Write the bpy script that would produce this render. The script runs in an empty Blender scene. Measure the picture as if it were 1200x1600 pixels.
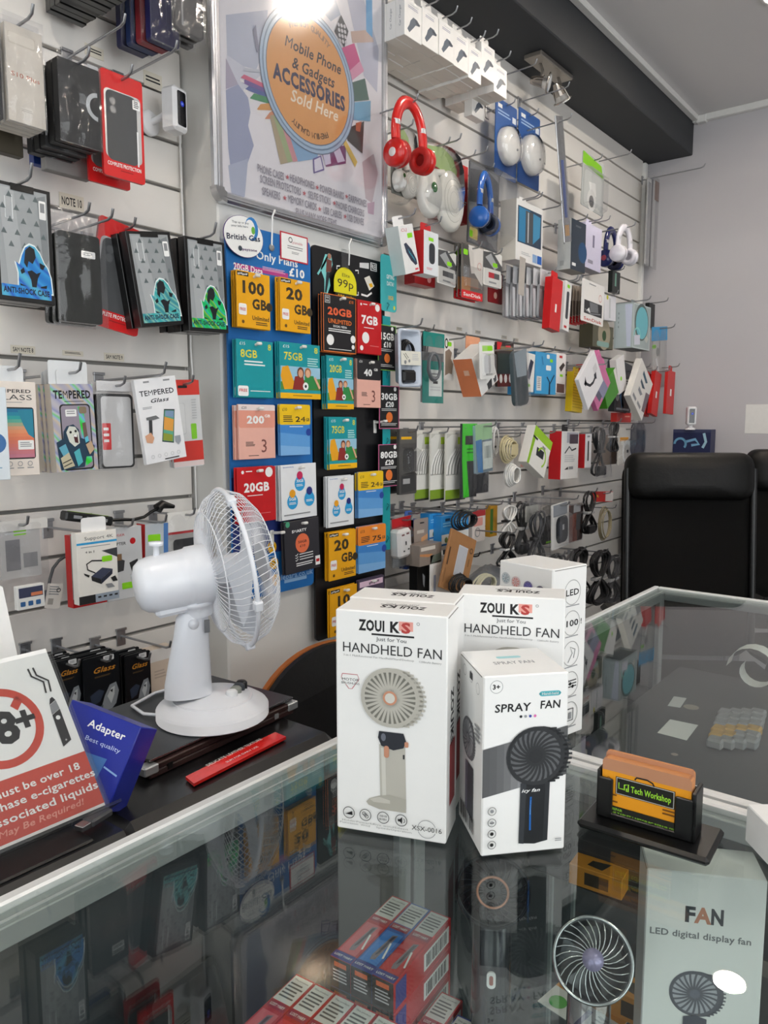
import bpy, math, random
from mathutils import Matrix, Vector

random.seed(7)
sc = bpy.context.scene
COL = sc.collection
PI = math.pi

# ------------------------------------------------------------------ camera
# world: X runs along the slatwall, Y points at the slatwall (its face is y = 1.5), Z up, floor z = 0
ZC = 1.35                     # eye height
TOP = ZC - .38                # counter top
CEIL = ZC + 1.485
PHI = math.radians(38.5)      # the lens heads 38.5 degrees off the wall's direction
TH = math.atan(140 / 1200)    # and looks slightly down
cam_d = bpy.data.cameras.new('camera')
cam = bpy.data.objects.new('camera', cam_d)
COL.objects.link(cam)
cam_d.sensor_fit = 'VERTICAL'
cam_d.sensor_height = 24
cam_d.lens = 18
cam_d.clip_start = .02
cam.location = (0, 0, ZC)
cam.rotation_euler = (PI / 2 - TH, 0, PHI - PI / 2)
sc.camera = cam

# ------------------------------------------------------------------ world, lights, exposure
w_ = bpy.data.worlds.new('world')
sc.world = w_
w_.use_nodes = True
w_.node_tree.nodes['Background'].inputs[0].default_value = (.8, .88, 1, 1)
w_.node_tree.nodes['Background'].inputs[1].default_value = .25
sc.view_settings.view_transform = 'Standard'
sc.view_settings.look = 'None'
sc.view_settings.gamma = 1
sc.view_settings.exposure = 0.13
sc.cycles.use_denoising = True
sc.cycles.transparent_max_bounces = 24
sc.cycles.max_bounces = 8
sc.cycles.sample_clamp_indirect = 4
LAMP = 380                    # emission of each ceiling downlight
DAY_FILL = 125                     # power of the daylight fill added behind the photographer


def area(name, loc, rot, sx, sy, power, col):
    d = bpy.data.lights.new(name, 'AREA')
    d.shape = 'RECTANGLE'
    d.size, d.size_y, d.energy, d.color = sx, sy, power, col
    o = bpy.data.objects.new(name, d)
    o.location, o.rotation_euler = loc, rot
    COL.objects.link(o)


area('front_daylight_fill', (.3, -2.88, 1.55), (PI / 2, 0, 0), 3.6, 2.3, DAY_FILL * .52, (.95, .97, 1))  # fill added from an unseen front, placed to brighten the slatwall
area('side_daylight_fill', (-2.88, -.7, 1.55), (PI / 2, 0, -PI / 2), 3.2, 2.3, DAY_FILL * .36, (.93, .96, 1))  # second added fill, out of view, brightens the carton fronts

# ------------------------------------------------------------------ pixel of the reference <-> place in the room
cT, sT, cP, sP = math.cos(TH), math.sin(TH), math.cos(PHI), math.sin(PHI)


def ray(x, y):
    u, v = (x - 600) / 1200, (y - 800) / 1200
    fw, up = cT - v * sT, -v * cT - sT
    return Vector((u * sP + fw * cP, -u * cP + fw * sP, up))


def on_b(x, y, b):
    r = ray(x, y); r *= b / r.y
    return Vector((r.x, r.y, r.z + ZC))


def on_a(x, y, a):
    r = ray(x, y); r *= a / r.x
    return Vector((r.x, r.y, r.z + ZC))


def on_z(x, y, z):
    r = ray(x, y); r *= (z - ZC) / r.z
    return Vector((r.x, r.y, z))


def on_f(x, y, fwd):            # at a horizontal distance in front of the lens
    r = ray(x, y); r *= fwd / (r.x * cP + r.y * sP)
    return Vector((r.x, r.y, r.z + ZC))


# ------------------------------------------------------------------ materials
_mats = {}


def lin(h):
    h = h.lstrip('#')
    o = []
    for i in (0, 2, 4):
        c = int(h[i:i + 2], 16) / 255
        o.append(c / 12.92 if c <= .04045 else ((c + .055) / 1.055) ** 2.4)
    return (*o, 1)


def C(h, r=.5, m=0., spec=.4, nz=.08, sc_=60., bump=0., coat=0., emit=0.):
    """principled colour with a little procedural mottling"""
    k = (h, r, m, spec, nz, sc_, bump, coat, emit)
    if k in _mats: return _mats[k]
    mt = bpy.data.materials.new('surface_' + h.lstrip('#'))
    mt.use_nodes = True
    nt = mt.node_tree; N, L = nt.nodes, nt.links
    p = N['Principled BSDF']
    p.inputs['Roughness'].default_value = r
    p.inputs['Metallic'].default_value = m
    p.inputs['Specular IOR Level'].default_value = spec
    p.inputs['Coat Weight'].default_value = coat
    p.inputs['Coat Roughness'].default_value = .06
    c = lin(h)
    tc = N.new('ShaderNodeTexCoord')
    no = N.new('ShaderNodeTexNoise'); no.inputs['Scale'].default_value = sc_; no.inputs['Detail'].default_value = 3
    L.new(tc.outputs['Object'], no.inputs['Vector'])
    mx = N.new('ShaderNodeMix'); mx.data_type = 'RGBA'
    mx.inputs[6].default_value = c
    mx.inputs[7].default_value = (c[0] * (1 - nz), c[1] * (1 - nz), c[2] * (1 - nz), 1)
    L.new(no.outputs[0], mx.inputs[0]); L.new(mx.outputs[2], p.inputs['Base Color'])
    if bump:
        b = N.new('ShaderNodeBump'); b.inputs['Strength'].default_value = bump; b.inputs['Distance'].default_value = .002
        L.new(no.outputs[0], b.inputs['Height']); L.new(b.outputs[0], p.inputs['Normal'])
    if emit:
        p.inputs['Emission Color'].default_value = c; p.inputs['Emission Strength'].default_value = emit
    _mats[k] = mt
    return mt


def clear(name, tint=(1, 1, 1), rough=.02, gain=1.0, base=0., bump=0., bscale=30., ior=1.5, veil=None):
    """thin clear sheet: straight-through transparency plus a Fresnel reflection"""
    k = ('clear', name)
    if k in _mats: return _mats[k]
    mt = bpy.data.materials.new(name); mt.use_nodes = True
    nt = mt.node_tree; N, L = nt.nodes, nt.links
    N.remove(N['Principled BSDF'])
    out = N['Material Output']
    geo = N.new('ShaderNodeNewGeometry')
    io = N.new('ShaderNodeMix'); io.data_type = 'FLOAT'
    io.inputs[2].default_value = ior; io.inputs[3].default_value = 1 / ior
    L.new(geo.outputs['Backfacing'], io.inputs[0])
    fr = N.new('ShaderNodeFresnel'); L.new(io.outputs[0], fr.inputs['IOR'])
    ma = N.new('ShaderNodeMath'); ma.operation = 'MULTIPLY_ADD'; ma.use_clamp = True
    ma.inputs[1].default_value = gain; ma.inputs[2].default_value = base
    L.new(fr.outputs[0], ma.inputs[0])
    tr = N.new('ShaderNodeBsdfTransparent'); tr.inputs[0].default_value = (*tint, 1)
    gl = N.new('ShaderNodeBsdfGlossy'); gl.inputs['Roughness'].default_value = rough
    low = tr
    if veil:                                     # milky plastic: part of the light scatters
        df = N.new('ShaderNodeBsdfDiffuse'); df.inputs[0].default_value = (*veil[:3], 1)
        m2 = N.new('ShaderNodeMixShader'); m2.inputs[0].default_value = veil[3]
        L.new(tr.outputs[0], m2.inputs[1]); L.new(df.outputs[0], m2.inputs[2]); low = m2
    mix = N.new('ShaderNodeMixShader')
    L.new(ma.outputs[0], mix.inputs[0]); L.new(low.outputs[0], mix.inputs[1]); L.new(gl.outputs[0], mix.inputs[2])
    L.new(mix.outputs[0], out.inputs['Surface'])
    tc = N.new('ShaderNodeTexCoord'); no = N.new('ShaderNodeTexNoise')
    no.inputs['Scale'].default_value = bscale; no.inputs['Detail'].default_value = 4
    L.new(tc.outputs['Object'], no.inputs['Vector'])
    if bump:
        b = N.new('ShaderNodeBump'); b.inputs['Strength'].default_value = bump; b.inputs['Distance'].default_value = .01
        L.new(no.outputs[0], b.inputs['Height'])
        L.new(b.outputs[0], gl.inputs['Normal']); L.new(b.outputs[0], fr.inputs['Normal'])
    _mats[k] = mt
    return mt


def holo(name, cols, scale=9.):
    """holographic foil print: its shifting sheen fixed as colour bands on a metallic ground"""
    if name in _mats: return _mats[name]
    mt = bpy.data.materials.new(name); mt.use_nodes = True
    nt = mt.node_tree; N, L = nt.nodes, nt.links
    p = N['Principled BSDF']; p.inputs['Metallic'].default_value = .35; p.inputs['Roughness'].default_value = .3
    tc = N.new('ShaderNodeTexCoord'); wv = N.new('ShaderNodeTexWave')
    wv.inputs['Scale'].default_value = scale; wv.inputs['Distortion'].default_value = 3
    wv.bands_direction = 'DIAGONAL'
    rp = N.new('ShaderNodeValToRGB')
    el = rp.color_ramp.elements
    while len(el) < len(cols): el.new(.5)
    for i, h in enumerate(cols):
        el[i].position = i / (len(cols) - 1); el[i].color = lin(h)
    L.new(tc.outputs['Object'], wv.inputs['Vector']); L.new(wv.outputs[1], rp.inputs[0])
    L.new(rp.outputs[0], p.inputs['Base Color'])
    _mats[name] = mt
    return mt


WHITE = C('#f4f4f2', .45); PAPER = C('#f0eeea', .6); BLACK = C('#0b0b0c', .35); INK = C('#1b1b1d', .6)
GREY = C('#8d8f92', .5); DGREY = C('#2c2e31', .45); RED = C('#c5141b', .4); CHROME = C('#c9cacc', .22, 1.)
STEEL = C('#adaeb1', .35, .85); ALU = C('#d4d6d6', .38, .75); LIME = C('#8fe01a', .5); YEL = C('#f2b70d', .5)
BLUE = C('#1a63b5', .45); TEAL = C('#13969c', .45); PINKISH = C('#e9a898', .5); ORANGE = C('#ea7a33', .5)
NAVY = C('#141c48', .45); LGREY = C('#c9cbcc', .5); SKY = C('#4da3dc', .45); CREAM = C('#e8dfd2', .55)
FILM = clear('clear_film', (.975, .975, .975), .1, 1.2, .01, .5, 26)
BAGFILM = clear('crinkled_bag_film', (.97, .97, .975), .13, 1.1, .008, .4, 20, veil=(.8, .8, .8, .02))
BLISTER = clear('blister_plastic', (.95, .95, .95), .06, 1.5, .02, .2, 14)
GLASS = clear('glass_sheet', (.93, .965, .95), .0, 1.0)
ACRYL = clear('acrylic_sheet', (.95, .96, .96), .03, 1.2, .01)

# ------------------------------------------------------------------ glyphs: every character once, then words are laid out from them
_gl = {}
CHARS = sorted(set('ABCDEFGHIJKLMNOPQRSTUVWXYZabcdefghijklmnopqrstuvwxyz0123456789&£+-/.,*()\'":!?@'))


def make_glyphs():
    tmp = []

    def curve(s, off):
        cu = bpy.data.curves.new('g', 'FONT'); cu.body = s; cu.offset = off; cu.resolution_u = 2; cu.fill_mode = 'FRONT'
        o = bpy.data.objects.new('g', cu); COL.objects.link(o)
        return o
    for ch in CHARS:
        for off in (0., .006, .012, .018, .028, .04): tmp.append((ch, off, curve(ch, off)))
        tmp.append((ch, None, curve(ch + '|', 0.)))
    bar = curve('|', 0.)
    dg = bpy.context.evaluated_depsgraph_get()

    def mesh_of(o):
        e = o.evaluated_get(dg); me = e.to_mesh()
        vs = [(v.co.x, v.co.y) for v in me.vertices]; fs = [tuple(p.vertices) for p in me.polygons]
        e.to_mesh_clear()
        ar, ed = 0., {}
        for f in fs:
            ar += abs(sum(vs[f[i]][0] * vs[f[(i + 1) % len(f)]][1] - vs[f[(i + 1) % len(f)]][0] * vs[f[i]][1] for i in range(len(f)))) / 2
            for i in range(len(f)):
                k = tuple(sorted((f[i], f[(i + 1) % len(f)]))); ed[k] = ed.get(k, 0) + 1
        per = sum(math.dist(vs[a], vs[b]) for (a, b), n in ed.items() if n == 1)
        return vs, fs, ar, per
    bx = max(v[0] for v in mesh_of(bar)[0]); base = {}
    for ch, off, o in tmp:
        if off is None: continue
        vs, fs, ar, per = mesh_of(o)
        if off == 0.: base[ch] = (ar, per)
        a0, p0 = base[ch]
        if off == 0. or ar < a0 + p0 * off * 1.12 + .002:       # a heavier cut only while its outline stays clean
            for st, most in ((0, 0.), (1, .018), (2, .04)):
                if off <= most: _gl[(st, ch)] = [vs, fs, 0]
    for ch, off, o in tmp:
        if off is None:
            adv = max(v[0] for v in mesh_of(o)[0]) - bx
            for st in (0, 1, 2):
                if (st, ch) in _gl: _gl[(st, ch)][2] = adv + (.0, .02, .045)[st]
    for ch, off, o in tmp + [('', 0, bar)]:
        d = o.data; bpy.data.objects.remove(o); bpy.data.curves.remove(d)


make_glyphs()
CAP = max(v[1] for v in _gl[(0, 'H')][0])


def layout(s, st):
    vs, fs, x = [], [], 0.
    for ch in s:
        if ch == ' ': x += .28; continue
        g = _gl.get((st, ch))
        if not g: x += .3; continue
        o = len(vs)
        vs += [(a + x, b) for a, b in g[0]]; fs += [tuple(i + o for i in f) for f in g[1]]
        x += g[2]
    return vs, fs, x


# ------------------------------------------------------------------ mesh builder
def T(x=0, y=0, z=0): return Matrix.Translation((x, y, z))


def RX(a): return Matrix.Rotation(a, 4, 'X')


def RY(a): return Matrix.Rotation(a, 4, 'Y')


def RZ(a): return Matrix.Rotation(a, 4, 'Z')


def S(x, y, z): return Matrix.Diagonal((x, y, z, 1))


class MB:
    def __init__(s): s.v, s.f, s.m, s.sm, s.mats, s.M = [], [], [], [], [], None

    def add(s, vs, fs, mat, M=None, smooth=False):
        if mat not in s.mats: s.mats.append(mat)
        k = s.mats.index(mat); o = len(s.v)
        if M is not None: vs = [M @ Vector(v) for v in vs]
        if s.M is not None: vs = [s.M @ Vector(v) for v in vs]
        s.v += [tuple(v) for v in vs]
        s.f += [tuple(i + o for i in f) for f in fs]
        s.m += [k] * len(fs); s.sm += [smooth] * len(fs)
        return s

    def box(s, x0, x1, y0, y1, z0, z1, mat, bev=0., M=None):
        if x1 < x0: x0, x1 = x1, x0
        if y1 < y0: y0, y1 = y1, y0
        if z1 < z0: z0, z1 = z1, z0
        b = min(bev, (x1 - x0) * .45, (y1 - y0) * .45, (z1 - z0) * .45)
        if b <= 0:
            vs = [(x, y, z) for x in (x0, x1) for y in (y0, y1) for z in (z0, z1)]
            fs = [(0, 1, 3, 2), (4, 6, 7, 5), (0, 4, 5, 1), (2, 3, 7, 6), (0, 2, 6, 4), (1, 5, 7, 3)]
            return s.add(vs, fs, mat, M)
        X, Y, Z = (x0, x1), (y0, y1), (z0, z1); vs = []; ix = {}
        for i in (0, 1):
            for j in (0, 1):
                for k in (0, 1):
                    dx, dy, dz = b * (1 - 2 * i), b * (1 - 2 * j), b * (1 - 2 * k)
                    ix[i, j, k, 'x'] = len(vs); vs.append((X[i], Y[j] + dy, Z[k] + dz))
                    ix[i, j, k, 'y'] = len(vs); vs.append((X[i] + dx, Y[j], Z[k] + dz))
                    ix[i, j, k, 'z'] = len(vs); vs.append((X[i] + dx, Y[j] + dy, Z[k]))
        fs = []
        q = ((0, 0), (1, 0), (1, 1), (0, 1))
        for e in (0, 1):
            r = q if e else q[::-1]
            fs.append(tuple(ix[e, j, k, 'x'] for j, k in r))
            fs.append(tuple(ix[i, e, k, 'y'] for k, i in r))
            fs.append(tuple(ix[i, j, e, 'z'] for i, j in r))
        for p in (0, 1):
            for t in (0, 1):
                fl = p == t
                a = [ix[0, p, t, 'y'], ix[1, p, t, 'y'], ix[1, p, t, 'z'], ix[0, p, t, 'z']]
                fs.append(tuple(a[::-1] if fl else a))
                a = [ix[t, 0, p, 'z'], ix[t, 1, p, 'z'], ix[t, 1, p, 'x'], ix[t, 0, p, 'x']]
                fs.append(tuple(a[::-1] if fl else a))
                a = [ix[p, t, 0, 'x'], ix[p, t, 1, 'x'], ix[p, t, 1, 'y'], ix[p, t, 0, 'y']]
                fs.append(tuple(a[::-1] if fl else a))
        for i in (0, 1):
            for j in (0, 1):
                for k in (0, 1):
                    a = (ix[i, j, k, 'x'], ix[i, j, k, 'y'], ix[i, j, k, 'z'])
                    fs.append(a if (i + j + k) % 2 else a[::-1])
        return s.add(vs, fs, mat, M)

    def prism(s, poly, y0, y1, mat, M=None, side=None):
        """outline in x,z pulled from y0 (front) to y1"""
        n = len(poly)
        vs = [(x, y0, z) for x, z in poly] + [(x, y1, z) for x, z in poly]
        s.add(vs, [tuple(range(n)), tuple(range(2 * n - 1, n - 1, -1))], mat, M)
        return s.add(vs, [(i, i + n, (i + 1) % n + n, (i + 1) % n) for i in range(n)], side or mat, M)

    def tube(s, pts, r, mat, n=6, closed=False, M=None, flat=1.):
        pts = [Vector(p) for p in pts]; k = len(pts)
        rs = r if isinstance(r, (list, tuple)) else [r] * k
        vs, fs = [], []; up = None
        for i, p in enumerate(pts):
            a = pts[(i - 1) % k] if (closed or i > 0) else p
            b = pts[(i + 1) % k] if (closed or i < k - 1) else p
            t = (b - a)
            t = t.normalized() if t.length > 1e-9 else Vector((0, 0, 1))
            if up is None:
                up = Vector((0, 0, 1)) if abs(t.z) < .9 else Vector((1, 0, 0))
            u = t.cross(up)
            if u.length < 1e-6: u = t.cross(Vector((0, 1, 0)))
            u.normalize(); w = u.cross(t).normalized(); up = w
            for j in range(n):
                q = 2 * PI * j / n
                vs.append(p + u * (math.cos(q) * rs[i]) + w * (math.sin(q) * rs[i] * flat))
        m = k if closed else k - 1
        for i in range(m):
            for j in range(n):
                a, b = i * n + j, i * n + (j + 1) % n
                c, d = ((i + 1) % k) * n + (j + 1) % n, ((i + 1) % k) * n + j
                fs.append((a, b, c, d))
        s.add(vs, fs, mat, M, True)
        if not closed:
            s.add(vs, [tuple(range(n)), tuple(range((k - 1) * n + n - 1, (k - 1) * n - 1, -1))], mat, M)
        return s

    def lathe(s, prof, mat, n=24, M=None, smooth=True):
        vs, fs = [], []
        for r, z in prof:
            for j in range(n):
                q = 2 * PI * j / n; vs.append((r * math.cos(q), r * math.sin(q), z))
        for i in range(len(prof) - 1):
            for j in range(n):
                a, b = i * n + j, i * n + (j + 1) % n
                fs.append((a, b, b + n, a + n))
        s.add(vs, fs, mat, M, smooth)
        for i, fl in ((0, True), (len(prof) - 1, False)):
            if prof[i][0] > 1e-5:
                f = tuple(range(i * n, i * n + n))
                s.add(vs, [f[::-1] if fl else f], mat, M)
        return s

    def ball(s, c, rx, ry, rz, mat, n=14, M=None):
        pr = [(math.sin(PI * i / 9), -math.cos(PI * i / 9)) for i in range(10)]
        pr[0] = (0, -1); pr[-1] = (0, 1)
        A = T(*c) @ S(rx, ry, rz)
        return s.lathe(pr, mat, n, A if M is None else M @ A)

    def grid(s, fn, nu, nv, mat, M=None, smooth=True):
        vs = [fn(i / nu, j / nv) for j in range(nv + 1) for i in range(nu + 1)]
        fs = [(j * (nu + 1) + i, j * (nu + 1) + i + 1, (j + 1) * (nu + 1) + i + 1, (j + 1) * (nu + 1) + i)
              for j in range(nv) for i in range(nu)]
        return s.add(vs, fs, mat, M, smooth)

    def obj(s, name, parent=None, loc=None, rot=None):
        me = bpy.data.meshes.new(name); me.from_pydata(s.v, [], s.f)
        for m in s.mats: me.materials.append(m)
        me.polygons.foreach_set('material_index', s.m); me.polygons.foreach_set('use_smooth', s.sm)
        me.update()
        o = bpy.data.objects.new(name, me); COL.objects.link(o)
        if parent: o.parent = parent
        if loc is not None: o.location = loc
        if rot is not None: o.rotation_euler = rot
        return o


EPS = .00011


class Face:
    """a printed face: x 0..1 left to right, y 0..1 top to bottom, each print a hair above the last"""
    def __init__(s, mb, M, w, h, lay=1): s.mb, s.M, s.w, s.h, s.k = mb, M, w, h, lay

    def pt(s, x, y, k=None): return (x * s.w, (1 - y) * s.h, EPS * (s.k if k is None else k))

    def poly(s, pts, mat, up=True):
        s.mb.add([s.pt(*p) for p in pts], [tuple(range(len(pts)))[::-1]], mat, s.M)
        if up: s.k += 1
        return s

    def rect(s, x0, y0, x1, y1, mat, up=True):
        return s.poly([(x0, y0), (x1, y0), (x1, y1), (x0, y1)], mat, up)

    def rrect(s, x0, y0, x1, y1, r, mat, up=True):
        """rounded rectangle, r in fractions of the width"""
        ry = r * s.w / s.h; pts = []
        for cx, cy, q in ((x1 - r, y0 + ry, -90), (x1 - r, y1 - ry, 0), (x0 + r, y1 - ry, 90), (x0 + r, y0 + ry, 180)):
            for i in range(5):
                a = math.radians(q + 22.5 * i); pts.append((cx + r * math.cos(a), cy + ry * math.sin(a)))
        return s.poly(pts, mat, up)

    def disc(s, x, y, r, mat, asp=1., n=20, up=True):
        ry = r * s.w / s.h * asp
        return s.poly([(x + r * math.cos(2 * PI * i / n), y + ry * math.sin(2 * PI * i / n)) for i in range(n)], mat, up)

    def ring(s, x, y, r, wd, mat, asp=1., n=24, a0=0., a1=360.):
        ry = r * s.w / s.h * asp; q = 1 - wd / r; vs = []
        for i in range(n + 1):
            a = math.radians(a0 + (a1 - a0) * i / n); c, d = math.cos(a), math.sin(a)
            vs += [s.pt(x + r * c, y + ry * d), s.pt(x + r * q * c, y + ry * q * d)]
        s.mb.add(vs, [(2 * i, 2 * i + 1, 2 * i + 3, 2 * i + 2) for i in range(n)], mat, s.M)
        return s

    def line(s, pts, wd, mat):
        """stroke of constant width (fraction of the width)"""
        P = [Vector((p[0] * s.w, (1 - p[1]) * s.h)) for p in pts]; t = wd * s.w / 2; vs = []
        for i, p in enumerate(P):
            d = (P[min(i + 1, len(P) - 1)] - P[max(i - 1, 0)]).normalized(); nrm = Vector((-d.y, d.x)) * t
            vs += [(p.x + nrm.x, p.y + nrm.y, EPS * s.k), (p.x - nrm.x, p.y - nrm.y, EPS * s.k)]
        s.mb.add(vs, [(2 * i, 2 * i + 1, 2 * i + 3, 2 * i + 2) for i in range(len(P) - 1)], mat, s.M)
        return s

    def text(s, t, x, y, h, mat, w=None, al='c', st=0, sh=0., rot=0., up=False):
        """y is the middle of the capitals, h their height (fraction of the face height), w an exact width"""
        vs, fs, L = layout(t, st)
        if not vs: return s
        k = h * s.h / CAP; kx = k
        if w: kx = w * s.w / L
        ox = {'c': -L / 2, 'l': 0, 'r': -L}[al]
        c, d = math.cos(rot), math.sin(rot); out = []
        for a, b in vs:
            px, py = (a + ox + sh * b) * kx, (b - CAP / 2) * k
            out.append((x * s.w + px * c - py * d, (1 - y) * s.h + px * d + py * c, EPS * s.k))
        s.mb.add(out, fs, mat, s.M)
        if up: s.k += 1
        return s

    def lines(s, x0, y0, x1, y1, n, mat, ragged=.2, fill=.45):
        """rows of unreadably small print"""
        for i in range(n):
            ya = y0 + (y1 - y0) * i / n; e = x1 - (x1 - x0) * ragged * random.random()
            s.rect(x0, ya, e, ya + (y1 - y0) / n * fill, mat, False)
        s.k += 1
        return s

    def barcode(s, x0, y0, x1, y1, mat=None, n=14, vert=False):
        m = mat or INK
        for i in range(n):
            t = i / n; wd = (.3 + .5 * random.random()) / n
            if vert: s.rect(x0, y0 + (y1 - y0) * t, x1, y0 + (y1 - y0) * (t + wd), m, False)
            else: s.rect(x0 + (x1 - x0) * t, y0, x0 + (x1 - x0) * (t + wd), y1, m, False)
        s.k += 1
        return s


def F_front(mb, w, h, y, z0=0., x0=None, M=None):
    A = T(-w / 2 if x0 is None else x0, y, z0) @ RX(PI / 2)
    return Face(mb, A if M is None else M @ A, w, h)


def F_left(mb, d, h, x, y_back, z0=0., M=None):      # seen from -x; left edge is the far (wall) side
    A = T(x, y_back, z0) @ RZ(-PI / 2) @ RX(PI / 2)
    return Face(mb, A if M is None else M @ A, d, h)


def F_right(mb, d, h, x, y_front, z0=0., M=None):
    A = T(x, y_front, z0) @ RZ(PI / 2) @ RX(PI / 2)
    return Face(mb, A if M is None else M @ A, d, h)


def F_top(mb, w, d, z, y_front, M=None):
    A = T(-w / 2, y_front, z)
    return Face(mb, A if M is None else M @ A, w, d)


# ------------------------------------------------------------------ things
def tag(o, label, cat, group=None, kind=None):
    if label: o['label'] = label
    if cat: o['category'] = cat
    if group: o['group'] = group
    if kind: o['kind'] = kind
    return o


def struct(mb, name, loc=None, rot=None):
    o = mb.obj(name, None, loc, rot); o['kind'] = 'structure'
    return o


class Thing:
    """collects the parts of one thing; one part -> the thing is that mesh, else an Empty parents them"""
    def __init__(s, name, label, cat, group=None):
        s.name, s.label, s.cat, s.group, s.p = name, label, cat, group, []

    def part(s, name, sub=None, label=None):
        mb = MB(); s.p.append((name, mb, sub, label)); return mb

    def put(s, loc, yaw=0., roll=0., pitch=0., M=None):
        if M is None:
            M = Matrix.Translation(loc) @ RZ(yaw) @ RX(pitch) @ RY(roll)
        ps = [q for q in s.p if q[1].v]
        if len(ps) == 1:
            r = ps[0][1].obj(s.name); r.matrix_world = M; o = {}
        else:
            r = bpy.data.objects.new(s.name, None); r.empty_display_size = .03; COL.objects.link(r); r.matrix_world = M; o = {}
            for name, mb, sub, label in ps:
                c = mb.obj(name, o[id(sub)] if sub is not None else r); o[id(mb)] = c
                if label: c['label'] = label
        tag(r, s.label, s.cat, s.group)
        s.o = r
        return r


def copy_tree(o, parent=None):
    c = o.copy(); COL.objects.link(c)
    if parent: c.parent = parent
    for ch in [q for q in bpy.data.objects if q.parent == o]: copy_tree(ch, c)
    return c


def arc(cx, cz, r, a0, a1, n=16, y=0., rz=None):
    rz = rz or r
    return [(cx + r * math.cos(math.radians(a0 + (a1 - a0) * i / n)), y, cz + rz * math.sin(math.radians(a0 + (a1 - a0) * i / n))) for i in range(n + 1)]


def rrect_pts(w, h, r, n=5, x=0., z=0.):
    """rounded outline in x,z, base at z, centred on x"""
    P = []
    for cx, cz, q in ((w / 2 - r, h - r, 0), (-w / 2 + r, h - r, 90), (-w / 2 + r, r, 180), (w / 2 - r, r, 270)):
        for i in range(n + 1):
            a = math.radians(q + 90 * i / n); P.append((x + cx + r * math.cos(a), z + cz + r * math.sin(a)))
    return P[::-1]
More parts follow.
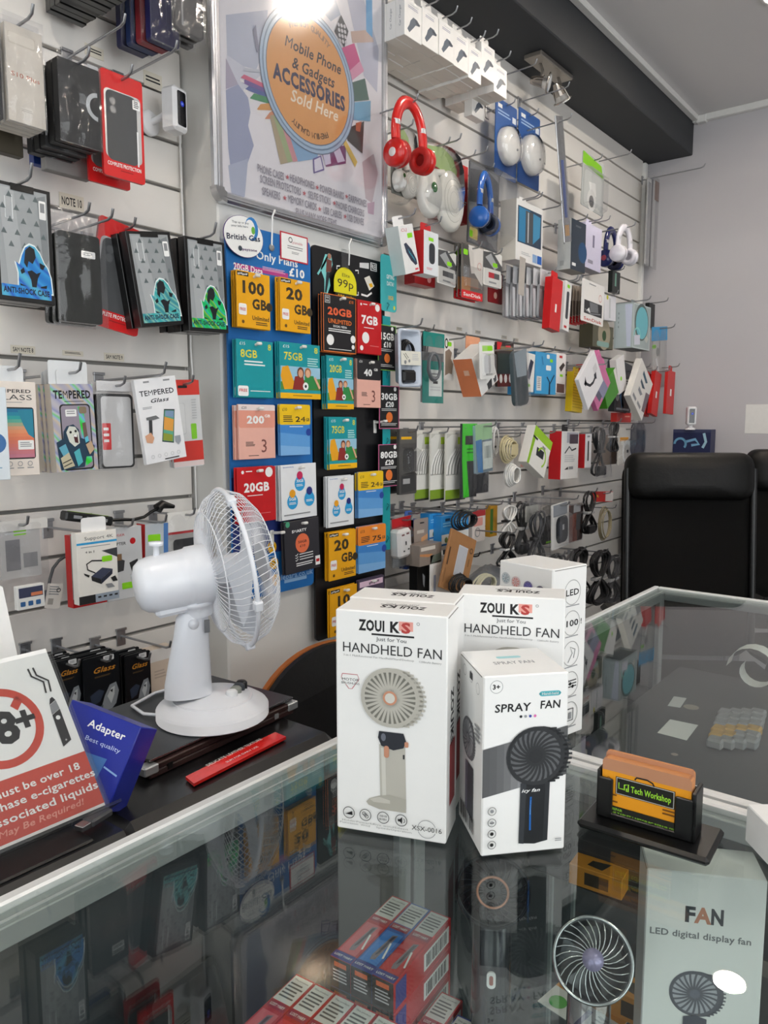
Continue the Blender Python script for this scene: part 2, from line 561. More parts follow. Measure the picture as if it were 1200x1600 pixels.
# ================================================================== the room
def room():
    WALL = C('#e3e2de', .6, nz=.05, sc_=5); PLAIN = C('#c8c5c8', .7, nz=.05, sc_=3); CEILM = C('#dedcdc', .8, nz=.04, sc_=2)
    FLOOR = C('#77736d', .45, nz=.3, sc_=6); BEAM = C('#37393c', .65, nz=.12, sc_=8); TRIM = C('#efeeea', .4)
    SLAT = C('#ebe7e1', .35, nz=.04, sc_=4); GAP = C('#84827e', .7)
    m = MB(); m.box(-3, 4.06, -3, 1.6, -.1, 0, FLOOR); struct(m, 'floor')
    m = MB(); m.box(-3, 4.06, -3, 1.6, CEIL, CEIL + .1, CEILM); struct(m, 'ceiling')
    m = MB(); m.box(-3.1, 4.16, 1.52, 1.62, 0, CEIL, WALL); struct(m, 'wall_rear')
    m = MB(); m.box(4.06, 4.16, -3, 1.52, 0, CEIL, PLAIN); struct(m, 'wall_right')
    m = MB(); m.box(-3.1, 4.16, -3.1, -3, 0, CEIL, WALL); struct(m, 'wall_front')
    m = MB(); m.box(-3.1, -3, -3, 1.52, 0, CEIL, WALL); struct(m, 'wall_left')
    # dark boxed-in beam over the slatwall, white cable trunking along the ceiling
    m = MB(); m.box(-3, 4.06, 1.28, 1.52, ZC + 1.31, CEIL, BEAM, .004); struct(m, 'ceiling_beam')
    m = MB(); m.box(-3, 4.035, 1.25, 1.28, CEIL - .024, CEIL, TRIM, .003); struct(m, 'trim_1')
    m = MB(); m.box(4.03, 4.06, -3, 1.28, CEIL - .03, CEIL, TRIM, .003)
    m.box(4.026, 4.06, 1.215, 1.262, CEIL - .036, CEIL - .002, TRIM, .003); struct(m, 'trim_2')
    # pillar between the two runs of slatwall
    m = MB(); m.box(1.155, 1.75, 1.39, 1.52, 0, ZC + 1.31, WALL, .004); struct(m, 'wall_pillar')
    # slatwall: boards with T-grooves every 100 mm
    for nm, a0, a1, off in (('wall_slatted_left', -1.6, 1.148, .025), ('wall_slatted_right', 1.752, 3.985, .007)):
        m = MB(); m.box(a0, a1, 1.514, 1.52, 0, ZC + 1.31, GAP)
        k = -14; zs = [0.]
        while off + .1 * k < 1.25: zs.append(ZC + off + .1 * k); k += 1
        zs = [z for z in zs if z >= 0]; zs.append(ZC + 1.309 + .004)
        for i in range(len(zs) - 1):
            m.box(a0, a1, 1.5, 1.514, zs[i] + (.004 if i else 0), zs[i + 1] - .004, SLAT, .0012)
        if 'right' in nm: m.box(a1, a1 + .03, 1.485, 1.52, 0, ZC + 1.3, TRIM, .002)
        struct(m, nm)
    # unseen windows added to go with the fill lights: frame with glazing
    m = MB(); fr = C('#5b5d60', .4, .6)
    for x in (-1.6, -.33, .93, 2.2): m.box(x - .03, x + .03, -3, -2.94, .3, 2.75, fr, .003)
    for z in (.3, 2.75): m.box(-1.6, 2.2, -3, -2.94, z - .03, z + .03, fr, .003)
    m.box(-1.6, 2.2, -2.975, -2.969, .3, 2.75, GLASS); struct(m, 'unseen_window_1')
    m = MB()
    for y in (-2.3, -.7, .9): m.box(-3, -2.94, y - .03, y + .03, .4, 2.7, fr, .003)
    for z in (.4, 2.7): m.box(-3, -2.94, -2.3, .9, z - .03, z + .03, fr, .003)
    m.box(-2.975, -2.969, -2.3, .9, .4, 2.7, GLASS); struct(m, 'unseen_window_2')
    # ceiling downlights in a row; the unseen shop-floor row is added as fill
    n = 0
    for b, lab in ((.69, 'near the slatwall'), (-.95, 'added as fill over the shop floor')):
        for i, a in enumerate((.1, 1.1, 2.11, 3.11)):
            if (b > 0 and i == 1) or (b < 0 and i == 3): continue
            t = Thing('ceiling_downlight', '%s round white recessed downlight %s' % (('first', 'second', 'third', 'fourth')[i], lab), 'light', 'ceiling downlights')
            q = t.part('trim_ring'); q.lathe([(.06, -.001), (.062, -.006), (.078, -.006), (.08, 0)], C('#f2f2f0', .4), 28)
            q = t.part('lens'); q.lathe([(.06, -.002), (.0, -.002)], C('#fff6ea', .5, emit=LAMP), 28)
            t.put((a, b, CEIL))
    # small notices and power strip details on the walls
    t = Thing('wall_notice', 'plain white sheet of paper taped to the grey end wall', 'paper')
    q = t.part('sheet'); p0, p1 = on_a(1165, 632, 4.05), on_a(1240, 678, 4.05)
    w, h = abs(p0.y - p1.y), abs(p0.z - p1.z)
    q.box(-w / 2, w / 2, -.0015, 0, 0, h, PAPER); 
    t.put(((4.06), (p0.y + p1.y) / 2, p1.z), -PI / 2)


room()

# ================================================================== glass showcases
def showcase(label, a0, a1, b0, b1, shelf_z, group):
    t = Thing('glass_showcase', label, 'counter', group)
    FRM = C('#e2e3e2', .42, .25); PANEL = C('#34373a', .35); KICK = C('#26282a', .5); CH = C('#a3a6a7', .45, .35)
    q = t.part('top_frame'); r1, r2 = .0125, .032
    zt = TOP
    for (x0, x1, y0, y1, side) in ((a0, a1, b1 - r1, b1, 'r'), (a0, a1, b0, b0 + r1, 'f'), (a0, a0 + r1, b0 + r1, b1 - r1, 'l'), (a1 - r1, a1, b0 + r1, b1 - r1, 'g')):
        q.box(x0, x1, y0, y1, zt - .024, zt + .002, FRM, .002)
    for (x0, x1, y0, y1) in ((a0 + r1, a1 - r1, b1 - r2, b1 - r1), (a0 + r1, a1 - r1, b0 + r1, b0 + r2)):
        q.box(x0, x1, y0, y1, zt - .024, zt - .0055, CH, .001)
        q.box(x0, x1, y0 + .006, y0 + .0085, zt - .006, zt - .0045, ALU)
    for (x0, x1) in ((a0 + r1, a0 + r2 - .008), (a1 - r2 + .008, a1 - r1)):
        q.box(x0, x1, b0 + r2, b1 - r2, zt - .024, zt - .0055, CH, .001)
    g = t.part('glass_top'); g.box(a0 + .006, a1 - .006, b0 + .006, b1 - .006, zt - .0052, zt - .0002, GLASS)
    for x in (a0, a1 - .025):
        for y in (b0, b1 - .025):
            p = t.part('post'); p.box(x, x + .025, y, y + .025, .1, zt - .024, CH, .002)
    p = t.part('base'); p.box(a0, a1, b0, b1, 0, .1, KICK); p.box(a0 + .01, a1 - .01, b0 + .01, b1 - .01, .1, .125, PANEL)
    p = t.part('rear_door'); p.box(a0 + .025, a1 - .025, b1 - .014, b1 - .006, .125, zt - .024, C('#3a3d41', .18), .001)
    for x in (a0 + (a1 - a0) * .45, a0 + (a1 - a0) * .55): p.box(x - .004, x + .004, b1 - .02, b1 - .014, .125, zt - .024, CH)
    p = t.part('front_glass'); p.box(a0 + .025, a1 - .025, b0 + .006, b0 + .011, .125, zt - .024, GLASS)
    for i, z in enumerate(shelf_z):
        p = t.part('glass_shelf'); p.box(a0 + .026, a1 - .026, b0 + .03, b1 - .02, z - .006, z, GLASS)
    t.put((0, 0, 0))


SH = TOP - .27
showcase('long glass-topped aluminium showcase carrying the white fan boxes', -.75, .785, .02, .602, (SH,), 'glass showcases')
showcase('glass-topped aluminium showcase joined to the far end of the fan-box counter', .793, 1.77, .02, .602, (TOP - .3,), 'glass showcases')

# ================================================================== white fan cartons
def fan_icon(f, x, y, r, mats, blades=26, depth=.12, curved=.0, hub=.2):
    """a printed handheld fan head: rim, blades, hub; r in fractions of the width"""
    rim, dark, hubm, ringm = mats; k = f.w / f.h
    for i in range(-7, 8):                      # the cage seen past the rim on the right
        a = i * .16; p = (x + r * math.cos(a), y + r * k * math.sin(a))
        f.line([p, (p[0] + r * depth * 1.7, p[1])], r * .075, rim)
    f.disc(x + r * depth, y, r, rim, n=30); f.disc(x, y, r, rim, n=34); f.disc(x, y, r * .9, dark, n=34)
    for i in range(blades):
        a = 2 * PI * i / blades; P = []
        for j in range(5):
            rr = r * (hub + (.93 - hub) * j / 4); b = a + curved * j / 4
            P.append((x + rr * math.cos(b), y + rr * k * math.sin(b)))
        f.line(P, r * .085, rim)
    f.k += 1; f.ring(x, y, r * .93, r * .06, rim)
    f.disc(x, y, r * (hub + .07), ringm, n=22); f.disc(x, y, r * hub, hubm, n=22)


def brand(f, y, h):
    f.text('ZOUI', .335, y, h, INK, w=.235, al='c', st=2)
    f.text('K', .535, y, h, INK, w=.085, al='c', st=2)
    f.rect(.575, y - h * .62, .7, y + h * .3, C('#eba59a')); f.text('S', .64, y, h * .95, C('#b9403c'), w=.085, st=2)
    f.rect(.33, y + h * .75, .71, y + h * .93, INK); f.ring(.745, y - h * .5, .014, .004, GREY)


def handheld_front(f):
    BEI = C('#bdbab0', .5); DK = C('#e6e4dd', .5); ROSE = C('#c98f73', .4); NV = C('#23252f', .35)
    brand(f, .062, .044)
    f.text('Just for You', .51, .118, .0165, C('#55565a'), w=.27)
    f.text('HANDHELD FAN', .51, .164, .042, C('#2d2d30'), w=.9)
    f.text('3-in-1 Multifunctional Fan Handheld/Stand/Desktop', .39, .2, .0085, C('#a5a5a5'), w=.64); f.text('1200mAh Battery', .85, .202, .0085, C('#a5a5a5'), w=.2)
    f.line([(.06, .285), (.2, .285), (.215, .305), (.15, .35), (.12, .35), (.05, .305), (.06, .285)], .006, C('#c46a72'))
    f.rect(.045, .302, .225, .333, WHITE); f.text('MOTOR', .135, .309, .0115, INK, w=.16); f.text('BRUSHLESS', .135, .325, .0095, INK, w=.17)
    # handle, foot, neck
    f.poly([(.4, .585), (.635, .585), (.645, .865), (.41, .865)], BEI)
    f.poly([(.415, .6), (.455, .6), (.465, .85), (.43, .85)], C('#d2d0c7', .5)); f.rect(.615, .62, .63, .64, DGREY)
    f.poly([(.4, .82), (.5, .81), (.645, .82), (.645, .882), (.4, .882), (.3, .868), (.28, .855), (.31, .838)], C('#b1aea3', .5))
    f.poly([(.31, .84), (.4, .825), (.5, .835), (.5, .85), (.35, .852)], C('#c8c5bb', .5))
    f.poly([(.4, .525), (.62, .525), (.645, .56), (.62, .59), (.53, .605), (.42, .59), (.39, .555)], NV)
    f.rrect(.445, .588, .49, .642, .02, ROSE); f.rrect(.63, .56, .665, .585, .012, ROSE)
    f.disc(.44, .55, .022, C('#6d707c', .3), 1.6)
    fan_icon(f, .5, .372, .265, (BEI, C('#75746c', .5), C('#d6d3ca', .5), ROSE), 30, .13, 0, .17)
    for i, x in enumerate((.12, .275, .44, .605)):
        y = .915
        f.ring(x, y, .055, .006, INK); [f.text(s_, x, y + .037 + .012 * j_, .0075, C('#9a9a9a'), w=.022 * len(s_)) for j_, s_ in enumerate((('Holder', 'Function'), ('Powerful', 'Wind'), ('Five wind', 'Speeds'), ('Silent', 'Operation'))[i])]
        if i == 0: f.poly([(x - .035, y + .008), (x + .03, y - .008), (x + .035, y + .01)], INK)
        if i == 1:
            for j in (-1, 0, 1): f.ring(x + .012 * j, y + .006 * j, .018, .005, INK, n=10)
        if i == 2: f.text('1010', x, y - .007, .009, INK, w=.07, st=1); f.text('0101', x, y + .008, .009, INK, w=.07, st=1)
        if i == 3: f.poly([(x - .03, y - .005), (x - .012, y - .005), (x + .008, y - .016), (x + .008, y + .016), (x - .012, y + .006), (x - .03, y + .006)], INK); f.ring(x + .01, y, .025, .005, INK, a0=-60, a1=60, n=8)
    f.ring(.835, .938, .083, .005, GREY, a0=200, a1=340); f.ring(.835, .938, .083, .005, GREY, a0=20, a1=160)
    f.text('XSX-0016', .835, .938, .021, INK, w=.27)


def carton(t, w, d, h, mat=None, flap=True):
    """tuck-top carton, front face at y = 0, base at z = 0, with the seam and tuck slits of its lid"""
    q = t.part('carton'); m = mat or C('#f1f1ef', .38, nz=.03)
    q.box(-w / 2, w / 2, 0, d, 0, h, m, .0012)
    ED = C('#8f8d88', .7)
    for s in (-1, 1):
        q.box(s * (w / 2) - .0004, s * (w / 2) + .0004, d * .06, d * .96, h - .0022, h - .0014, ED)
    q.box(-w / 2 + .002, w / 2 - .002, d - .0012, d + .0003, h - .0024, h - .0016, ED)
    return q


def handheld_box(label, loc, yaw, grp, side=True):
    t = Thing('fan_carton', label, 'box', grp); w, d, h = .104, .046, .21
    q = carton(t, w, d, h)
    handheld_front(F_front(q, w, h, 0))
    f = F_top(q, w, d, h, 0)
    f.text('ZOUI', .64, .52, .2, INK, w=.23, st=2, rot=PI); f.text('KS', .42, .52, .2, INK, w=.15, st=2, rot=PI); f.text('Just for You', .52, .3, .1, GREY, w=.3, rot=PI)
    f.rect(.33, .36, .66, .39, INK)
    f = F_right(q, d, h, w / 2, 0)
    A = f.M @ T(d * .25, h * .68, 0) @ RZ(-PI / 2)
    g = Face(q, A, h * .3, d * .5); g.text('ZOUIKS', .5, .5, .5, INK, w=.85, st=2)
    f.rect(.3, .58, .8, .86, C('#a33639'))
    f = F_left(q, d, h, -w / 2, d); f.lines(.2, .2, .8, .6, 8, GREY)
    t.put(loc, yaw)
    return t


g4 = 'handheld fan boxes on the counter'
YB = math.atan2(-.095, .038)
handheld_box('front white HANDHELD FAN box printed with a beige fan, bottom edge towards the glass', (.526, .411, TOP + .002), YB, g4)
handheld_box('white HANDHELD FAN box standing behind the SPRAY FAN box', (.651, .360, TOP + .002), math.atan2(-.094, .043), g4)
handheld_box('white HANDHELD FAN box hidden behind the front one, lid just showing', (.571, .4335, TOP + .002), YB, g4)


def spray_box():
    t = Thing('fan_carton', 'smaller white SPRAY FAN box with a dark fan on a grey band', 'box')
    w, d, h = .077, .074, .163
    q = carton(t, w, d, h)
    f = F_front(q, w, h, 0)
    DK = C('#2c2e31', .45); BLK = C('#1c1e22', .4)
    f.ring(.15, .06, .075, .005, GREY); f.text('3+', .15, .06, .024, INK, w=.09, st=2)
    f.rrect(.65, .098, .91, .126, .036, C('#58b4bd')); f.text('Hand-held', .78, .112, .014, WHITE, w=.2)
    f.text('SPRAY', .34, .178, .042, INK, w=.42, st=1, sh=.06); f.text('FAN', .785, .172, .042, INK, w=.25, st=1, sh=.06)
    for x, c in ((.44, '#20242c'), (.495, '#9a9da0'), (.55, '#3f4ea5'), (.605, '#d86fae')): f.disc(x, .23, .017, C(c), n=10)
    n = 12                                       # the printed grey band, dark to light in steps
    cols = ['#58595b', '#5c5d5f', '#646567', '#707173', '#7e7f81', '#8b8c8e', '#8a8b8d', '#808183', '#747577', '#68696b', '#5e5f61', '#575859']
    for i in range(n):
        u0, u1 = i / n, (i + 1) / n
        top = lambda u: .4 - .105 * u
        bot = lambda u: .668 - .1 * u
        f.poly([(u0, top(u0)), (u1, top(u1)), (u1, bot(u1)), (u0, bot(u0))], C(cols[i], .5), False)
    f.k += 1
    f.poly([(.45, .6), (.8, .585), (.785, .935), (.63, .95), (.44, .94)], BLK)
    f.poly([(.45, .6), (.52, .598), (.5, .945), (.44, .94)], C('#33363b', .4))
    f.poly([(.74, .59), (.8, .585), (.785, .935), (.73, .94)], C('#2a2c30', .4))
    f.line([(.575, .68), (.57, .75), (.572, .87)], .022, C('#1e62b0', .4)); f.line([(.576, .7), (.571, .78)], .008, C('#7db6ea', .4))
    f.text('icy fan', .57, .643, .018, WHITE, w=.22, st=1, sh=.3)
    fan_icon(f, .62, .452, .345, (DK, C('#5d5f62', .5), C('#26282b', .5), C('#2c2e31', .5)), 24, .16, .55, .24)
    for i, y in enumerate((.742, .806, .868, .93)):
        f.ring(.115, y, .05, .006, INK); f.disc(.115, y, .022, INK if i > 1 else GREY, n=8)
        if i == 1: f.rect(.085, y - .006, .145, y + .006, WHITE); f.rect(.09, y - .003, .14, y + .003, INK)
    f.lines(.87, .925, .95, .945, 2, GREY)
    f = F_left(q, d, h, -w / 2, d)
    f.poly([(.0, .6), (.0, .45), (.0, .44)], GREY)
    f.ring(.22, .075, .07, .005, GREY); f.ring(.5, .075, .07, .005, GREY); f.ring(.78, .1, .07, .005, GREY); f.rect(.44, .05, .56, .09, DGREY)
    fan_icon(f, .42, .44, .26, (C('#77777a'), C('#a8a8aa'), C('#88888a'), C('#6a6a6d')), 18, .1, .4)
    f.poly([(.34, .58), (.66, .58), (.66, .89), (.34, .86)], C('#4a4b52', .45)); f.poly([(.34, .58), (.44, .58), (.44, .87), (.34, .86)], C('#6d6a78', .45))
    f.barcode(.12, .86, .72, .95)
    f.lines(.72, .3, .95, .4, 4, GREY)
    f = F_top(q, w, d, h, 0); f.text('SPRAY FAN', .5, .55, .1, C('#9a9da0'), w=.5, st=1); f.rrect(.35, .3, .65, .38, .03, C('#9fd3d8'))
    t.put((.577, .302, TOP + .002), math.atan2(-.05, .056))


spray_box()


def tall_box():
    t = Thing('fan_carton', 'tall white fan box at the back with four tiny coloured fans and LED icons', 'box')
    # front = the wide face on the left in the photo, right = the face with the round icons
    w, d, h = .083, .064, .208
    q = carton(t, w, d, h)
    f = F_front(q, w, h, 0)
    for i, (x, c) in enumerate(((.13, '#9fb0b8'), (.33, '#d9938e'), (.57, '#574f9b'), (.8, '#4a473f'))):
        y = .1 + .012 * i; m = C(c, .45)
        f.rrect(x - .035, y + .07, x + .035, y + .2, .03, m); f.rect(x - .045, y + .055, x + .045, y + .085, C('#3a3032'))
        f.disc(x, y, .085, m); f.ring(x, y, .08, .012, C('#d8d8d8') if i < 2 else C('#77738c'))
        for j in range(8):
            a = PI * j / 4; f.line([(x, y), (x + .065 * math.cos(a), y + .065 * .4 * math.sin(a))], .008, C('#e5e5e5') if i < 2 else C('#8782ad'))
        f.disc(x, y, .02, m)
    brand(f, .5, .05)
    f = F_right(q, d, h, w / 2, 0)
    for i, (y, s) in enumerate(((.15, 'LED'), (.33, '100'), (.51, ''), (.69, ''), (.87, ''))):
        f.ring(.58, y, .24, .014, C('#a5a5a3'))
        if s: f.text(s, .58, y, .035, INK, w=.4, st=1)
        if i == 1: f.text('!', .86, y, .03, INK, w=.05, st=1)
        if i == 2: f.line([(.5, y + .05), (.62, y), (.55, y - .04), (.7, y - .02), (.66, y + .03)], .02, C('#8b8b8b'))
        if i == 3:
            for j in (-1, 0, 1): f.line([(.4, y + .018 * j), (.76, y + .018 * j)], .02, INK); f.disc(.58 + .07 * j, y + .018 * j, .035, INK, n=8)
        if i == 4: f.line([(.5, y - .03), (.68, y - .03), (.68, y + .04), (.5, y + .04), (.5, y - .03)], .02, INK); f.rect(.55, y - .01, .63, y + .03, GREY)
        f.lines(.4, y + .075, .8, y + .083, 1, GREY, .1, .7)
    t.put((.8125, .4305, TOP + .003), math.atan2(-.081, -.019))


tall_box()
# ================================================================== helpers that read places off the photograph
def fr(F, W, x, y):
    """where the line of sight through a pixel meets a face, as fractions of that face"""
    A = W @ F.M; Ai = A.inverted(); o = Ai @ Vector((0, 0, ZC)); d = Ai.to_3x3() @ ray(x, y)
    p = o - d * (o.z / d.z)
    return (p.x / F.w, 1 - p.y / F.h)


ORD = ('', 'second', 'third', 'fourth', 'fifth', 'sixth', 'seventh', 'eighth', 'ninth', 'tenth')


class Hang(Thing):
    """something hanging flat to the slatwall, its front on the plane y = b; box = its outline in the photograph"""
    def __init__(s, name, label, cat, box, b, depth=.02, roll=0., group=None, yaw=0., wscale=1., quad=None):
        super().__init__(name, label, cat, group)
        x0, y0, x1, y1 = box; xc, yc = (x0 + x1) / 2, (y0 + y1) / 2
        s.a0, s.a1 = on_b(x0, yc, b).x, on_b(x1, yc, b).x
        s.z0, s.z1 = on_b(xc, y1, b).z, on_b(xc, y0, b).z
        s.w, s.h, s.b, s.d, s.roll = (s.a1 - s.a0) * wscale, s.z1 - s.z0, b, depth, math.radians(roll)
        s.am = (s.a0 + s.a1) / 2
        if quad:                                  # a tilted pack: its top left, top right, bottom right and bottom left corners
            q = [on_b(x, y, b) for x, y in quad]; c = (q[0] + q[1]) / 2; dn = (q[3] + q[2]) / 2 - c
            s.w, s.h = ((q[1] - q[0]).length + (q[2] - q[3]).length) / 2, dn.length
            s.roll = math.atan2(-dn.x, -dn.z); s.am, s.z1 = c.x, c.z; s.z0 = c.z - s.h
        s.W = Matrix.Translation((s.am, b, s.z1)) @ RZ(math.radians(yaw)) @ RY(s.roll) @ T(0, 0, -s.h)
        s._f = None

    def face(s, mb, y=0., pad=0.):
        return F_front(mb, s.w, s.h, y)

    def go(s): return s.put(None, M=s.W)

    def stack(s, n, db, labels, jx=.002, jz=.001, only=None):
        """copies further back on the same hook"""
        out = []
        for i in range(1, n + 1):
            c = copy_tree(s.o); c.matrix_world = Matrix.Translation((random.uniform(-jx, jx), db * i, random.uniform(-jz, jz))) @ s.W
            c['label'] = labels[i - 1] if isinstance(labels, (list, tuple)) else labels.replace('#', ORD[i])
            if s.group: c['group'] = s.group
            out.append(c)
        return out


def adopt(child, parent):
    """what is packed inside a pack moves with it: make it a part"""
    m = child.matrix_world.copy(); child.parent = parent
    child.matrix_parent_inverse = parent.matrix_world.inverted(); child.matrix_world = m
    for k in ('label', 'category', 'group'):
        if k in child: del child[k]


_hk = {}
_hkpos = []


def hook(a, z, L, label, tip=.013, mat=None, wall=1.5, plate=True, name='display_hook'):
    """slatwall hook: sprung plate in the groove, prong of length L with an upturned tip"""
    for x, y in _hkpos:
        if abs(x - a) < .03 and abs(y - z) < .036 and wall == 1.5: return None
    _hkpos.append((a, z))
    k = (round(L, 3), tip, mat, plate, name)
    if k not in _hk:
        m = mat or STEEL; t = Thing(name, label, 'hook', 'slatwall hooks')
        q = t.part('prong')
        q.tube([(0, 0, -.012), (0, -.004, 0), (0, -L * .5, .002), (0, -L + .012, .004), (0, -L, .008), (0, -L - tip * .4, .008 + tip)], .0026, m, 6)
        if plate:
            q = t.part('back_plate'); q.box(-.011, .011, -.003, 0, -.022, .016, m, .0008); q.box(-.013, .013, -.006, -.0005, .012, .018, m, .0008)
        r = t.put((a, wall, z)); _hk[k] = r
    else:
        r = copy_tree(_hk[k]); r.location = (a, wall, z); r['label'] = label
    return r


# ================================================================== desk fan
def desk_fan():
    t = Thing('desk_fan', 'white desk fan with wire cage standing on the closed laptops', 'fan')
    FW = C('#e9ecf2', .3, nz=.03, coat=.3); WIRE = C('#eef0f5', .4); BL = C('#dfe3ea', .35); DK = C('#222326', .4)
    q = t.part('base'); q.lathe([(.077, 0), (.0795, .002), (.0795, .002), (.0795, .0145), (.0795, .0145), (.0775, .0175), (.0775, .0175), (.068, .0235), (.05, .0305), (.03, .035), (0, .037)], FW, 48)
    q.lathe([(.0572, .0277), (.0572, .0287), (.0562, .029)], FW, 40)
    for i, (c, x, y) in enumerate((('#e8eaec', .022, -.022), ('#8e938c', .031, -.011), ('#3f454b', .039, .0), ('#1b1d20', .046, .011))):
        p = t.part('speed_button'); p.lathe([(.0085, 0), (.0085, .011), (.006, .0135), (0, .0138)], C(c, .4), 16, T(x, y, .0275))
    # column: oval section that narrows upward and leans forward
    q = t.part('column'); prof = [(-.034, .036, .034, .022), (-.034, .055, .033, .02), (-.031, .09, .029, .0185), (-.028, .12, .025, .018), (-.026, .148, .0225, .018), (-.026, .156, .016, .016)]
    n = 20; vs, fs = [], []
    for cx, z, rx, ry in prof:
        for j in range(n):
            a = 2 * PI * j / n; vs.append((cx + rx * math.cos(a), ry * math.sin(a), z))
    for i in range(len(prof) - 1):
        for j in range(n): fs.append((i * n + j, i * n + (j + 1) % n, (i + 1) * n + (j + 1) % n, (i + 1) * n + j))
    q.add(vs, fs, FW, None, True); q.add(vs[-n:], [tuple(range(n))], FW)
    q.box(-.013, -.006, -.019, -.0165, .128, .146, C('#77797c', .4)); q.lathe([(.0075, 0), (.0075, .003), (0, .0035)], FW, 16, T(-.028, -.0155, .142) @ RX(PI / 2))
    q = t.part('swivel_neck'); A = T(-.018, 0, .156) @ RY(-.1)
    q.lathe([(.02, -.006), (.021, 0), (.021, .008), (.025, .01), (.025, .015), (.0235, .016), (.0235, .02), (.028, .021), (.028, .026), (.02, .03)], FW, 28, A)
    # motor housing, axis along local x tilted up
    H = T(.032, 0, .213) @ RY(math.radians(90 - 7))           # local z -> fan axis
    q = t.part('motor_housing')
    q.lathe([(0, -.136), (.018, -.135), (.03, -.131), (.0365, -.123), (.039, -.112), (.040, -.07), (.0405, -.062), (.0425, -.06), (.0425, -.036), (.04, -.032), (.03, -.03)], FW, 32, H)
    q.box(.03, .0455, -.018, .018, -.115, -.04, FW, .005, H); q.lathe([(.005, 0), (.005, .001), (0, .001)], C('#b9bcc0'), 12, H @ T(-.012, .015, -.1355))
    p = t.part('oscillation_knob'); p.lathe([(.0045, 0), (.004, .018), (.0095, .019), (.01, .024), (.0, .0245)], FW, 18, T(-.072, 0, .234))
    # cage
    R = .1135
    prof_b = [(.03, -.036), (.06, -.034), (.085, -.03), (.104, -.018), (R, 0)]
    prof_f = [(.028, .047), (.06, .046), (.085, .041), (.104, .026), (R, .002)]
    for nm, pr, tw in (('rear_grille', prof_b, .25), ('front_grille', prof_f, -.2)):
        q = t.part(nm); N_ = 66
        for i in range(N_):
            a = 2 * PI * i / N_; pts = []
            for j in range(9):
                u = j / 8 * (len(pr) - 1); k = min(int(u), len(pr) - 2); f = u - k
                r = pr[k][0] + (pr[k + 1][0] - pr[k][0]) * f; z = pr[k][1] + (pr[k + 1][1] - pr[k][1]) * f; b = a + tw * (1 - j / 8)
                pts.append((r * math.cos(b), r * math.sin(b), z))
            q.tube(pts, .00062, WIRE, 4, M=H)
        for r, z in (pr[0], (pr[2][0], pr[2][1])):
            q.tube([(r * math.cos(2 * PI * i / 40), r * math.sin(2 * PI * i / 40), z) for i in range(40)], .001, WIRE, 4, True, H)
    p = t.part('rim_ring'); p.tube([(R * math.cos(2 * PI * i / 64), R * math.sin(2 * PI * i / 64), 0) for i in range(64)], .0034, FW, 8, True, H)
    for a in (-.35, 1.8, 3.6, 5.0): p.box(R - .005, R + .006, -.007, .007, -.006, .006, FW, .0015, H @ RZ(a))
    p = t.part('front_cap'); p.lathe([(0, .05), (.024, .049), (.029, .046), (.029, .044)], FW, 28, H)
    p = t.part('blade_hub'); p.lathe([(.02, -.028), (.021, .012), (.015, .018), (0, .019)], BL, 24, H)
    for k in range(3):
        b = t.part('blade')
        def fn(u, v, k=k):
            r = .02 + .082 * v; a = k * 2 * PI / 3 + .5 * v + (u - .5) * (1.0 + .75 * math.sin(PI * min(1, v * .8)))
            return (r * math.cos(a), r * math.sin(a), (u - .5) * -.03 + .0)
        b.grid(fn, 8, 6, BL, H)
    p = t.part('power_cord'); p.tube([(-.072, .02, .006), (-.09, .04, .004), (-.1, .08, .004), (-.06, .12, .004), (0, .14, .004)], .0025, FW, 6)
    c = on_z(333, 1118, ZC - .42)
    t.put((c.x, c.y, ZC - .4195), math.radians(-24.5))


desk_fan()


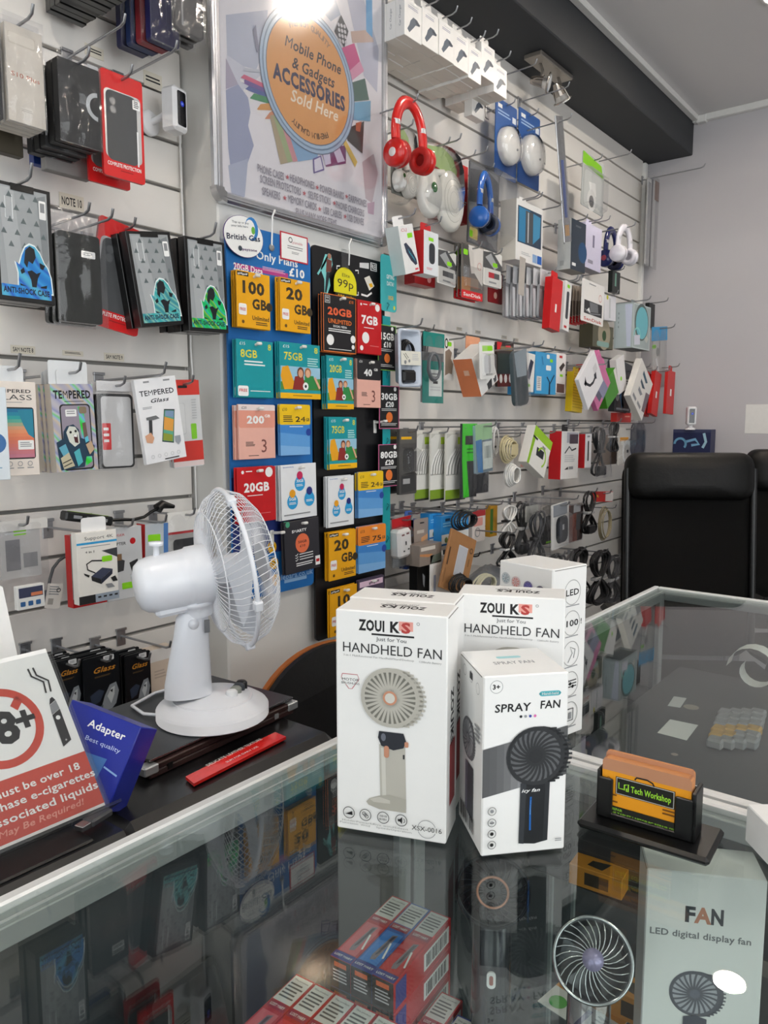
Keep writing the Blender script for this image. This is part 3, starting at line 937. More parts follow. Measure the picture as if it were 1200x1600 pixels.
# ================================================================== back desk, printers, laptops
def back_desk():
    DK = C('#17181a', .5); GB = C('#0c0c0e', .3, coat=.25); SAT = C('#151618', .35)
    z = ZC - .62
    t = Thing('work_desk', 'low dark work desk behind the counter holding the black printers', 'desk')
    q = t.part('desktop'); q.box(-.32, .95, .645, 1.2, z - .03, z, DK, .003)
    for x in (-.3, .89):
        for y in (.665, 1.13): p = t.part('leg'); p.box(x, x + .04, y, y + .04, 0, z - .03, DK)
    t.put((0, 0, 0))
    # printer with the laptops on it
    t = Thing('printer', 'glossy black printer under the closed laptops and the desk fan', 'printer')
    q = t.part('body'); q.box(-.17, .17, 0, .34, 0, .15, SAT, .01); q.box(-.165, .165, -.004, .02, .01, .1, GB, .006)
    p = t.part('lid'); p.box(-.175, .175, -.008, .345, .142, .176, GB, .02); p.box(-.15, .15, -.0095, -.006, .155, .158, C('#3c3d40', .3))
    t.put((.62, .722, z))
    t = Thing('printer', 'matt black printer under the over 18 sign', 'printer')
    q = t.part('body'); q.box(-.19, .19, 0, .32, 0, .15, SAT, .016)
    p = t.part('lid'); p.box(-.195, .195, -.006, .325, .15, .19, C('#1a1b1d', .3, coat=.25), .014); p.box(-.16, .15, .012, .3, .189, .193, C('#131416', .4), .003)
    p = t.part('paper_tray'); p.box(-.13, .13, -.008, .0, .04, .1, DK, .003)
    t.put((.25, .688, z))
    # laptops
    for i, (lab, mlid, zz, dx, dy, dep) in enumerate((('lower closed laptop with a brown edge and silver corner caps', C('#34211f', .35), z + .1764, 0, 0, .018), ('upper closed laptop in dark grey with a silver edge, the fan on its lid', C('#3d4044', .35, .3), z + .1950, .004, .006, .0055))):
        t = Thing('laptop', lab, 'laptop')
        q = t.part('base'); q.box(-.135, .135, 0, .19, 0, dep * .5, BLACK if i else mlid, .0015)
        p = t.part('lid'); p.box(-.135, .135, 0, .19, dep * .5 + .0004, dep - .0004, mlid, .0015)
        if i == 0:
            for s in (-1, 1): c = t.part('corner_cap', None, 'silver corner cap'); c.box(s * .133 - .011, s * .133 + .011, -.0015, .016, .006, dep - .0002, ALU, .0015)
            p = t.part('latch'); p.box(-.108, -.1, -.001, .002, .004, .012, BLACK); p = t.part('latch'); p.box(.092, .1, -.001, .002, .004, .012, ALU)
        else: p.box(-.1352, .1352, -.0006, .0004, dep * .5 - .0008, dep * .5 + .0016, CHROME)
        t.put((.668 + dx, .806 + dy, zz), .07)
    # red pouch
    t = Thing('accessory_pouch', 'flat red pouch lying on the printer in front of the laptops', 'pouch')
    P = [on_z(x, y, z + .178) for x, y in ((290, 1218), (303, 1229), (447, 1155), (430, 1148))]
    q = t.part('pouch'); o = P[0]
    vs = [(p.x - o.x, p.y - o.y, 0) for p in P]; q.add(vs + [(a, b, .004) for a, b, c in vs], [(0, 1, 2, 3), (7, 6, 5, 4), (0, 4, 5, 1), (1, 5, 6, 2), (2, 6, 7, 3), (3, 7, 4, 0)], C('#e0231f', .25, coat=.5, bump=.6, sc_=90))
    ex = Vector(vs[2]) - Vector(vs[1]); L = ex.length; an = math.atan2(ex.y, ex.x)
    f = Face(q, T(vs[1][0], vs[1][1], .004) @ RZ(an), L, .045); f.text('DELICATE LEATHER TEXTURE', .55, .48, .13, WHITE, w=.6); f.text('SLIM FOR DAILY USE', .55, .78, .08, WHITE, w=.35)
    t.put(o)
    return z


DZ = back_desk()


def adapter_box():
    t = Thing('adapter_carton', 'blue Adapter box leaning beside the over 18 sign', 'box')
    # placed by its three visible edges: it leans back on the sign holder
    f0 = .85; A = on_f(110, 1092, f0 + .035); B = on_f(218, 1135, f0); D = on_f(166, 1270, f0 - .035)
    ex = (B - A); ez = (B - D); w, h = ex.length, ez.length
    ex.normalize(); ey = ez.cross(ex).normalized(); ez = ex.cross(ey)
    d = .038
    W = Matrix(((ex.x, ey.x, ez.x, D.x), (ex.y, ey.y, ez.y, D.y), (ex.z, ey.z, ez.z, D.z), (0, 0, 0, 1))) @ T(-w / 2, 0, 0)
    q = t.part('carton'); BL = C('#1a2a96', .35, coat=.2); q.box(-w / 2, w / 2, 0, d, 0, h, BL, .001)
    f = F_front(q, w, h, 0); f.text('Adapter', .6, .17, .085, WHITE, w=.52, st=1); f.text('Best quality', .62, .335, .05, C('#c9d6f2'), w=.5)
    f.poly([(.25, .5), (.75, .47), (.72, .7), (.6, .77), (.25, .72)], C('#4676b8')); f.line([(.75, .56), (.95, .6)], .02, C('#8fb4e6'))
    f.poly([(.3, .74), (.62, .86), (.75, 1), (.3, 1)], C('#1f62cc')); 
    for a in ((.35, .8, .7, .95), (.4, .98, .75, .8), (.3, .9, .8, .88)): f.line([(a[0], a[1]), (a[2], a[3])], .02, C('#7fe0ff'))
    t.put(None, M=W)


adapter_box()


def age_sign():
    z = DZ + .1935
    t = Thing('sign_holder', 'clear leaning sign holder with the 18+ e-cigarette notice', 'sign')
    w, h = .165, .194; lean = math.radians(36)
    W = Matrix.Translation((.436 - w / 2 + .004, .742, z)) @ RX(-lean)
    q = t.part('acrylic_panel'); q.box(-w / 2 - .004, w / 2 + .004, -.004, -.002, 0, h, ACRYL); q.box(-w / 2 - .004, w / 2 + .004, .002, .004, 0, h, ACRYL)
    q.box(-w / 2 - .004, w / 2 + .004, -.03, .004, -.0005, .0025, ACRYL)
    q = t.part('notice'); q.box(-w / 2, w / 2, -.0008, .0004, .006, h + .006, C('#f3f3f1', .45))
    F = Face(q, T(-w / 2, -.0009, .006) @ RX(PI / 2), w, h)
    g = lambda x, y: fr(F, W, x, y)
    Z = lambda X, Y: g(X / 3.808, 900 + Y / 3.808)
    RD = C('#c8402e', .45)
    y0 = Z(478, 1050)[1]
    F.rect(0, y0, 1, .985, RD)
    c = Z(10, 905); r = abs(Z(285, 930)[0] - c[0])
    F.ring(c[0], c[1], r, r * .2, RD, n=40)
    F.text('18', c[0] - .05, c[1] + .005, .17, INK, w=.33, st=2); F.text('+', Z(155, 850)[0], Z(155, 850)[1], .13, INK, w=.15, st=2)
    p, s = Z(75, 740), Z(130, 740)
    F.poly([Z(90, 712), Z(135, 740), Z(105, 800), Z(60, 775)], RD)
    # vape pen with two wisps of smoke
    A, B = Z(300, 720), Z(400, 995)
    dx, dy = B[0] - A[0], B[1] - A[1]; L = math.hypot(dx * w, dy * h); ux, uy = dx / 1., dy / 1.
    def along(u, s): return (A[0] + dx * u + s * .032, A[1] + dy * u - s * .012)
    F.poly([along(.02, -.3), along(.02, .3), along(.12, .8), along(.12, -.8)], INK)
    F.poly([along(.13, -.8), along(.13, .8), along(.32, 1), along(.32, -1)], GREY); F.poly([along(.33, -1), along(.33, 1), along(1, 1.05), along(1, -1.05)], INK)
    F.disc(*along(.45, 0), .016, WHITE, n=10); F.text('+', *along(.93, 0), .02, WHITE)
    for o in (0, .035): F.line([(A[0] - .06 + o - .02, A[1] - .2 + .0), (A[0] - .075 + o, A[1] - .15), (A[0] - .01 + o, A[1] - .1), (A[0] - .02 + o, A[1] - .03)], .012, INK)
    for i, s in enumerate(('You must be over 18', 'to purchase e-cigarettes', 'and associated liquids')):
        F.text(s, c[0] + .01, (Z(410, 1150)[1], Z(485, 1195)[1], Z(475, 1280)[1])[i], .04, WHITE, w=(.76, .92, .9)[i], st=1)
    F.text('ID May Be Required!', c[0], min(.965, Z(425, 1370)[1]), .032, C('#e79a8c'), w=.66, st=1, sh=.2)
    t.put(None, M=W)
    # USB stick lying in the lip of the holder
    t = Thing('usb_stick', 'small silver and grey USB stick in front of the 18+ notice', 'usb stick')
    q = t.part('plug'); q.box(-.012, 0, -.006, .006, 0, .006, CHROME, .0006)
    q = t.part('body'); q.box(0, .03, -.008, .008, -.0005, .0075, C('#4a4b4e', .4), .002)
    t.put((.405, .722, z + .0032), .25)
    # white curled paper standing behind the sign
    t = Thing('paper_sheet', 'tall curled white sheet behind the 18+ notice', 'paper')
    q = t.part('sheet')
    def fn(u, v): return ((u - .5) * .2, .03 * math.sin(u * 2.2) + .075 * v, v * .255 * (1 - .12 * max(0, u - .55) ** 2 * 6))
    q.grid(fn, 12, 12, C('#f2f2f0', .6)); q.grid(lambda u, v: tuple(Vector(fn(u, v)) + Vector((0, .0012, 0))), 12, 12, C('#f2f2f0', .6))
    for v in (.42, .52, .6, .83):
        q.tube([Vector(fn(u / 10, v)) + Vector((0, -.0006, 0)) for u in range(0, 7)], .0005, C('#8a8a8a'), 4)
    t.put((on_b(47, 1000, .92).x - .1, .885, z - .001))


age_sign()


# ================================================================== chairs
def office_chair(label, loc, yaw):
    t = Thing('office_chair', label, 'chair', 'black high-backed office chairs')
    LE = C('#060606', .5, spec=.22, nz=.3, bump=.5, sc_=45); MESH = C('#030303', .8, spec=.12, nz=.4, sc_=300); PL = C('#121213', .3)
    def pad(mb, w, h, d, z0, y0, r, mat, bulge=.02, lean=0.):
        P = rrect_pts(w, h, r, 6); n = len(P)
        vs = []
        for k, (y, s) in enumerate(((y0 + d, .985), (y0 + .02, 1.0), (y0, .97), (y0 - bulge, .8), (y0 - bulge * 1.2, .35))):
            for x, z in P:
                zz = h / 2 + (z - h / 2) * s
                vs.append((x * s, y + lean * zz, z0 + zz))
        fs = [(k * n + i, k * n + (i + 1) % n, (k + 1) * n + (i + 1) % n, (k + 1) * n + i) for k in range(4) for i in range(n)]
        mb.add(vs, fs, mat, None, True); mb.add(vs, [tuple(range(n))[::-1], tuple(range(4 * n, 5 * n))], mat)
    q = t.part('backrest'); pad(q, .45, .7, .05, .53, .0, .07, MESH, .006, .1)
    for s in (-1, 1): q.tube([(s * .215, -.005 + .1 * z, .53 + z) for z in (.05, .2, .4, .6, .66)], .012, PL, 8)
    q = t.part('headrest'); pad(q, .44, .165, .06, 1.08, .035, .05, LE, .022, .1)
    q = t.part('seat'); q.box(-.25, .25, -.5, .0, .44, .53, LE, .035)
    for s in (-1, 1):
        p = t.part('armrest'); p.tube([(s * .26, -.05, .5), (s * .29, -.1, .7), (s * .29, -.32, .71), (s * .27, -.36, .5)], .016, PL, 8); p.box(s * .29 - .03, s * .29 + .03, -.33, -.06, .705, .735, PL, .012)
    p = t.part('gas_column'); p.tube([(0, -.25, .08), (0, -.25, .44)], .028, PL, 12)
    p = t.part('star_base')
    for k in range(5):
        a = 2 * PI * k / 5; p.tube([(0, -.25, .1), (.3 * math.cos(a), -.25 + .3 * math.sin(a), .06)], [.03, .018], PL, 8)
    for k in range(5):
        a = 2 * PI * k / 5; c = t.part('caster'); c.lathe([(.0, -.02), (.028, -.02), (.03, 0), (.028, .02), (0, .02)], PL, 14, T(.3 * math.cos(a), -.25 + .3 * math.sin(a), .03) @ RX(PI / 2))
    t.put(loc, yaw)


office_chair('black high-backed office chair with worn headrest at the end of the counter', (2.72, .80, 0), math.radians(-56))
office_chair('second black office chair, partly behind the first one, near the grey wall', (3.36, .55, 0), math.radians(-53))


def shell_chair():
    t = Thing('shell_chair', 'black leather chair with an orange-brown wooden edge behind the counter', 'chair')
    LE = C('#121213', .45, nz=.3, bump=.3, sc_=60); WD = C('#a8602a', .45)
    def fn(y, s):
        return lambda u, v: None
    def shell(mb, s, y0, mat):
        n = 24; P = []
        for i in range(n + 1):
            a = PI * i / n; P.append((.25 * s * math.cos(a), .42 + (.17 if True else 0) * s * math.sin(a)))
        P += [(-.2 * s, .0), (.2 * s, .0)]
        vs = [(x, y0 - .3 * x * x + .12 * z, z) for x, z in P]
        m = len(P); o = [(x, y + .012, z) for x, y, z in vs]
        mb.add(vs + o, [tuple(range(m)), tuple(range(2 * m - 1, m - 1, -1))] + [(i, i + m, (i + 1) % m + m, (i + 1) % m) for i in range(m)], mat)
    q = t.part('wooden_shell', None, 'orange-brown plywood edge'); q.M = T(0, 0, .262); shell(q, 1.03, .012, WD)
    q = t.part('backrest_leather'); q.M = T(0, 0, .267); shell(q, 1., -.004, LE)
    q = t.part('seat'); q.box(-.23, .23, -.44, .0, .4, .46, LE, .025)
    for x in (-.19, .19):
        for y in (-.4, -.05): p = t.part('leg'); p.tube([(x * .8, y, .42), (x, y * 1.05, 0)], .012, CHROME, 8)
    t.put((1.225, 1.07, 0), 0)
    t.o.location.z = 0


shell_chair()


# ================================================================== card holder on the counter
def card_holder():
    z = TOP + .002
    B = BLACK
    A = [on_z(x, y, z) for x, y in ((900, 1293), (1107, 1358), (1132, 1307))]
    ex = A[1] - A[0]; w = ex.length; yaw = math.atan2(ex.y, ex.x); d = (A[2] - A[1]).length
    t = Thing('card_holder', 'black card holder stacked with orange business cards', 'card holder')
    q = t.part('base'); q.box(0, w, 0, d, 0, .008, B, .003)
    q = t.part('pocket')
    for s in (0, 1):
        x0 = w * .1 if s == 0 else w * .86 - .004
        q.box(x0, x0 + .003 if s == 0 else x0 + .004, d * .3, d * .72, .008, .054, B, .001)
        q.box(x0 if s == 0 else x0 - .014, x0 + .015 if s == 0 else x0 + .004, d * .3, d * .3 + .003, .008, .047, B, .001)
    q.box(w * .1, w * .86, d * .72 - .003, d * .72, .008, .05, B, .001); q.box(w * .1 + .01, w * .86 - .01, d * .3, d * .3 + .003, .008, .014, B, .001)
    W = Matrix.Translation(A[0]) @ RZ(yaw)
    t.put(None, M=W)
    # the cards: face forward, a block of them
    OR = C('#f0a01c', .45); n = 12; cw, ch = w * .76 - .009, .057
    x0 = w * .1 + .004
    for i in range(n):
        t = Thing('business_card', ('front orange business card in the black holder' if i == 0 else 'orange card behind the front one in the black holder'), 'card', 'cards in the black holder')
        q = t.part('card')
        P = rrect_pts(cw, ch - .0, .004, 4)
        q.prism(P, 0, .0009, OR, None, C('#c98a5c', .6))
        F = F_front(q, cw, ch, 0.)
        F.poly([(.02, .0), (.98, .0), (1, .06), (1, .2), (0, .2), (0, .06)], C('#c08a68', .5))
        if i == 0:
            F.rect(.16, .27, .83, .57, INK); F.rect(.17, .28, .82, .56, C('#d8d6d0')); F.rect(.177, .29, .813, .55, C('#15160f'))
            F.text('Tech Workshop', .565, .425, .1, C('#a6e83a'), w=.45, st=1)
            F.line([(.2, .36), (.2, .46), (.255, .46)], .01, C('#a6e83a')); F.line([(.265, .47), (.265, .38), (.31, .36), (.31, .48), (.29, .48), (.29, .43)], .014, C('#a6e83a'))
            F.line([(.38, .25), (.4, .205), (.52, .2), (.58, .23), (.6, .28)], .018, INK)
            F.ring(.08, .33, .018, .006, C('#7a4a10')); F.rect(.06, .36, .1, .42, C('#7a4a10'))
            F.lines(.02, .58, .2, .75, 3, C('#7a4a10'), .4); F.lines(.7, .6, .98, .72, 2, C('#7a4a10'), .3)
            F.rect(0, .78, 1, 1, C('#1d1d15')); F.text('PHONE TABLET LAPTOP PC REPAIR SERVICES', .5, .9, .045, C('#8fc93a'), w=.95, st=1); F.text('TOP REPAIR', .15, .83, .04, C('#8fc93a'), w=.2, st=1)
        t.put(None, M=W @ T(x0 + cw / 2, d * .3 + .0035 + .00105 * i, .0082 + (.004 if i > 8 else .0)))
    # white carton corner at the frame edge
    t = Thing('carton', 'white carton corner beside the card holder at the picture edge', 'box')
    P = on_z(1160, 1312, z + .0); q = t.part('carton'); q.box(0, .1, -.05, 0, 0, .035, WHITE, .001)
    t.put((P.x, P.y - .002, z), math.radians(-50))


card_holder()


# ================================================================== poster in its snap frame
def poster():
    t = Thing('snap_frame', 'large silver-framed mobile phone accessories poster on the pillar', 'poster')
    b = 1.372; x0, x1 = 1.132, 1.738; z0, z1 = ZC + .482, ZC + 1.285; w, h = x1 - x0, z1 - z0
    W = Matrix.Translation(((x0 + x1) / 2, b, z0))
    t.W = W
    AL = C('#d5d6da', .25, .9); q = t.part('frame'); fw = .024
    for (a, c, e, g) in ((-w / 2 + .02, w / 2 - .02, 0, fw), (-w / 2 + .02, w / 2 - .02, h - fw, h), ):
        q.box(a, c, -.006, .014, e, g, AL, .005); q.box(a, c, -.0075, -.005, e + .009, e + .0115, AL, .001)
    for (a, c) in ((-w / 2, -w / 2 + fw), (w / 2 - fw, w / 2)): q.box(a, c, -.006, .014, .02, h - .02, AL, .005); q.box(a + .009, a + .0115, -.0075, -.005, .02, h - .02, AL, .001)
    for sx in (-1, 1):
        for zz, s in ((0, 1), (h, -1)):
            c = t.part('corner_cap', None, 'shiny rounded chrome corner'); r = .03; cx, cz = sx * (w / 2 - r), zz + s * r
            P = []
            a0 = {(-1, 1): 180, (1, 1): 270, (-1, -1): 90, (1, -1): 0}[sx, s]
            for i in range(9): a = math.radians(a0 + 90 * i / 8); P.append((cx + (r + .001) * math.cos(a), cz + (r + .001) * math.sin(a)))
            for i in range(9): a = math.radians(a0 + 90 - 90 * i / 8); P.append((cx + (r - fw + .002) * math.cos(a), cz + (r - fw + .002) * math.sin(a)))
            c.prism(P[::-1], -.0075, .0135, CHROME)
    q = t.part('print'); q.box(-w / 2 + .02, w / 2 - .02, .0, .003, .02, h - .02, C('#eeebf1', .5))
    F = F_front(q, w, h, 0); Z = lambda X, Y: fr(F, W, 310 + X / 3.871, Y / 3.871)
    def P(c, *pts, r=.5): F.poly([Z(*p) for p in pts], C(c, r, nz=.12, sc_=25), False); F.k += .3
    # hazy blue crowd of people
    P('#c3c8da', (165, 90), (420, 60), (400, 300), (350, 420), (175, 380)); P('#d5d7e4', (170, 330), (300, 420), (420, 420), (300, 520), (180, 640)); F.k += 1
    P('#a4abc8', (165, 545), (240, 510), (300, 590), (315, 680), (300, 760), (335, 880), (300, 980), (205, 1100), (180, 900)); P('#b9c0d6', (180, 1000), (300, 960), (280, 1190), (200, 1180))
    P('#b5aec2', (165, 350), (240, 510), (165, 540)); P('#cdbcc4', (990, 980), (1060, 930), (1085, 1050), (1050, 1230), (1010, 1200)); P('#cfb0c4', (1020, 1230), (1065, 1220), (1060, 1300), (1025, 1290))
    P('#c4c6d8', (900, 0), (1000, 0), (1090, 300), (1080, 560), (1000, 460)); P('#cbb0a4', (920, 190), (1040, 180), (1060, 255), (930, 260))
    P('#b9c3d6', (690, 0), (830, 0), (860, 90), (800, 130)); F.k += 1
    P('#5ea5d8', (1012, 0), (1050, 0), (1052, 230), (1014, 190))
    # fan of goods round the badge
    for c, p in (('#d96a8a', ((255, 470), (275, 450), (445, 530), (440, 555))), ('#77609f', ((262, 500), (280, 480), (445, 555), (440, 585))), ('#5669a4', ((280, 540), (305, 520), (450, 580), (445, 605))),
                 ('#4f9a6c', ((310, 595), (335, 565), (460, 600), (465, 640))), ('#e0a25e', ((350, 665), (375, 630), (470, 620), (490, 670))), ('#e29a7a', ((400, 720), (430, 680), (480, 650), (520, 720)))): P(c, *p)
    for x, y in ((262, 490), (285, 550), (318, 612), (362, 675), (415, 735)): P('#f2f0f0', (x - 12, y - 14), (x + 12, y - 4), (x + 14, y + 14), (x - 10, y + 4))
    P('#b9a98e', (430, 700), (470, 690), (540, 985), (495, 995)); P('#a9b98e', (450, 700), (490, 720), (575, 975), (540, 985)); P('#d89aa2', (490, 720), (560, 800), (600, 975), (570, 980)); P('#8fb4d8', (540, 790), (720, 900), (720, 960), (600, 978))
    P('#6d5f9f', (690, 960), (740, 940), (760, 1030), (695, 1050)); P('#e9e4f2', (698, 968), (735, 950), (752, 1022), (702, 1040)); P('#7a4a78', (735, 900), (890, 880), (890, 990), (770, 1010)); P('#d9d2ea', (745, 910), (790, 900), (800, 990), (765, 1000)); P('#d9d2ea', (810, 900), (850, 890), (885, 975), (840, 985))
    P('#e2bf5a', (870, 860), (890, 850), (960, 980), (945, 1012)); P('#3d3636', (890, 780), (1000, 735), (990, 930), (900, 850)); P('#b25a3c', (950, 745), (985, 735), (975, 800), (950, 790))
    P('#7db4d6', (935, 620), (1040, 610), (1038, 735), (930, 725)); P('#55756d', (925, 500), (1005, 475), (1030, 605), (935, 615)); P('#d45a94', (865, 290), (940, 262), (975, 370), (900, 440)); P('#e2a0bf', (900, 440), (975, 370), (1000, 430), (925, 490))
    P('#45434a', (820, 190), (860, 90), (905, 190), (880, 290)); P('#c9ccd8', (270, 410), (430, 430), (430, 445), (275, 430)); P('#8d8fa6', (325, 180), (345, 150), (365, 310), (350, 320)); F.k += 1
    for i in range(3):
        for j in range(4): F.disc(*Z(845 + i * 18 + j * 3, 150 + j * 32 + i * 6), .008, C('#d9d7dd'), n=8, up=False)
    c = Z(672, 492); r = .258
    F.disc(*c, r * 1.06, C('#6d7890', .4), n=48); F.disc(*c, r * 1.045, C('#aec4dc', .35), n=48); F.disc(*c, r * 1.0, C('#7d93ae', .35), n=48); F.disc(*c, r * .975, C('#b4cbe2', .35), n=48); F.disc(*c, r * .93, C('#69788f'), n=48); F.disc(*c, r * .915, C('#e6a768', .5), n=48)
    DKP = C('#3b3542'); kk = F.k
    def wd(x0, x1): return abs(Z(*x1)[0] - Z(*x0)[0])
    F.text('Mobile Phone', *Z(692, 335), .031, DKP, w=wd((520, 250), (862, 430)), st=1, sh=.25)
    F.text('& Gadgets', *Z(692, 440), .031, DKP, w=wd((565, 375), (822, 520)), st=1, sh=.25)
    F.text('ACCESSORIES', *Z(678, 535), .041, C('#3c3c5e'), w=wd((460, 440), (892, 640)), st=2)
    F.text('Sold Here', *Z(700, 640), .033, C('#f6ead8'), w=wd((555, 590), (842, 700)), st=1, sh=.25)
    for tx, a0, a1 in (('PREMIUM QUALITY', 238, 302), ('PREMIUM QUALITY', 62, 118)):
        for i, chh in enumerate(tx):
            a = math.radians(a0 + (a1 - a0) * i / (len(tx) - 1)); s = 1 if a0 < 180 else -1
            px, py = c[0] + r * .79 * math.cos(a), c[1] - r * .79 * math.sin(a) * w / h * -s * (1 if s == 1 else 1)
            if a0 < 180: F.text(chh, c[0] - r * .79 * math.cos(a) * -1, c[1] + r * .79 * math.sin(a) * w / h, .016, C('#7d5c42'), w=.02, st=1, rot=PI + (PI / 2 - a))
            else: F.text(chh, c[0] + r * .79 * math.cos(a), c[1] + r * .79 * math.sin(a) * w / h, .016, C('#a08068'), w=.02, st=1, rot=-(a - 1.5 * PI))
    GR = C('#a29eaa'); ST = C('#c9606c')
    rows = (((('PHONE CASES', 435, 1043), ('HEADPHONES', 625, 1100), ('POWER BANKS', 805, 1163), ('EARPHONES', 960, 1216)), ((535, 1073), (715, 1135), (893, 1190))),
            ((('SCREEN PROTECTORS', 497, 1122), ('SELFIE STICKS', 730, 1198), ('PHONE CHARGERS', 915, 1265)), ((637, 1170), (819, 1230))),
            ((('SPEAKERS', 438, 1172), ('MEMORY CARDS', 627, 1228), ('USB CABLES', 808, 1287), ('USB DRIVES', 947, 1330)), ((519, 1198), (730, 1265), (884, 1310))),
            ((('PLUS MANY MORE ITEMS', 713, 1318),), ()))
    for row, stars in rows:
        for s, x, y in row:
            L = layout(s, 1)[2]; F.text(s, *Z(x, y), .021, GR, w=L * .0212, st=1)
        for x, y in stars:
            p = Z(x, y); Q = []
            for i in range(10): a = PI * i / 5 - PI / 2; rr = .011 if i % 2 == 0 else .0045; Q.append((p[0] + rr * math.cos(a), p[1] + rr * math.sin(a) * w / h))
            F.poly(Q, ST, False)
    q = t.part('clear_cover'); q.box(-w / 2 + .02, w / 2 - .02, -.0042, -.0034, .02, h - .02, clear('poster_cover', (.97, .97, .97), .13, 1.3, .015))
    t.put(None, M=W)


poster()
# ================================================================== SIM boards on the pillar
def gb(F, s1, s2=None): pass


def peg(a, z, y, L, label, col=None):
    k = ('peg', col)
    if k not in _hk:
        m = C(col or '#e9e7e2', .35); t = Thing('display_peg', label, 'hook', 'plastic pegs on the SIM boards')
        q = t.part('peg'); q.box(-.006, .006, -.004, 0, -.03, .006, m, .0015); q.tube([(0, -.002, 0), (0, -L * .6, .001), (0, -L, .004)], [.004, .0035, .003], m, 8); q.box(-.007, .007, -L - .004, -L + .004, .0, .007, m, .002)
        _hk[k] = t.put((a, y, z))
        return _hk[k]
    r = copy_tree(_hk[k]); r.location = (a, y, z); r['label'] = label
    return r


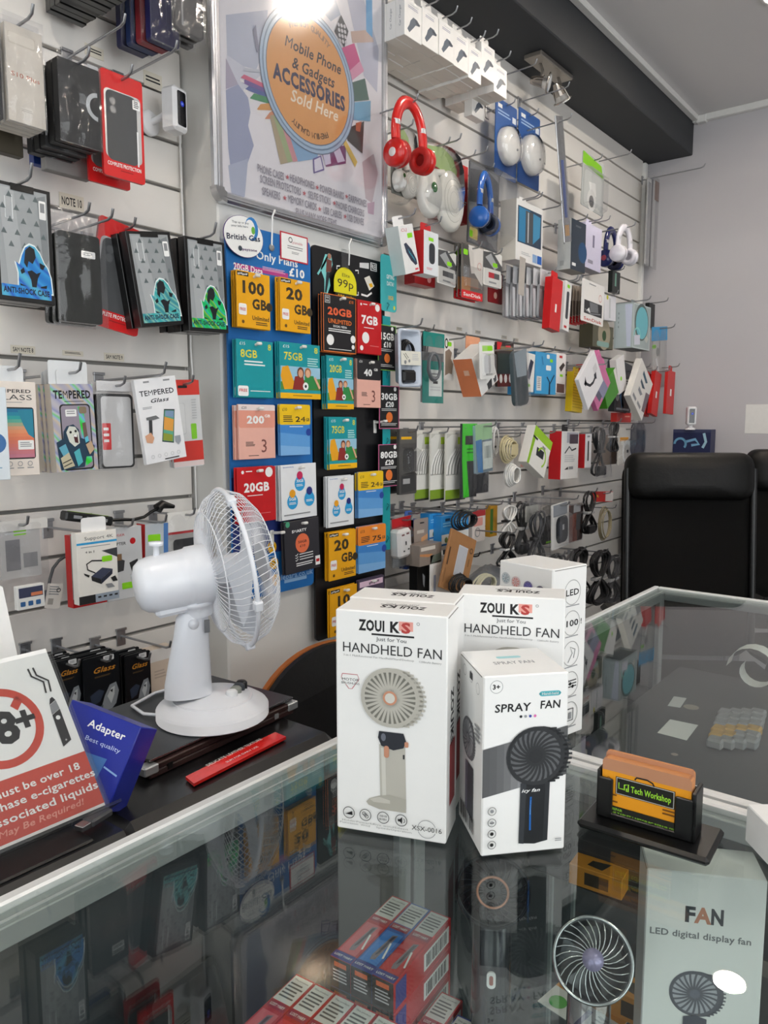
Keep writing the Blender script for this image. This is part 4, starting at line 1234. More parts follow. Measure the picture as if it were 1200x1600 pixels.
def sim_boards():
    bb = 1.362
    def board(label, px, zr, mat, r, group=None, name='display_board'):
        t = Thing(name, label, 'display board', group)
        a0, a1 = px; z0, z1 = zr; w, h = a1 - a0, z1 - z0
        W = Matrix.Translation(((a0 + a1) / 2, bb, z0)); q = t.part('panel'); q.prism(rrect_pts(w, h, r), 0, .006, mat); t.W = W
        return t, q, F_front(q, w, h, 0), W
    # ---- blue board
    a0, a1 = on_b(358, 600, bb).x, on_b(487, 600, bb).x; z1, z0 = on_b(420, 362, bb).z, on_b(440, 925, bb).z
    t, q, F, W = board('tall blue board of SIM packs hung under the poster', (a0, a1), (z0, z1), C('#1f6db5', .4), .012)
    g = lambda x, y: fr(F, W, x, y)
    F.text('SIM Only Plans', *g(420, 402), .021, WHITE, w=.72, st=1)
    p, s = g(366, 410), g(450, 432); F.rect(p[0], p[1], s[0], s[1] + .005, C('#b23a86')); F.text('20GB Data', *g(388, 420), .017, WHITE, w=.33, st=1); F.lines(*g(410, 416), *g(446, 430), 3, C('#e4b4d2'))
    F.text('£10', *g(464, 427), .021, WHITE, w=.2, st=2)
    F.rect(.0, .66, 1, .88, C('#22306f', .4)); 
    for x, y in ((425, 855), (428, 880), (431, 906)): F.disc(*g(x, y), .055, YEL, n=18); F.text('10', *g(x, y), .011, INK, w=.06, st=1)
    F.text('lebara.co.uk', *g(464, 897), .015, C('#9cc4ea'), w=.42, st=1); F.lines(*g(444, 906), *g(484, 909), 1, C('#8fb6dd'))
    for (ax, az) in ((.33, 0),):
        pass
    q = t.part('hanger_hook', None, 'white wire hanger hook')
    hx = on_b(423, 345, bb).x - W.translation.x; hh = z1 - z0
    q.tube([(hx, -.002, hh - .03), (hx, -.004, hh + .0), (hx, -.006, hh + .035), (hx + .006, -.008, hh + .05), (hx + .012, -.004, hh + .045)], .0022, WHITE, 6); q.lathe([(0, 0), (.008, 0), (.008, .002), (0, .002)], GREY, 14, T(hx, -.001, hh - .035) @ RX(PI / 2))
    t.put(None, M=W)
    # ---- black board
    a0, a1 = on_b(490, 640, bb).x, on_b(601, 640, bb).x; z1, z0 = on_b(540, 395, bb).z, on_b(550, 985, bb).z
    t, q, F, W = board('tall black board of SIM packs beside the blue one', (a0, a1), (z0, z1), C('#141417', .35), .012)
    g = lambda x, y: fr(F, W, x, y); Z = lambda X, Y: g(340 + X / 4.286, 320 + Y / 4.286)
    CY = C('#7fd0cf'); SK = C('#6b3a33')
    F.line([Z(745, 330), Z(710, 400), Z(670, 465)], .02, CY); F.poly([Z(720, 330), Z(760, 335), Z(770, 400), Z(745, 470), Z(755, 540), Z(735, 600), Z(715, 600), Z(715, 500), Z(690, 430)], CY); F.poly([Z(730, 360), Z(765, 375), Z(760, 450), Z(725, 450)], SK); F.poly([Z(728, 450), Z(752, 452), Z(745, 500), Z(728, 590), Z(718, 585)], C('#2c3038')); F.disc(*Z(748, 345), .025, C('#a8755f'), n=10)
    F.poly([Z(950, 388), Z(1012, 390), Z(1012, 430), Z(950, 420)], C('#d9d9d9')); F.rect(*Z(1022, 385), *Z(1065, 450), C('#e4e4e4')); F.rect(*Z(1027, 392), *Z(1060, 444), C('#141417')); F.text('FREE', *Z(1043, 418), .012, WHITE, w=.1, st=1)
    F.poly([Z(980, 490), Z(1015, 475), Z(1048, 545), Z(1015, 575)], C('#e6e2d6')); F.poly([Z(1010, 530), Z(1030, 525), Z(1040, 548), Z(1022, 556)], YEL); F.line([Z(960, 600), Z(1000, 612), Z(1030, 590)], .018, WHITE)
    for x, y, dx, dy in ((797, 410, 1, 1), (940, 440, -1, 1), (940, 605, -1, -1)): F.line([Z(x, y + 22 * dy), Z(x, y), Z(x + 20 * dx, y)], .012, WHITE)
    hh = z1 - z0
    for nm, hx in (('hanger_hook', on_b(544, 385, bb).x - W.translation.x),):
        q = t.part(nm, None, 'white wire hanger hook'); q.tube([(hx, -.002, hh - .03), (hx, -.004, hh), (hx - .004, -.006, hh + .02), (hx + .003, -.008, hh + .036), (hx + .01, -.004, hh + .03)], .0022, WHITE, 6)
    t.put(None, M=W)

    # ---- packs
    def pack(label, box, b, n, base, paint, name='sim_pack', roll=0., edge=None, grp='SIM packs on the boards', pegy=None, short=None, d=.003):
        h = Hang(name, label, 'SIM pack', box, b, d, roll, grp)
        q = h.part('card'); q.box(-h.w / 2, h.w / 2, 0, d, 0, h.h, C(base, .4), .0006)
        F = h.face(q); paint(F); h.go()
        sh = short or label
        h.stack(n, .0055, [sh + ', %s in its stack' % ORD[i + 1] for i in range(n)], .003, .0015)
        peg(h.am + .002, h.z1 - .011, bb, bb - b + .012, 'white peg of the ' + sh)
        return h

    def yellow(big, sm=True, ed=False):
        def f(F):
            F.text(big, .47, .28, .2, C('#3a2f1c'), w=.74 if len(big) > 2 else .55, st=2); F.text('GB', .67, .56, .17, C('#3a2f1c'), w=.44, st=2)
            F.disc(.97, .58, .1, C('#3a2f1c'), n=14); F.rect(.88 + .12, .4, 1.08, .75, C('#f0ac12'), False) if False else None
            F.rect(.02, .02, .35, .09, INK); F.text('giffgaff', .18, .055, .03, WHITE, w=.28, st=1); F.text('Unlimited', .7, .81, .075, C('#3a2f1c'), w=.52, st=1); F.lines(.55, .88, .95, .95, 2, C('#3a2f1c'))
            if sm: F.rrect(.05, .58, .28, .78, .04, WHITE); F.text('FREE', .165, .68, .05, RED, w=.18, st=1)
            F.disc(.17, .9, .04, C('#6a4a12'), n=10)
        return f

    def teal(big, photo):
        def f(F):
            F.text('£15', .16, .07, .05, WHITE, w=.16); F.text('8', .9, .1, .1, C('#d8d33a'), w=.1, st=1)
            F.text(big, .33, .24, .13, C('#e6d83c'), w=.46, st=1)
            if not photo:
                F.lines(.2, .36, .8, .47, 2, WHITE, .2); F.rrect(.02, .8, .3, .98, .04, WHITE); F.text('FREE', .16, .88, .05, RED, w=.22, st=1); F.lines(.35, .88, .95, .91, 1, WHITE); return
            F.lines(.68, .25, .95, .42, 4, C('#bfe4e2'))
            # two laughing friends with a ball
            F.rect(.02, .42, 1, .82, C('#9ac7de')); F.poly([(.02, .7), (1, .62), (1, .86), (.02, .86)], C('#4f8a3c'))
            F.poly([(.06, .44), (.2, .41), (.3, .62), (.4, .82), (.1, .84), (.02, .6)], C('#e9a51e')); F.poly([(.36, .6), (.56, .57), (.62, .84), (.3, .84)], C('#8c2a24')); F.poly([(.6, .58), (.82, .57), (.92, .8), (.62, .84)], C('#2f8a46'))
            F.disc(.5, .53, .085, C('#6b3a26'), 1.2, 12); F.disc(.5, .54, .06, C('#d9a07e'), 1.2, 12); F.disc(.68, .52, .08, C('#a86a3a'), 1.1, 12); F.disc(.68, .535, .058, C('#e2b08e'), 1.2, 12)
            F.disc(.62, .77, .07, WHITE, 1, 12); F.disc(.62, .77, .03, INK, 1, 6); F.line([(.85, .6), (.98, .8)], .05, C('#e2b08e'))
            F.rect(0, .84, 1, .9, C('#1f9aa0')); F.rect(0, .9, 1, 1, YEL); F.lines(.3, .94, .8, .97, 1, C('#8a6a10'))
        return f

    def drops(F):
        LB = C('#2f9fd8'); 
        for x, y, c, s1 in ((.52, .2, '#c8285a', '30GB'), (.3, .52, '#eaa21e', '5GB'), (.78, .5, '#23307c', '')):
            F.disc(x, y + .16, .15, LB, 1., 18); F.poly([(x - .14, y + .14), (x - .08, y + .02), (x + .08, y + .02), (x + .14, y + .14)], LB); F.disc(x, y + .01, .085, C(c), 1., 16)
            if s1: F.text(s1, x, y + .11, .05, WHITE, w=.2, st=1)
            F.lines(x - .1, y + .17, x + .1, y + .22, 2, WHITE, .2)
        F.text('lycamobile', .2, .04, .025, C('#4a78b8'), w=.3); F.lines(.05, .9, .8, .95, 1, GREY)

    def smarty(F):
        F.disc(.1, .05, .06, C('#4aa07c'), n=12); F.text('SMARTY', .42, .2, .05, WHITE, w=.42, st=2); F.disc(.5, .45, .2, C('#e8734a'), n=22); F.text('50GB', .5, .42, .045, INK, w=.25, st=1); F.text('£10', .5, .5, .045, INK, w=.16, st=1)
        for i in range(3): F.line([(.28, .66 + .05 * i), (.31, .675 + .05 * i), (.36, .64 + .05 * i)], .015, WHITE); F.rect(.4, .65 + .05 * i, .8, .665 + .05 * i, WHITE)
        F.lines(.3, .82, .8, .9, 2, WHITE); F.rect(.86, .76, 1, .94, WHITE); F.rect(.88, .82, .98, .88, RED)

    def three(big):
        def f(F):
            top = C('#eadbd8') if big == '200' else C('#232326')
            F.rrect(0, 0, 1, .42, .06, C('#e39a86') if big == '200' else top); F.rect(0, 0, 1, .1, top); F.text(big, .46, .27, .13, WHITE, w=.48 if len(big) > 2 else .34, st=2); F.text('GB', .78, .2, .05, WHITE, w=.16, st=1); F.text('£20', .15, .05, .045, INK if big == '200' else WHITE, w=.14)
            F.text('3', .68, .76, .24, C('#7c4a44'), w=.2, st=0); F.text('3', .685, .755, .2, C('#e8a898'), w=.16, st=0) if False else None
            F.lines(.18, .68, .45, .77, 4, INK, .3); F.lines(.25, .93, .55, .955, 1, INK)
        return f

    def o2(topc, amt):
        def f(F):
            F.rrect(-.02, 0, 1.02, .4, .05, C(topc)); F.text(amt, .68, .29, .1, INK, w=.36, st=1); F.text('GB', .93, .3, .06, INK, w=.12, st=1); F.text('£10' if amt == '24' else '£15', .15, .1, .06, INK, w=.16); F.lines(.1, .22, .42, .36, 4, INK)
            F.poly([(0, .4), (1, .4), (1, .62), (0, .55)], C('#3f86cf')); F.poly([(0, .55), (1, .62), (1, .85), (0, .8)], C('#5f9fdc')); F.poly([(0, .8), (1, .85), (1, 1), (0, 1)], C('#7fb4e6')); F.disc(.95, .55, .09, C('#24439a'), n=12); F.lines(.3, .43, .8, .46, 1, WHITE)
        return f

    def voda(big):
        def f(F):
            F.text(big, .5, .36, .15, WHITE, w=.66 if len(big) > 3 else .7, st=2); F.disc(.14, .08, .035, WHITE, n=10); F.lines(.22, .06, .4, .1, 1, WHITE); F.lines(.25, .5, .7, .53, 1, WHITE); F.lines(.5, .84, .9, .86, 1, C('#e88a8a')); F.disc(.82, .1, .1, WHITE, n=14)
            if len(big) < 4: F.disc(.32, .7, .15, WHITE, n=16); F.disc(.15, .9, .07, WHITE, n=10)
        return f

    def black20(F):
        F.ring(.5, .5, 0.001, .001, ORANGE); F.rect(0, 0, 1, .012, ORANGE); F.rect(0, .985, 1, 1, ORANGE); F.rect(0, 0, .015, 1, ORANGE); F.rect(.985, 0, 1, 1, ORANGE)
        F.rect(.05, .03, .2, .16, C('#c9c9c9')); F.rect(.065, .04, .185, .15, INK); F.text('FR', .125, .07, .03, WHITE, w=.09); F.text('EE', .125, .12, .03, WHITE, w=.09); F.text('£10', .85, .08, .05, ORANGE, w=.14, st=1)
        F.text('20GB', .5, .29, .12, C('#e8643a'), w=.74, st=2); F.text('UNLIMITED', .5, .46, .075, ORANGE, w=.72, st=1); F.text('SOCIAL MEDIA', .5, .545, .035, WHITE, w=.42, st=1); F.lines(.15, .59, .85, .66, 2, WHITE, .1); F.disc(.2, .79, .11, WHITE, n=16); F.disc(.9, .74, .08, WHITE, n=14); F.disc(.9, .88, .05, WHITE, n=8); F.lines(.15, .94, .9, .96, 1, WHITE)

    bf = 1.335
    pack('yellow 100 GB SIM pack on the blue board', (370, 426, 422, 513), bf, 3, '#f0ac12', yellow('100'))
    pack('yellow 20 GB SIM pack at the top of the blue board', (438, 437, 485, 519), bf, 3, '#f0ac12', yellow('20'), short='yellow 20 GB SIM pack on the blue board')
    pack('teal 8GB SIM pack on the blue board', (370, 532, 427, 621), bf, 2, '#1497a0', teal('8GB', False))
    pack('teal 75GB SIM pack with football fans on the blue board', (437, 537, 500, 623), bf, 3, '#1497a0', teal('75GB', True))
    pack('salmon pink 200 GB SIM pack on the blue board', (373, 633, 430, 717), bf, 3, '#eab3a4', three('200'))
    pack('yellow and blue 24GB SIM pack on the blue board', (438, 632, 484, 711), bf, 2, '#5f9fdc', o2('#f0c416', '24'))
    pack('red 20GB SIM pack above the desk fan on the blue board', (371, 730, 431, 816), bf, 2, '#c3161c', voda('20GB'))
    pack('white SIM pack with three blue drops on the blue board', (439, 725, 494, 810), bf, 3, '#eceef0', drops, roll=-1)
    pack('charcoal SIM pack with an orange disc, foot of the blue board', (444, 812, 498, 893), bf, 2, '#2e2d33', smarty, roll=-2)
    pack('black 20GB UNLIMITED SIM pack at the top of the black board', (505, 462, 556, 551), bf, 3, '#1b1b1e', black20)
    pack('red 7GB SIM pack at the top of the black board', (559, 471, 596, 553), bf - .002, 2, '#c3161c', voda('7GB'))
    pack('teal 20GB SIM pack with two friends on the black board', (511, 557, 552, 639), bf, 3, '#1497a0', teal('20GB', True))
    pack('salmon 40 GB SIM pack topped black', (558, 562, 595, 637), bf - .002, 2, '#eab3a4', three('40'))
    pack('teal 75GB SIM pack with football fans on the black board', (514, 652, 557, 732), bf, 3, '#1497a0', teal('75GB', True))
    pack('white SIM pack with three blue drops on the black board', (513, 744, 553, 822), bf, 3, '#eceef0', drops)
    pack('yellow and blue 24GB SIM pack on the black board', (560, 737, 598, 807), bf - .002, 2, '#5f9fdc', o2('#f0c416', '24'))
    pack('yellow 20 GB SIM pack low on the black board', (514, 830, 556, 904), bf, 3, '#f0ac12', yellow('20'))
    pack('orange and sky blue 75GB SIM pack on the black board', (560, 821, 602, 892), bf - .002, 2, '#5f9fdc', o2('#ee8a2a', '75'))
    pack('yellow SIM pack at the foot of the black board', (516, 917, 558, 990), bf, 2, '#f0ac12', yellow('10'))
    pack('dark pink-edged SIM pack at the foot of the black board', (560, 903, 600, 960), bf - .002, 1, '#4a3f55', lambda F: (F.rect(.05, .05, .95, .2, C('#e9c9dd')), F.text('giffgaff', .6, .12, .06, INK, w=.4, st=1)))
    p = on_b(585, 660, bb); peg(p.x, p.z, bb, .039, 'empty white plastic peg on the black board')
    p = on_b(424, 832, bb); peg(p.x, p.z, bb, .039, 'white plastic peg on the blue board beside the fan cage')

    # ---- teal strip clipped with giffgaff packs along the pillar's edge
    b2 = 1.345
    t = Thing('clip_strip', 'teal clip strip of SIM packs at the pillar edge', 'clip strip')
    P0, P1 = on_b(592, 862, b2), on_b(609, 400, b2); w = .034; h = P1.z - P0.z
    x0 = on_b(600, 640, b2).x - w / 2 + .012; q = t.part('strip'); q.box(-w / 2, w / 2, 0, .002, 0, h * .8, TEAL, .0005)
    W = Matrix.Translation((x0 + w / 2, b2, P0.z))
    hd = t.part('header', None, 'wider teal header card'); hw = .07; hd.prism(rrect_pts(hw, .15, .01, x=.008, z=h - .15), -.001, .001, C('#3fb0b4', .4)); F = F_front(hd, hw, .15, -.001, h - .15, x0=-hw / 2 + .008)
    F.text('GIFTING', .6, .38, .07, WHITE, w=.5, st=1); F.text('DATA?', .6, .5, .07, WHITE, w=.45, st=1); F.text('10GB', .62, .75, .07, YEL, w=.35, st=1); F.disc(.85, .92, .06, C('#d8d33a'), 1.4, 12)
    for i in range(8):
        c = t.part('clip'); z = .03 + i * .085 * h / .75; c.tube([(0, 0, z - .008), (0, -.004, z), (.004, -.006, z + .006), (0, -.003, z + .012)], .0016, C('#0f7f86', .4), 5)
    t.put(None, M=W)
    for lab, box, amt, pr, ed in (('black green-edged 5GB SIM pack at the top of the teal strip', (592, 508, 617, 579), '15GB', '£10', '#7fc24a'), ('black pink-edged 0GB £20 SIM pack in the middle of the teal strip', (594, 603, 622, 670), '30GB', '£20', '#d86a9a'), ('black pink-edged 80GB £20 SIM pack on the teal strip', (593, 694, 622, 760), '80GB', '£20', '#d86a9a')):
        h = Hang('sim_pack', lab, 'SIM pack', box, b2 - .006, .002, 0, 'SIM packs on the teal strip', wscale=1.12)
        q = h.part('card'); q.box(-h.w / 2, h.w / 2, 0, .002, 0, h.h, INK, .0004); F = h.face(q); E = C(ed)
        F.rect(0, 0, 1, .015, E); F.rect(0, .985, 1, 1, E); F.rect(0, 0, .03, 1, E); F.rect(.97, 0, 1, 1, E)
        F.text(amt, .5, .25, .14, WHITE, w=.8, st=2); F.text(pr, .52, .43, .11, WHITE, w=.42, st=2); F.lines(.12, .53, .9, .6, 2, WHITE, .2, .3); F.disc(.5, .73, .16, ORANGE, n=18); F.lines(.1, .87, .92, .94, 2, WHITE, .2, .3); F.disc(.78, .07, .07, WHITE, n=10)
        h.go()

    # ---- round tag, receipt, price roundel
    h = Hang('round_tag', 'round white bill payment sign overlapping the top of the blue board', 'sign', (349, 337, 411, 402), 1.352, .0015)
    q = h.part('card'); r = h.h / 2; q.lathe([(r, -.0006), (r, .0006)], C('#5a3c7c'), 36, T(0, .0006, r) @ RX(PI / 2) @ S(h.w / h.h, 1, 1)); F = h.face(q, -.0004); F.disc(.5, .5, .49, WHITE, h.h / h.w, 36)
    F.disc(.7, .27, .17, C('#2f7fc4'), 1.3, 16); F.disc(.66, .29, .13, WHITE, 1.4, 16); F.disc(.74, .3, .05, C('#6cb33f'), 1.5, 10); F.disc(.9, .0, .001, WHITE)
    F.text('Top up or pay', .42, .18, .05, C('#4c5160'), w=.42, rot=.1); F.text('your bills here', .4, .27, .05, C('#4c5160'), w=.42, rot=.1); F.text('British Gas', .49, .52, .13, C('#1d2440'), w=.86, st=1, rot=.1)
    F.disc(.4, .8, .05, C('#3a4450'), n=12); F.text('payzone', .64, .785, .06, C('#5c3a70'), w=.38, st=1, rot=.08); h.go()
    h = Hang('receipt_card', 'small white card with a red border on the blue board', 'card', (438, 366, 481, 409), bb - .002, .0012)
    q = h.part('card'); q.box(-h.w / 2, h.w / 2, 0, .0012, 0, h.h, C('#c22a3a')); F = h.face(q); F.rect(.04, .05, .96, .95, WHITE); F.text('Lycamobile', .6, .3, .1, C('#c0505c'), w=.4, st=0); F.lines(.25, .45, .85, .6, 2, GREY); F.lines(.4, .65, .7, .75, 2, GREY); F.ring(.36, .24, .07, .02, INK); h.go()
    h = Hang('price_roundel', 'yellow dome-shaped 99p price tag on the black board', 'price tag', (522, 418, 557, 459), bb - .012, .001)
    q = h.part('tag'); n = 20; P = [(h.w / 2 * math.cos(PI * i / n), h.h * (.35 + .65 * math.sin(PI * i / n))) for i in range(n + 1)] + [(-h.w / 2, 0), (h.w / 2, 0)]
    q.prism(P[::-1], 0, .001, C('#e3d91c', .45)); F = h.face(q); F.text('Elite', .52, .3, .13, INK, w=.36); F.text('99p', .5, .62, .3, INK, w=.74); F.rect(.05, 1.0, .95, 1.2, C('#2a2613')); F.text('SIM only', .5, 1.1, .09, YEL, w=.7)
    c = h.part('clear_stem'); c.box(-.014, .014, .0, .0008, h.h * .95, h.h + .045, ACRYL); c.box(-.006, .006, 0, .0105, h.h + .03, h.h + .045, ACRYL); h.go()


sim_boards()
# ================================================================== goods on the slatwall
def bagfilm(h, mb, x0=0., y0=0., x1=1., y1=1., bulge=.012, y=-.001, mat=None, nz=.004):
    """a clear plastic pouch: puffed front film and flat back film, sealed at the edges"""
    w, H = h.w, h.h; s = random.random() * 9; m = mat or BAGFILM
    def fn(u, v):
        e = max(0, math.sin(PI * u)) ** .5 * max(0, math.sin(PI * v)) ** .5
        k = bulge * e + nz * e * math.sin(9 * u + 5 * v + s) * math.cos(7 * v - 4 * u + s)
        return ((x0 + (x1 - x0) * u - .5) * w, y - k, (1 - (y0 + (y1 - y0) * (1 - v))) * H)
    mb.grid(fn, 10, 14, m)
    bw, bz0, bz1 = h.w, (1 - y1) * H, (1 - y0) * H
    mb.add([((x0 - .5) * bw, y + .0012, bz0), ((x1 - .5) * bw, y + .0012, bz0), ((x1 - .5) * bw, y + .0012, bz1), ((x0 - .5) * bw, y + .0012, bz1)], [(0, 1, 2, 3)], m)


def I(kind, name, label, cat, box, b=1.31, d=.02, base='#f1f1ef', paint=None, roll=0., n=0, db=None, short=None, hk=True, left=None, tab=None, yaw=0., r=.35, content=None, world=None, group=None, ws=1., hookL=None, head=.12, stackjit=.002, tip=.013, bottom=None, coat=0., side=None, blis=None, quad=None):
    sh = short or label
    h = Hang(name, label, cat, box, b, d, roll, group or (sh + ' stack' if n else None), yaw, ws, quad)
    if world:
        h.a0, h.a1, h.z0, h.z1 = world[0], world[1], world[2] + ZC, world[3] + ZC; h.w, h.h, h.am = h.a1 - h.a0, h.z1 - h.z0, (h.a0 + h.a1) / 2
        h.W = Matrix.Translation((h.am, b, h.z1)) @ RZ(math.radians(yaw)) @ RY(h.roll) @ T(0, 0, -h.h)
    m = C(base, r, coat=coat) if isinstance(base, str) else base
    w, H = h.w, h.h; top = H
    if kind == 'box':
        q = h.part('carton'); q.box(-w / 2, w / 2, 0, d, 0, H, m, .0008)
        F = h.face(q)
        if paint: paint(F)
        if side: f = F_left(q, d, H, -w / 2, d); f.rect(0, 0, 1, 1, C(side, r))
        if left:
            f = F_left(q, d, H, -w / 2, d); f.k = 3; left(f)
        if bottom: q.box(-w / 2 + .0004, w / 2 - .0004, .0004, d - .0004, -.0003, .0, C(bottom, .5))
        if tab:
            tw = min(w * .7, .05); q.prism(rrect_pts(tw, .03, .006, z=H - .004), d * .5, d * .5 + .0012, C(tab, .5)); top = H + .016
    elif kind == 'card':
        q = h.part('card'); q.prism(rrect_pts(w, H, min(w * .06, .006), 4), 0, d, m)
        F = h.face(q)
        if paint: paint(F)
        if blis:                                  # clear blister over the lower part: x0,y0,x1,y1,depth
            p = h.part('blister'); x0, y0, x1, y1, bd = blis
            a, c, e, g = (x0 - .5) * w, (x1 - .5) * w, (1 - y1) * H, (1 - y0) * H; bd = abs(bd); i = bd * .35
            vs = [(a, -.0006, e), (c, -.0006, e), (c, -.0006, g), (a, -.0006, g), (a + i, -bd, e + i), (c - i, -bd, e + i), (c - i, -bd, g - i), (a + i, -bd, g - i)]
            p.add(vs, [(4, 5, 6, 7), (0, 1, 5, 4), (1, 2, 6, 5), (2, 3, 7, 6), (3, 0, 4, 7)], BLISTER)
        top = H - .012
    elif kind == 'bag':
        x0, y0, x1, y1, cc, rr = content
        q = h.part('contents'); pts = rrect_pts((x1 - x0) * w, (y1 - y0) * H, rr * w, 4, x=((x0 + x1) / 2 - .5) * w, z=(1 - y1) * H)
        q.prism(pts, 0, d, C(cc, .4) if isinstance(cc, str) else cc)
        F = h.face(q)
        if paint: paint(F)
        p = h.part('clear_bag'); bagfilm(h, p, y=-.0012, bulge=.005)
        if base:
            p = h.part('header'); p.box(-w / 2, w / 2, -.0025, -.0012, H * (1 - head), H, m)
        top = H - .012
    h.go()
    if n:
        dd = db or d + .002
        h.stack(n, dd, [(sh + ', %s in its stack' % ORD[i + 1]) for i in range(n)], stackjit, .002)
    if hk:
        L = hookL or (1.5 - b + .03)
        hook(h.am, h.z1 - H + top, L, 'slatwall hook carrying the ' + sh, tip)
    return h


def tri_pattern(F, c, x0, y0, x1, y1, nx=3, ny=5):
    for j in range(ny):
        for i in range(nx + (j % 2)):
            x = x0 + (x1 - x0) * (i + (.5 if j % 2 == 0 else 0)) / nx; y = y0 + (y1 - y0) * j / ny
            F.poly([(x, y - .03), (x + .05, y + .02), (x - .05, y + .02)], c, False)
    F.k += 1


def ape(F, fill, x=.6, y=.7, s=1.):
    g = lambda *p: [(x + (a - .6) * s, y + (b - .7) * s) for a, b in p]
    OUT = [(.36, .9), (.37, .75), (.33, .66), (.39, .68), (.44, .6), (.5, .53), (.58, .5), (.67, .51), (.75, .56), (.82, .64), (.88, .68), (.93, .76), (.95, .9)]
    F.poly(g(*[(.645 + (a - .645) * 1.08, .72 + (b - .72) * 1.07) for a, b in OUT]), C('#e8f2f2', .3)); F.poly(g(*OUT), fill)
    D = C('#10151c', .4)
    F.poly(g((.47, .66), (.5, .55), (.58, .51), (.66, .53), (.68, .6), (.62, .66), (.55, .64), (.52, .7)), D, False); F.poly(g((.52, .73), (.6, .715), (.68, .74), (.76, .72), (.7, .78), (.66, .88), (.6, .9), (.58, .8)), D, False)
    F.poly(g((.4, .73), (.46, .7), (.48, .74), (.42, .76)), D, False); F.poly(g((.74, .64), (.84, .66), (.8, .7), (.75, .69)), D, False); F.poly(g((.38, .84), (.5, .86), (.48, .885), (.4, .87)), D, False); F.poly(g((.74, .85), (.86, .83), (.85, .86), (.76, .88)), D, False); F.k += 1


def shock(fillcols, lab, text='ANTI-SHOCK CASE', scale=9.):
    hm = holo('foil_' + lab, fillcols, scale)
    def f(F):
        F.rect(.07, .03, .93, .96, C('#a9aeb0', .25, .2, coat=.5)); F.poly([(.1, .05), (.35, .04), (.5, .9), (.2, .92)], C('#b7bbbd', .25, .2, coat=.5)); F.poly([(.75, .08), (.9, .05), (.92, .6), (.82, .7)], C('#8f9497', .25, .2, coat=.5)); F.line([(.2, .12), (.2, .3), (.32, .3), (.32, .1)], .015, C('#d5dadb'))
        tri_pattern(F, C('#5f696b', .4), .16, .1, .84, .62)
        F.rrect(.78, .1, .9, .26, .02, WHITE); F.rect(.8, .12, .88, .2, GREY)
        ape(F, hm); F.rect(.07, .86, .93, .96, hm); F.text(text, .5, .905, .045, C('#14233c'), w=.8, st=2)
        F.rect(.3, 0, .7, .06, BLACK)
    return f


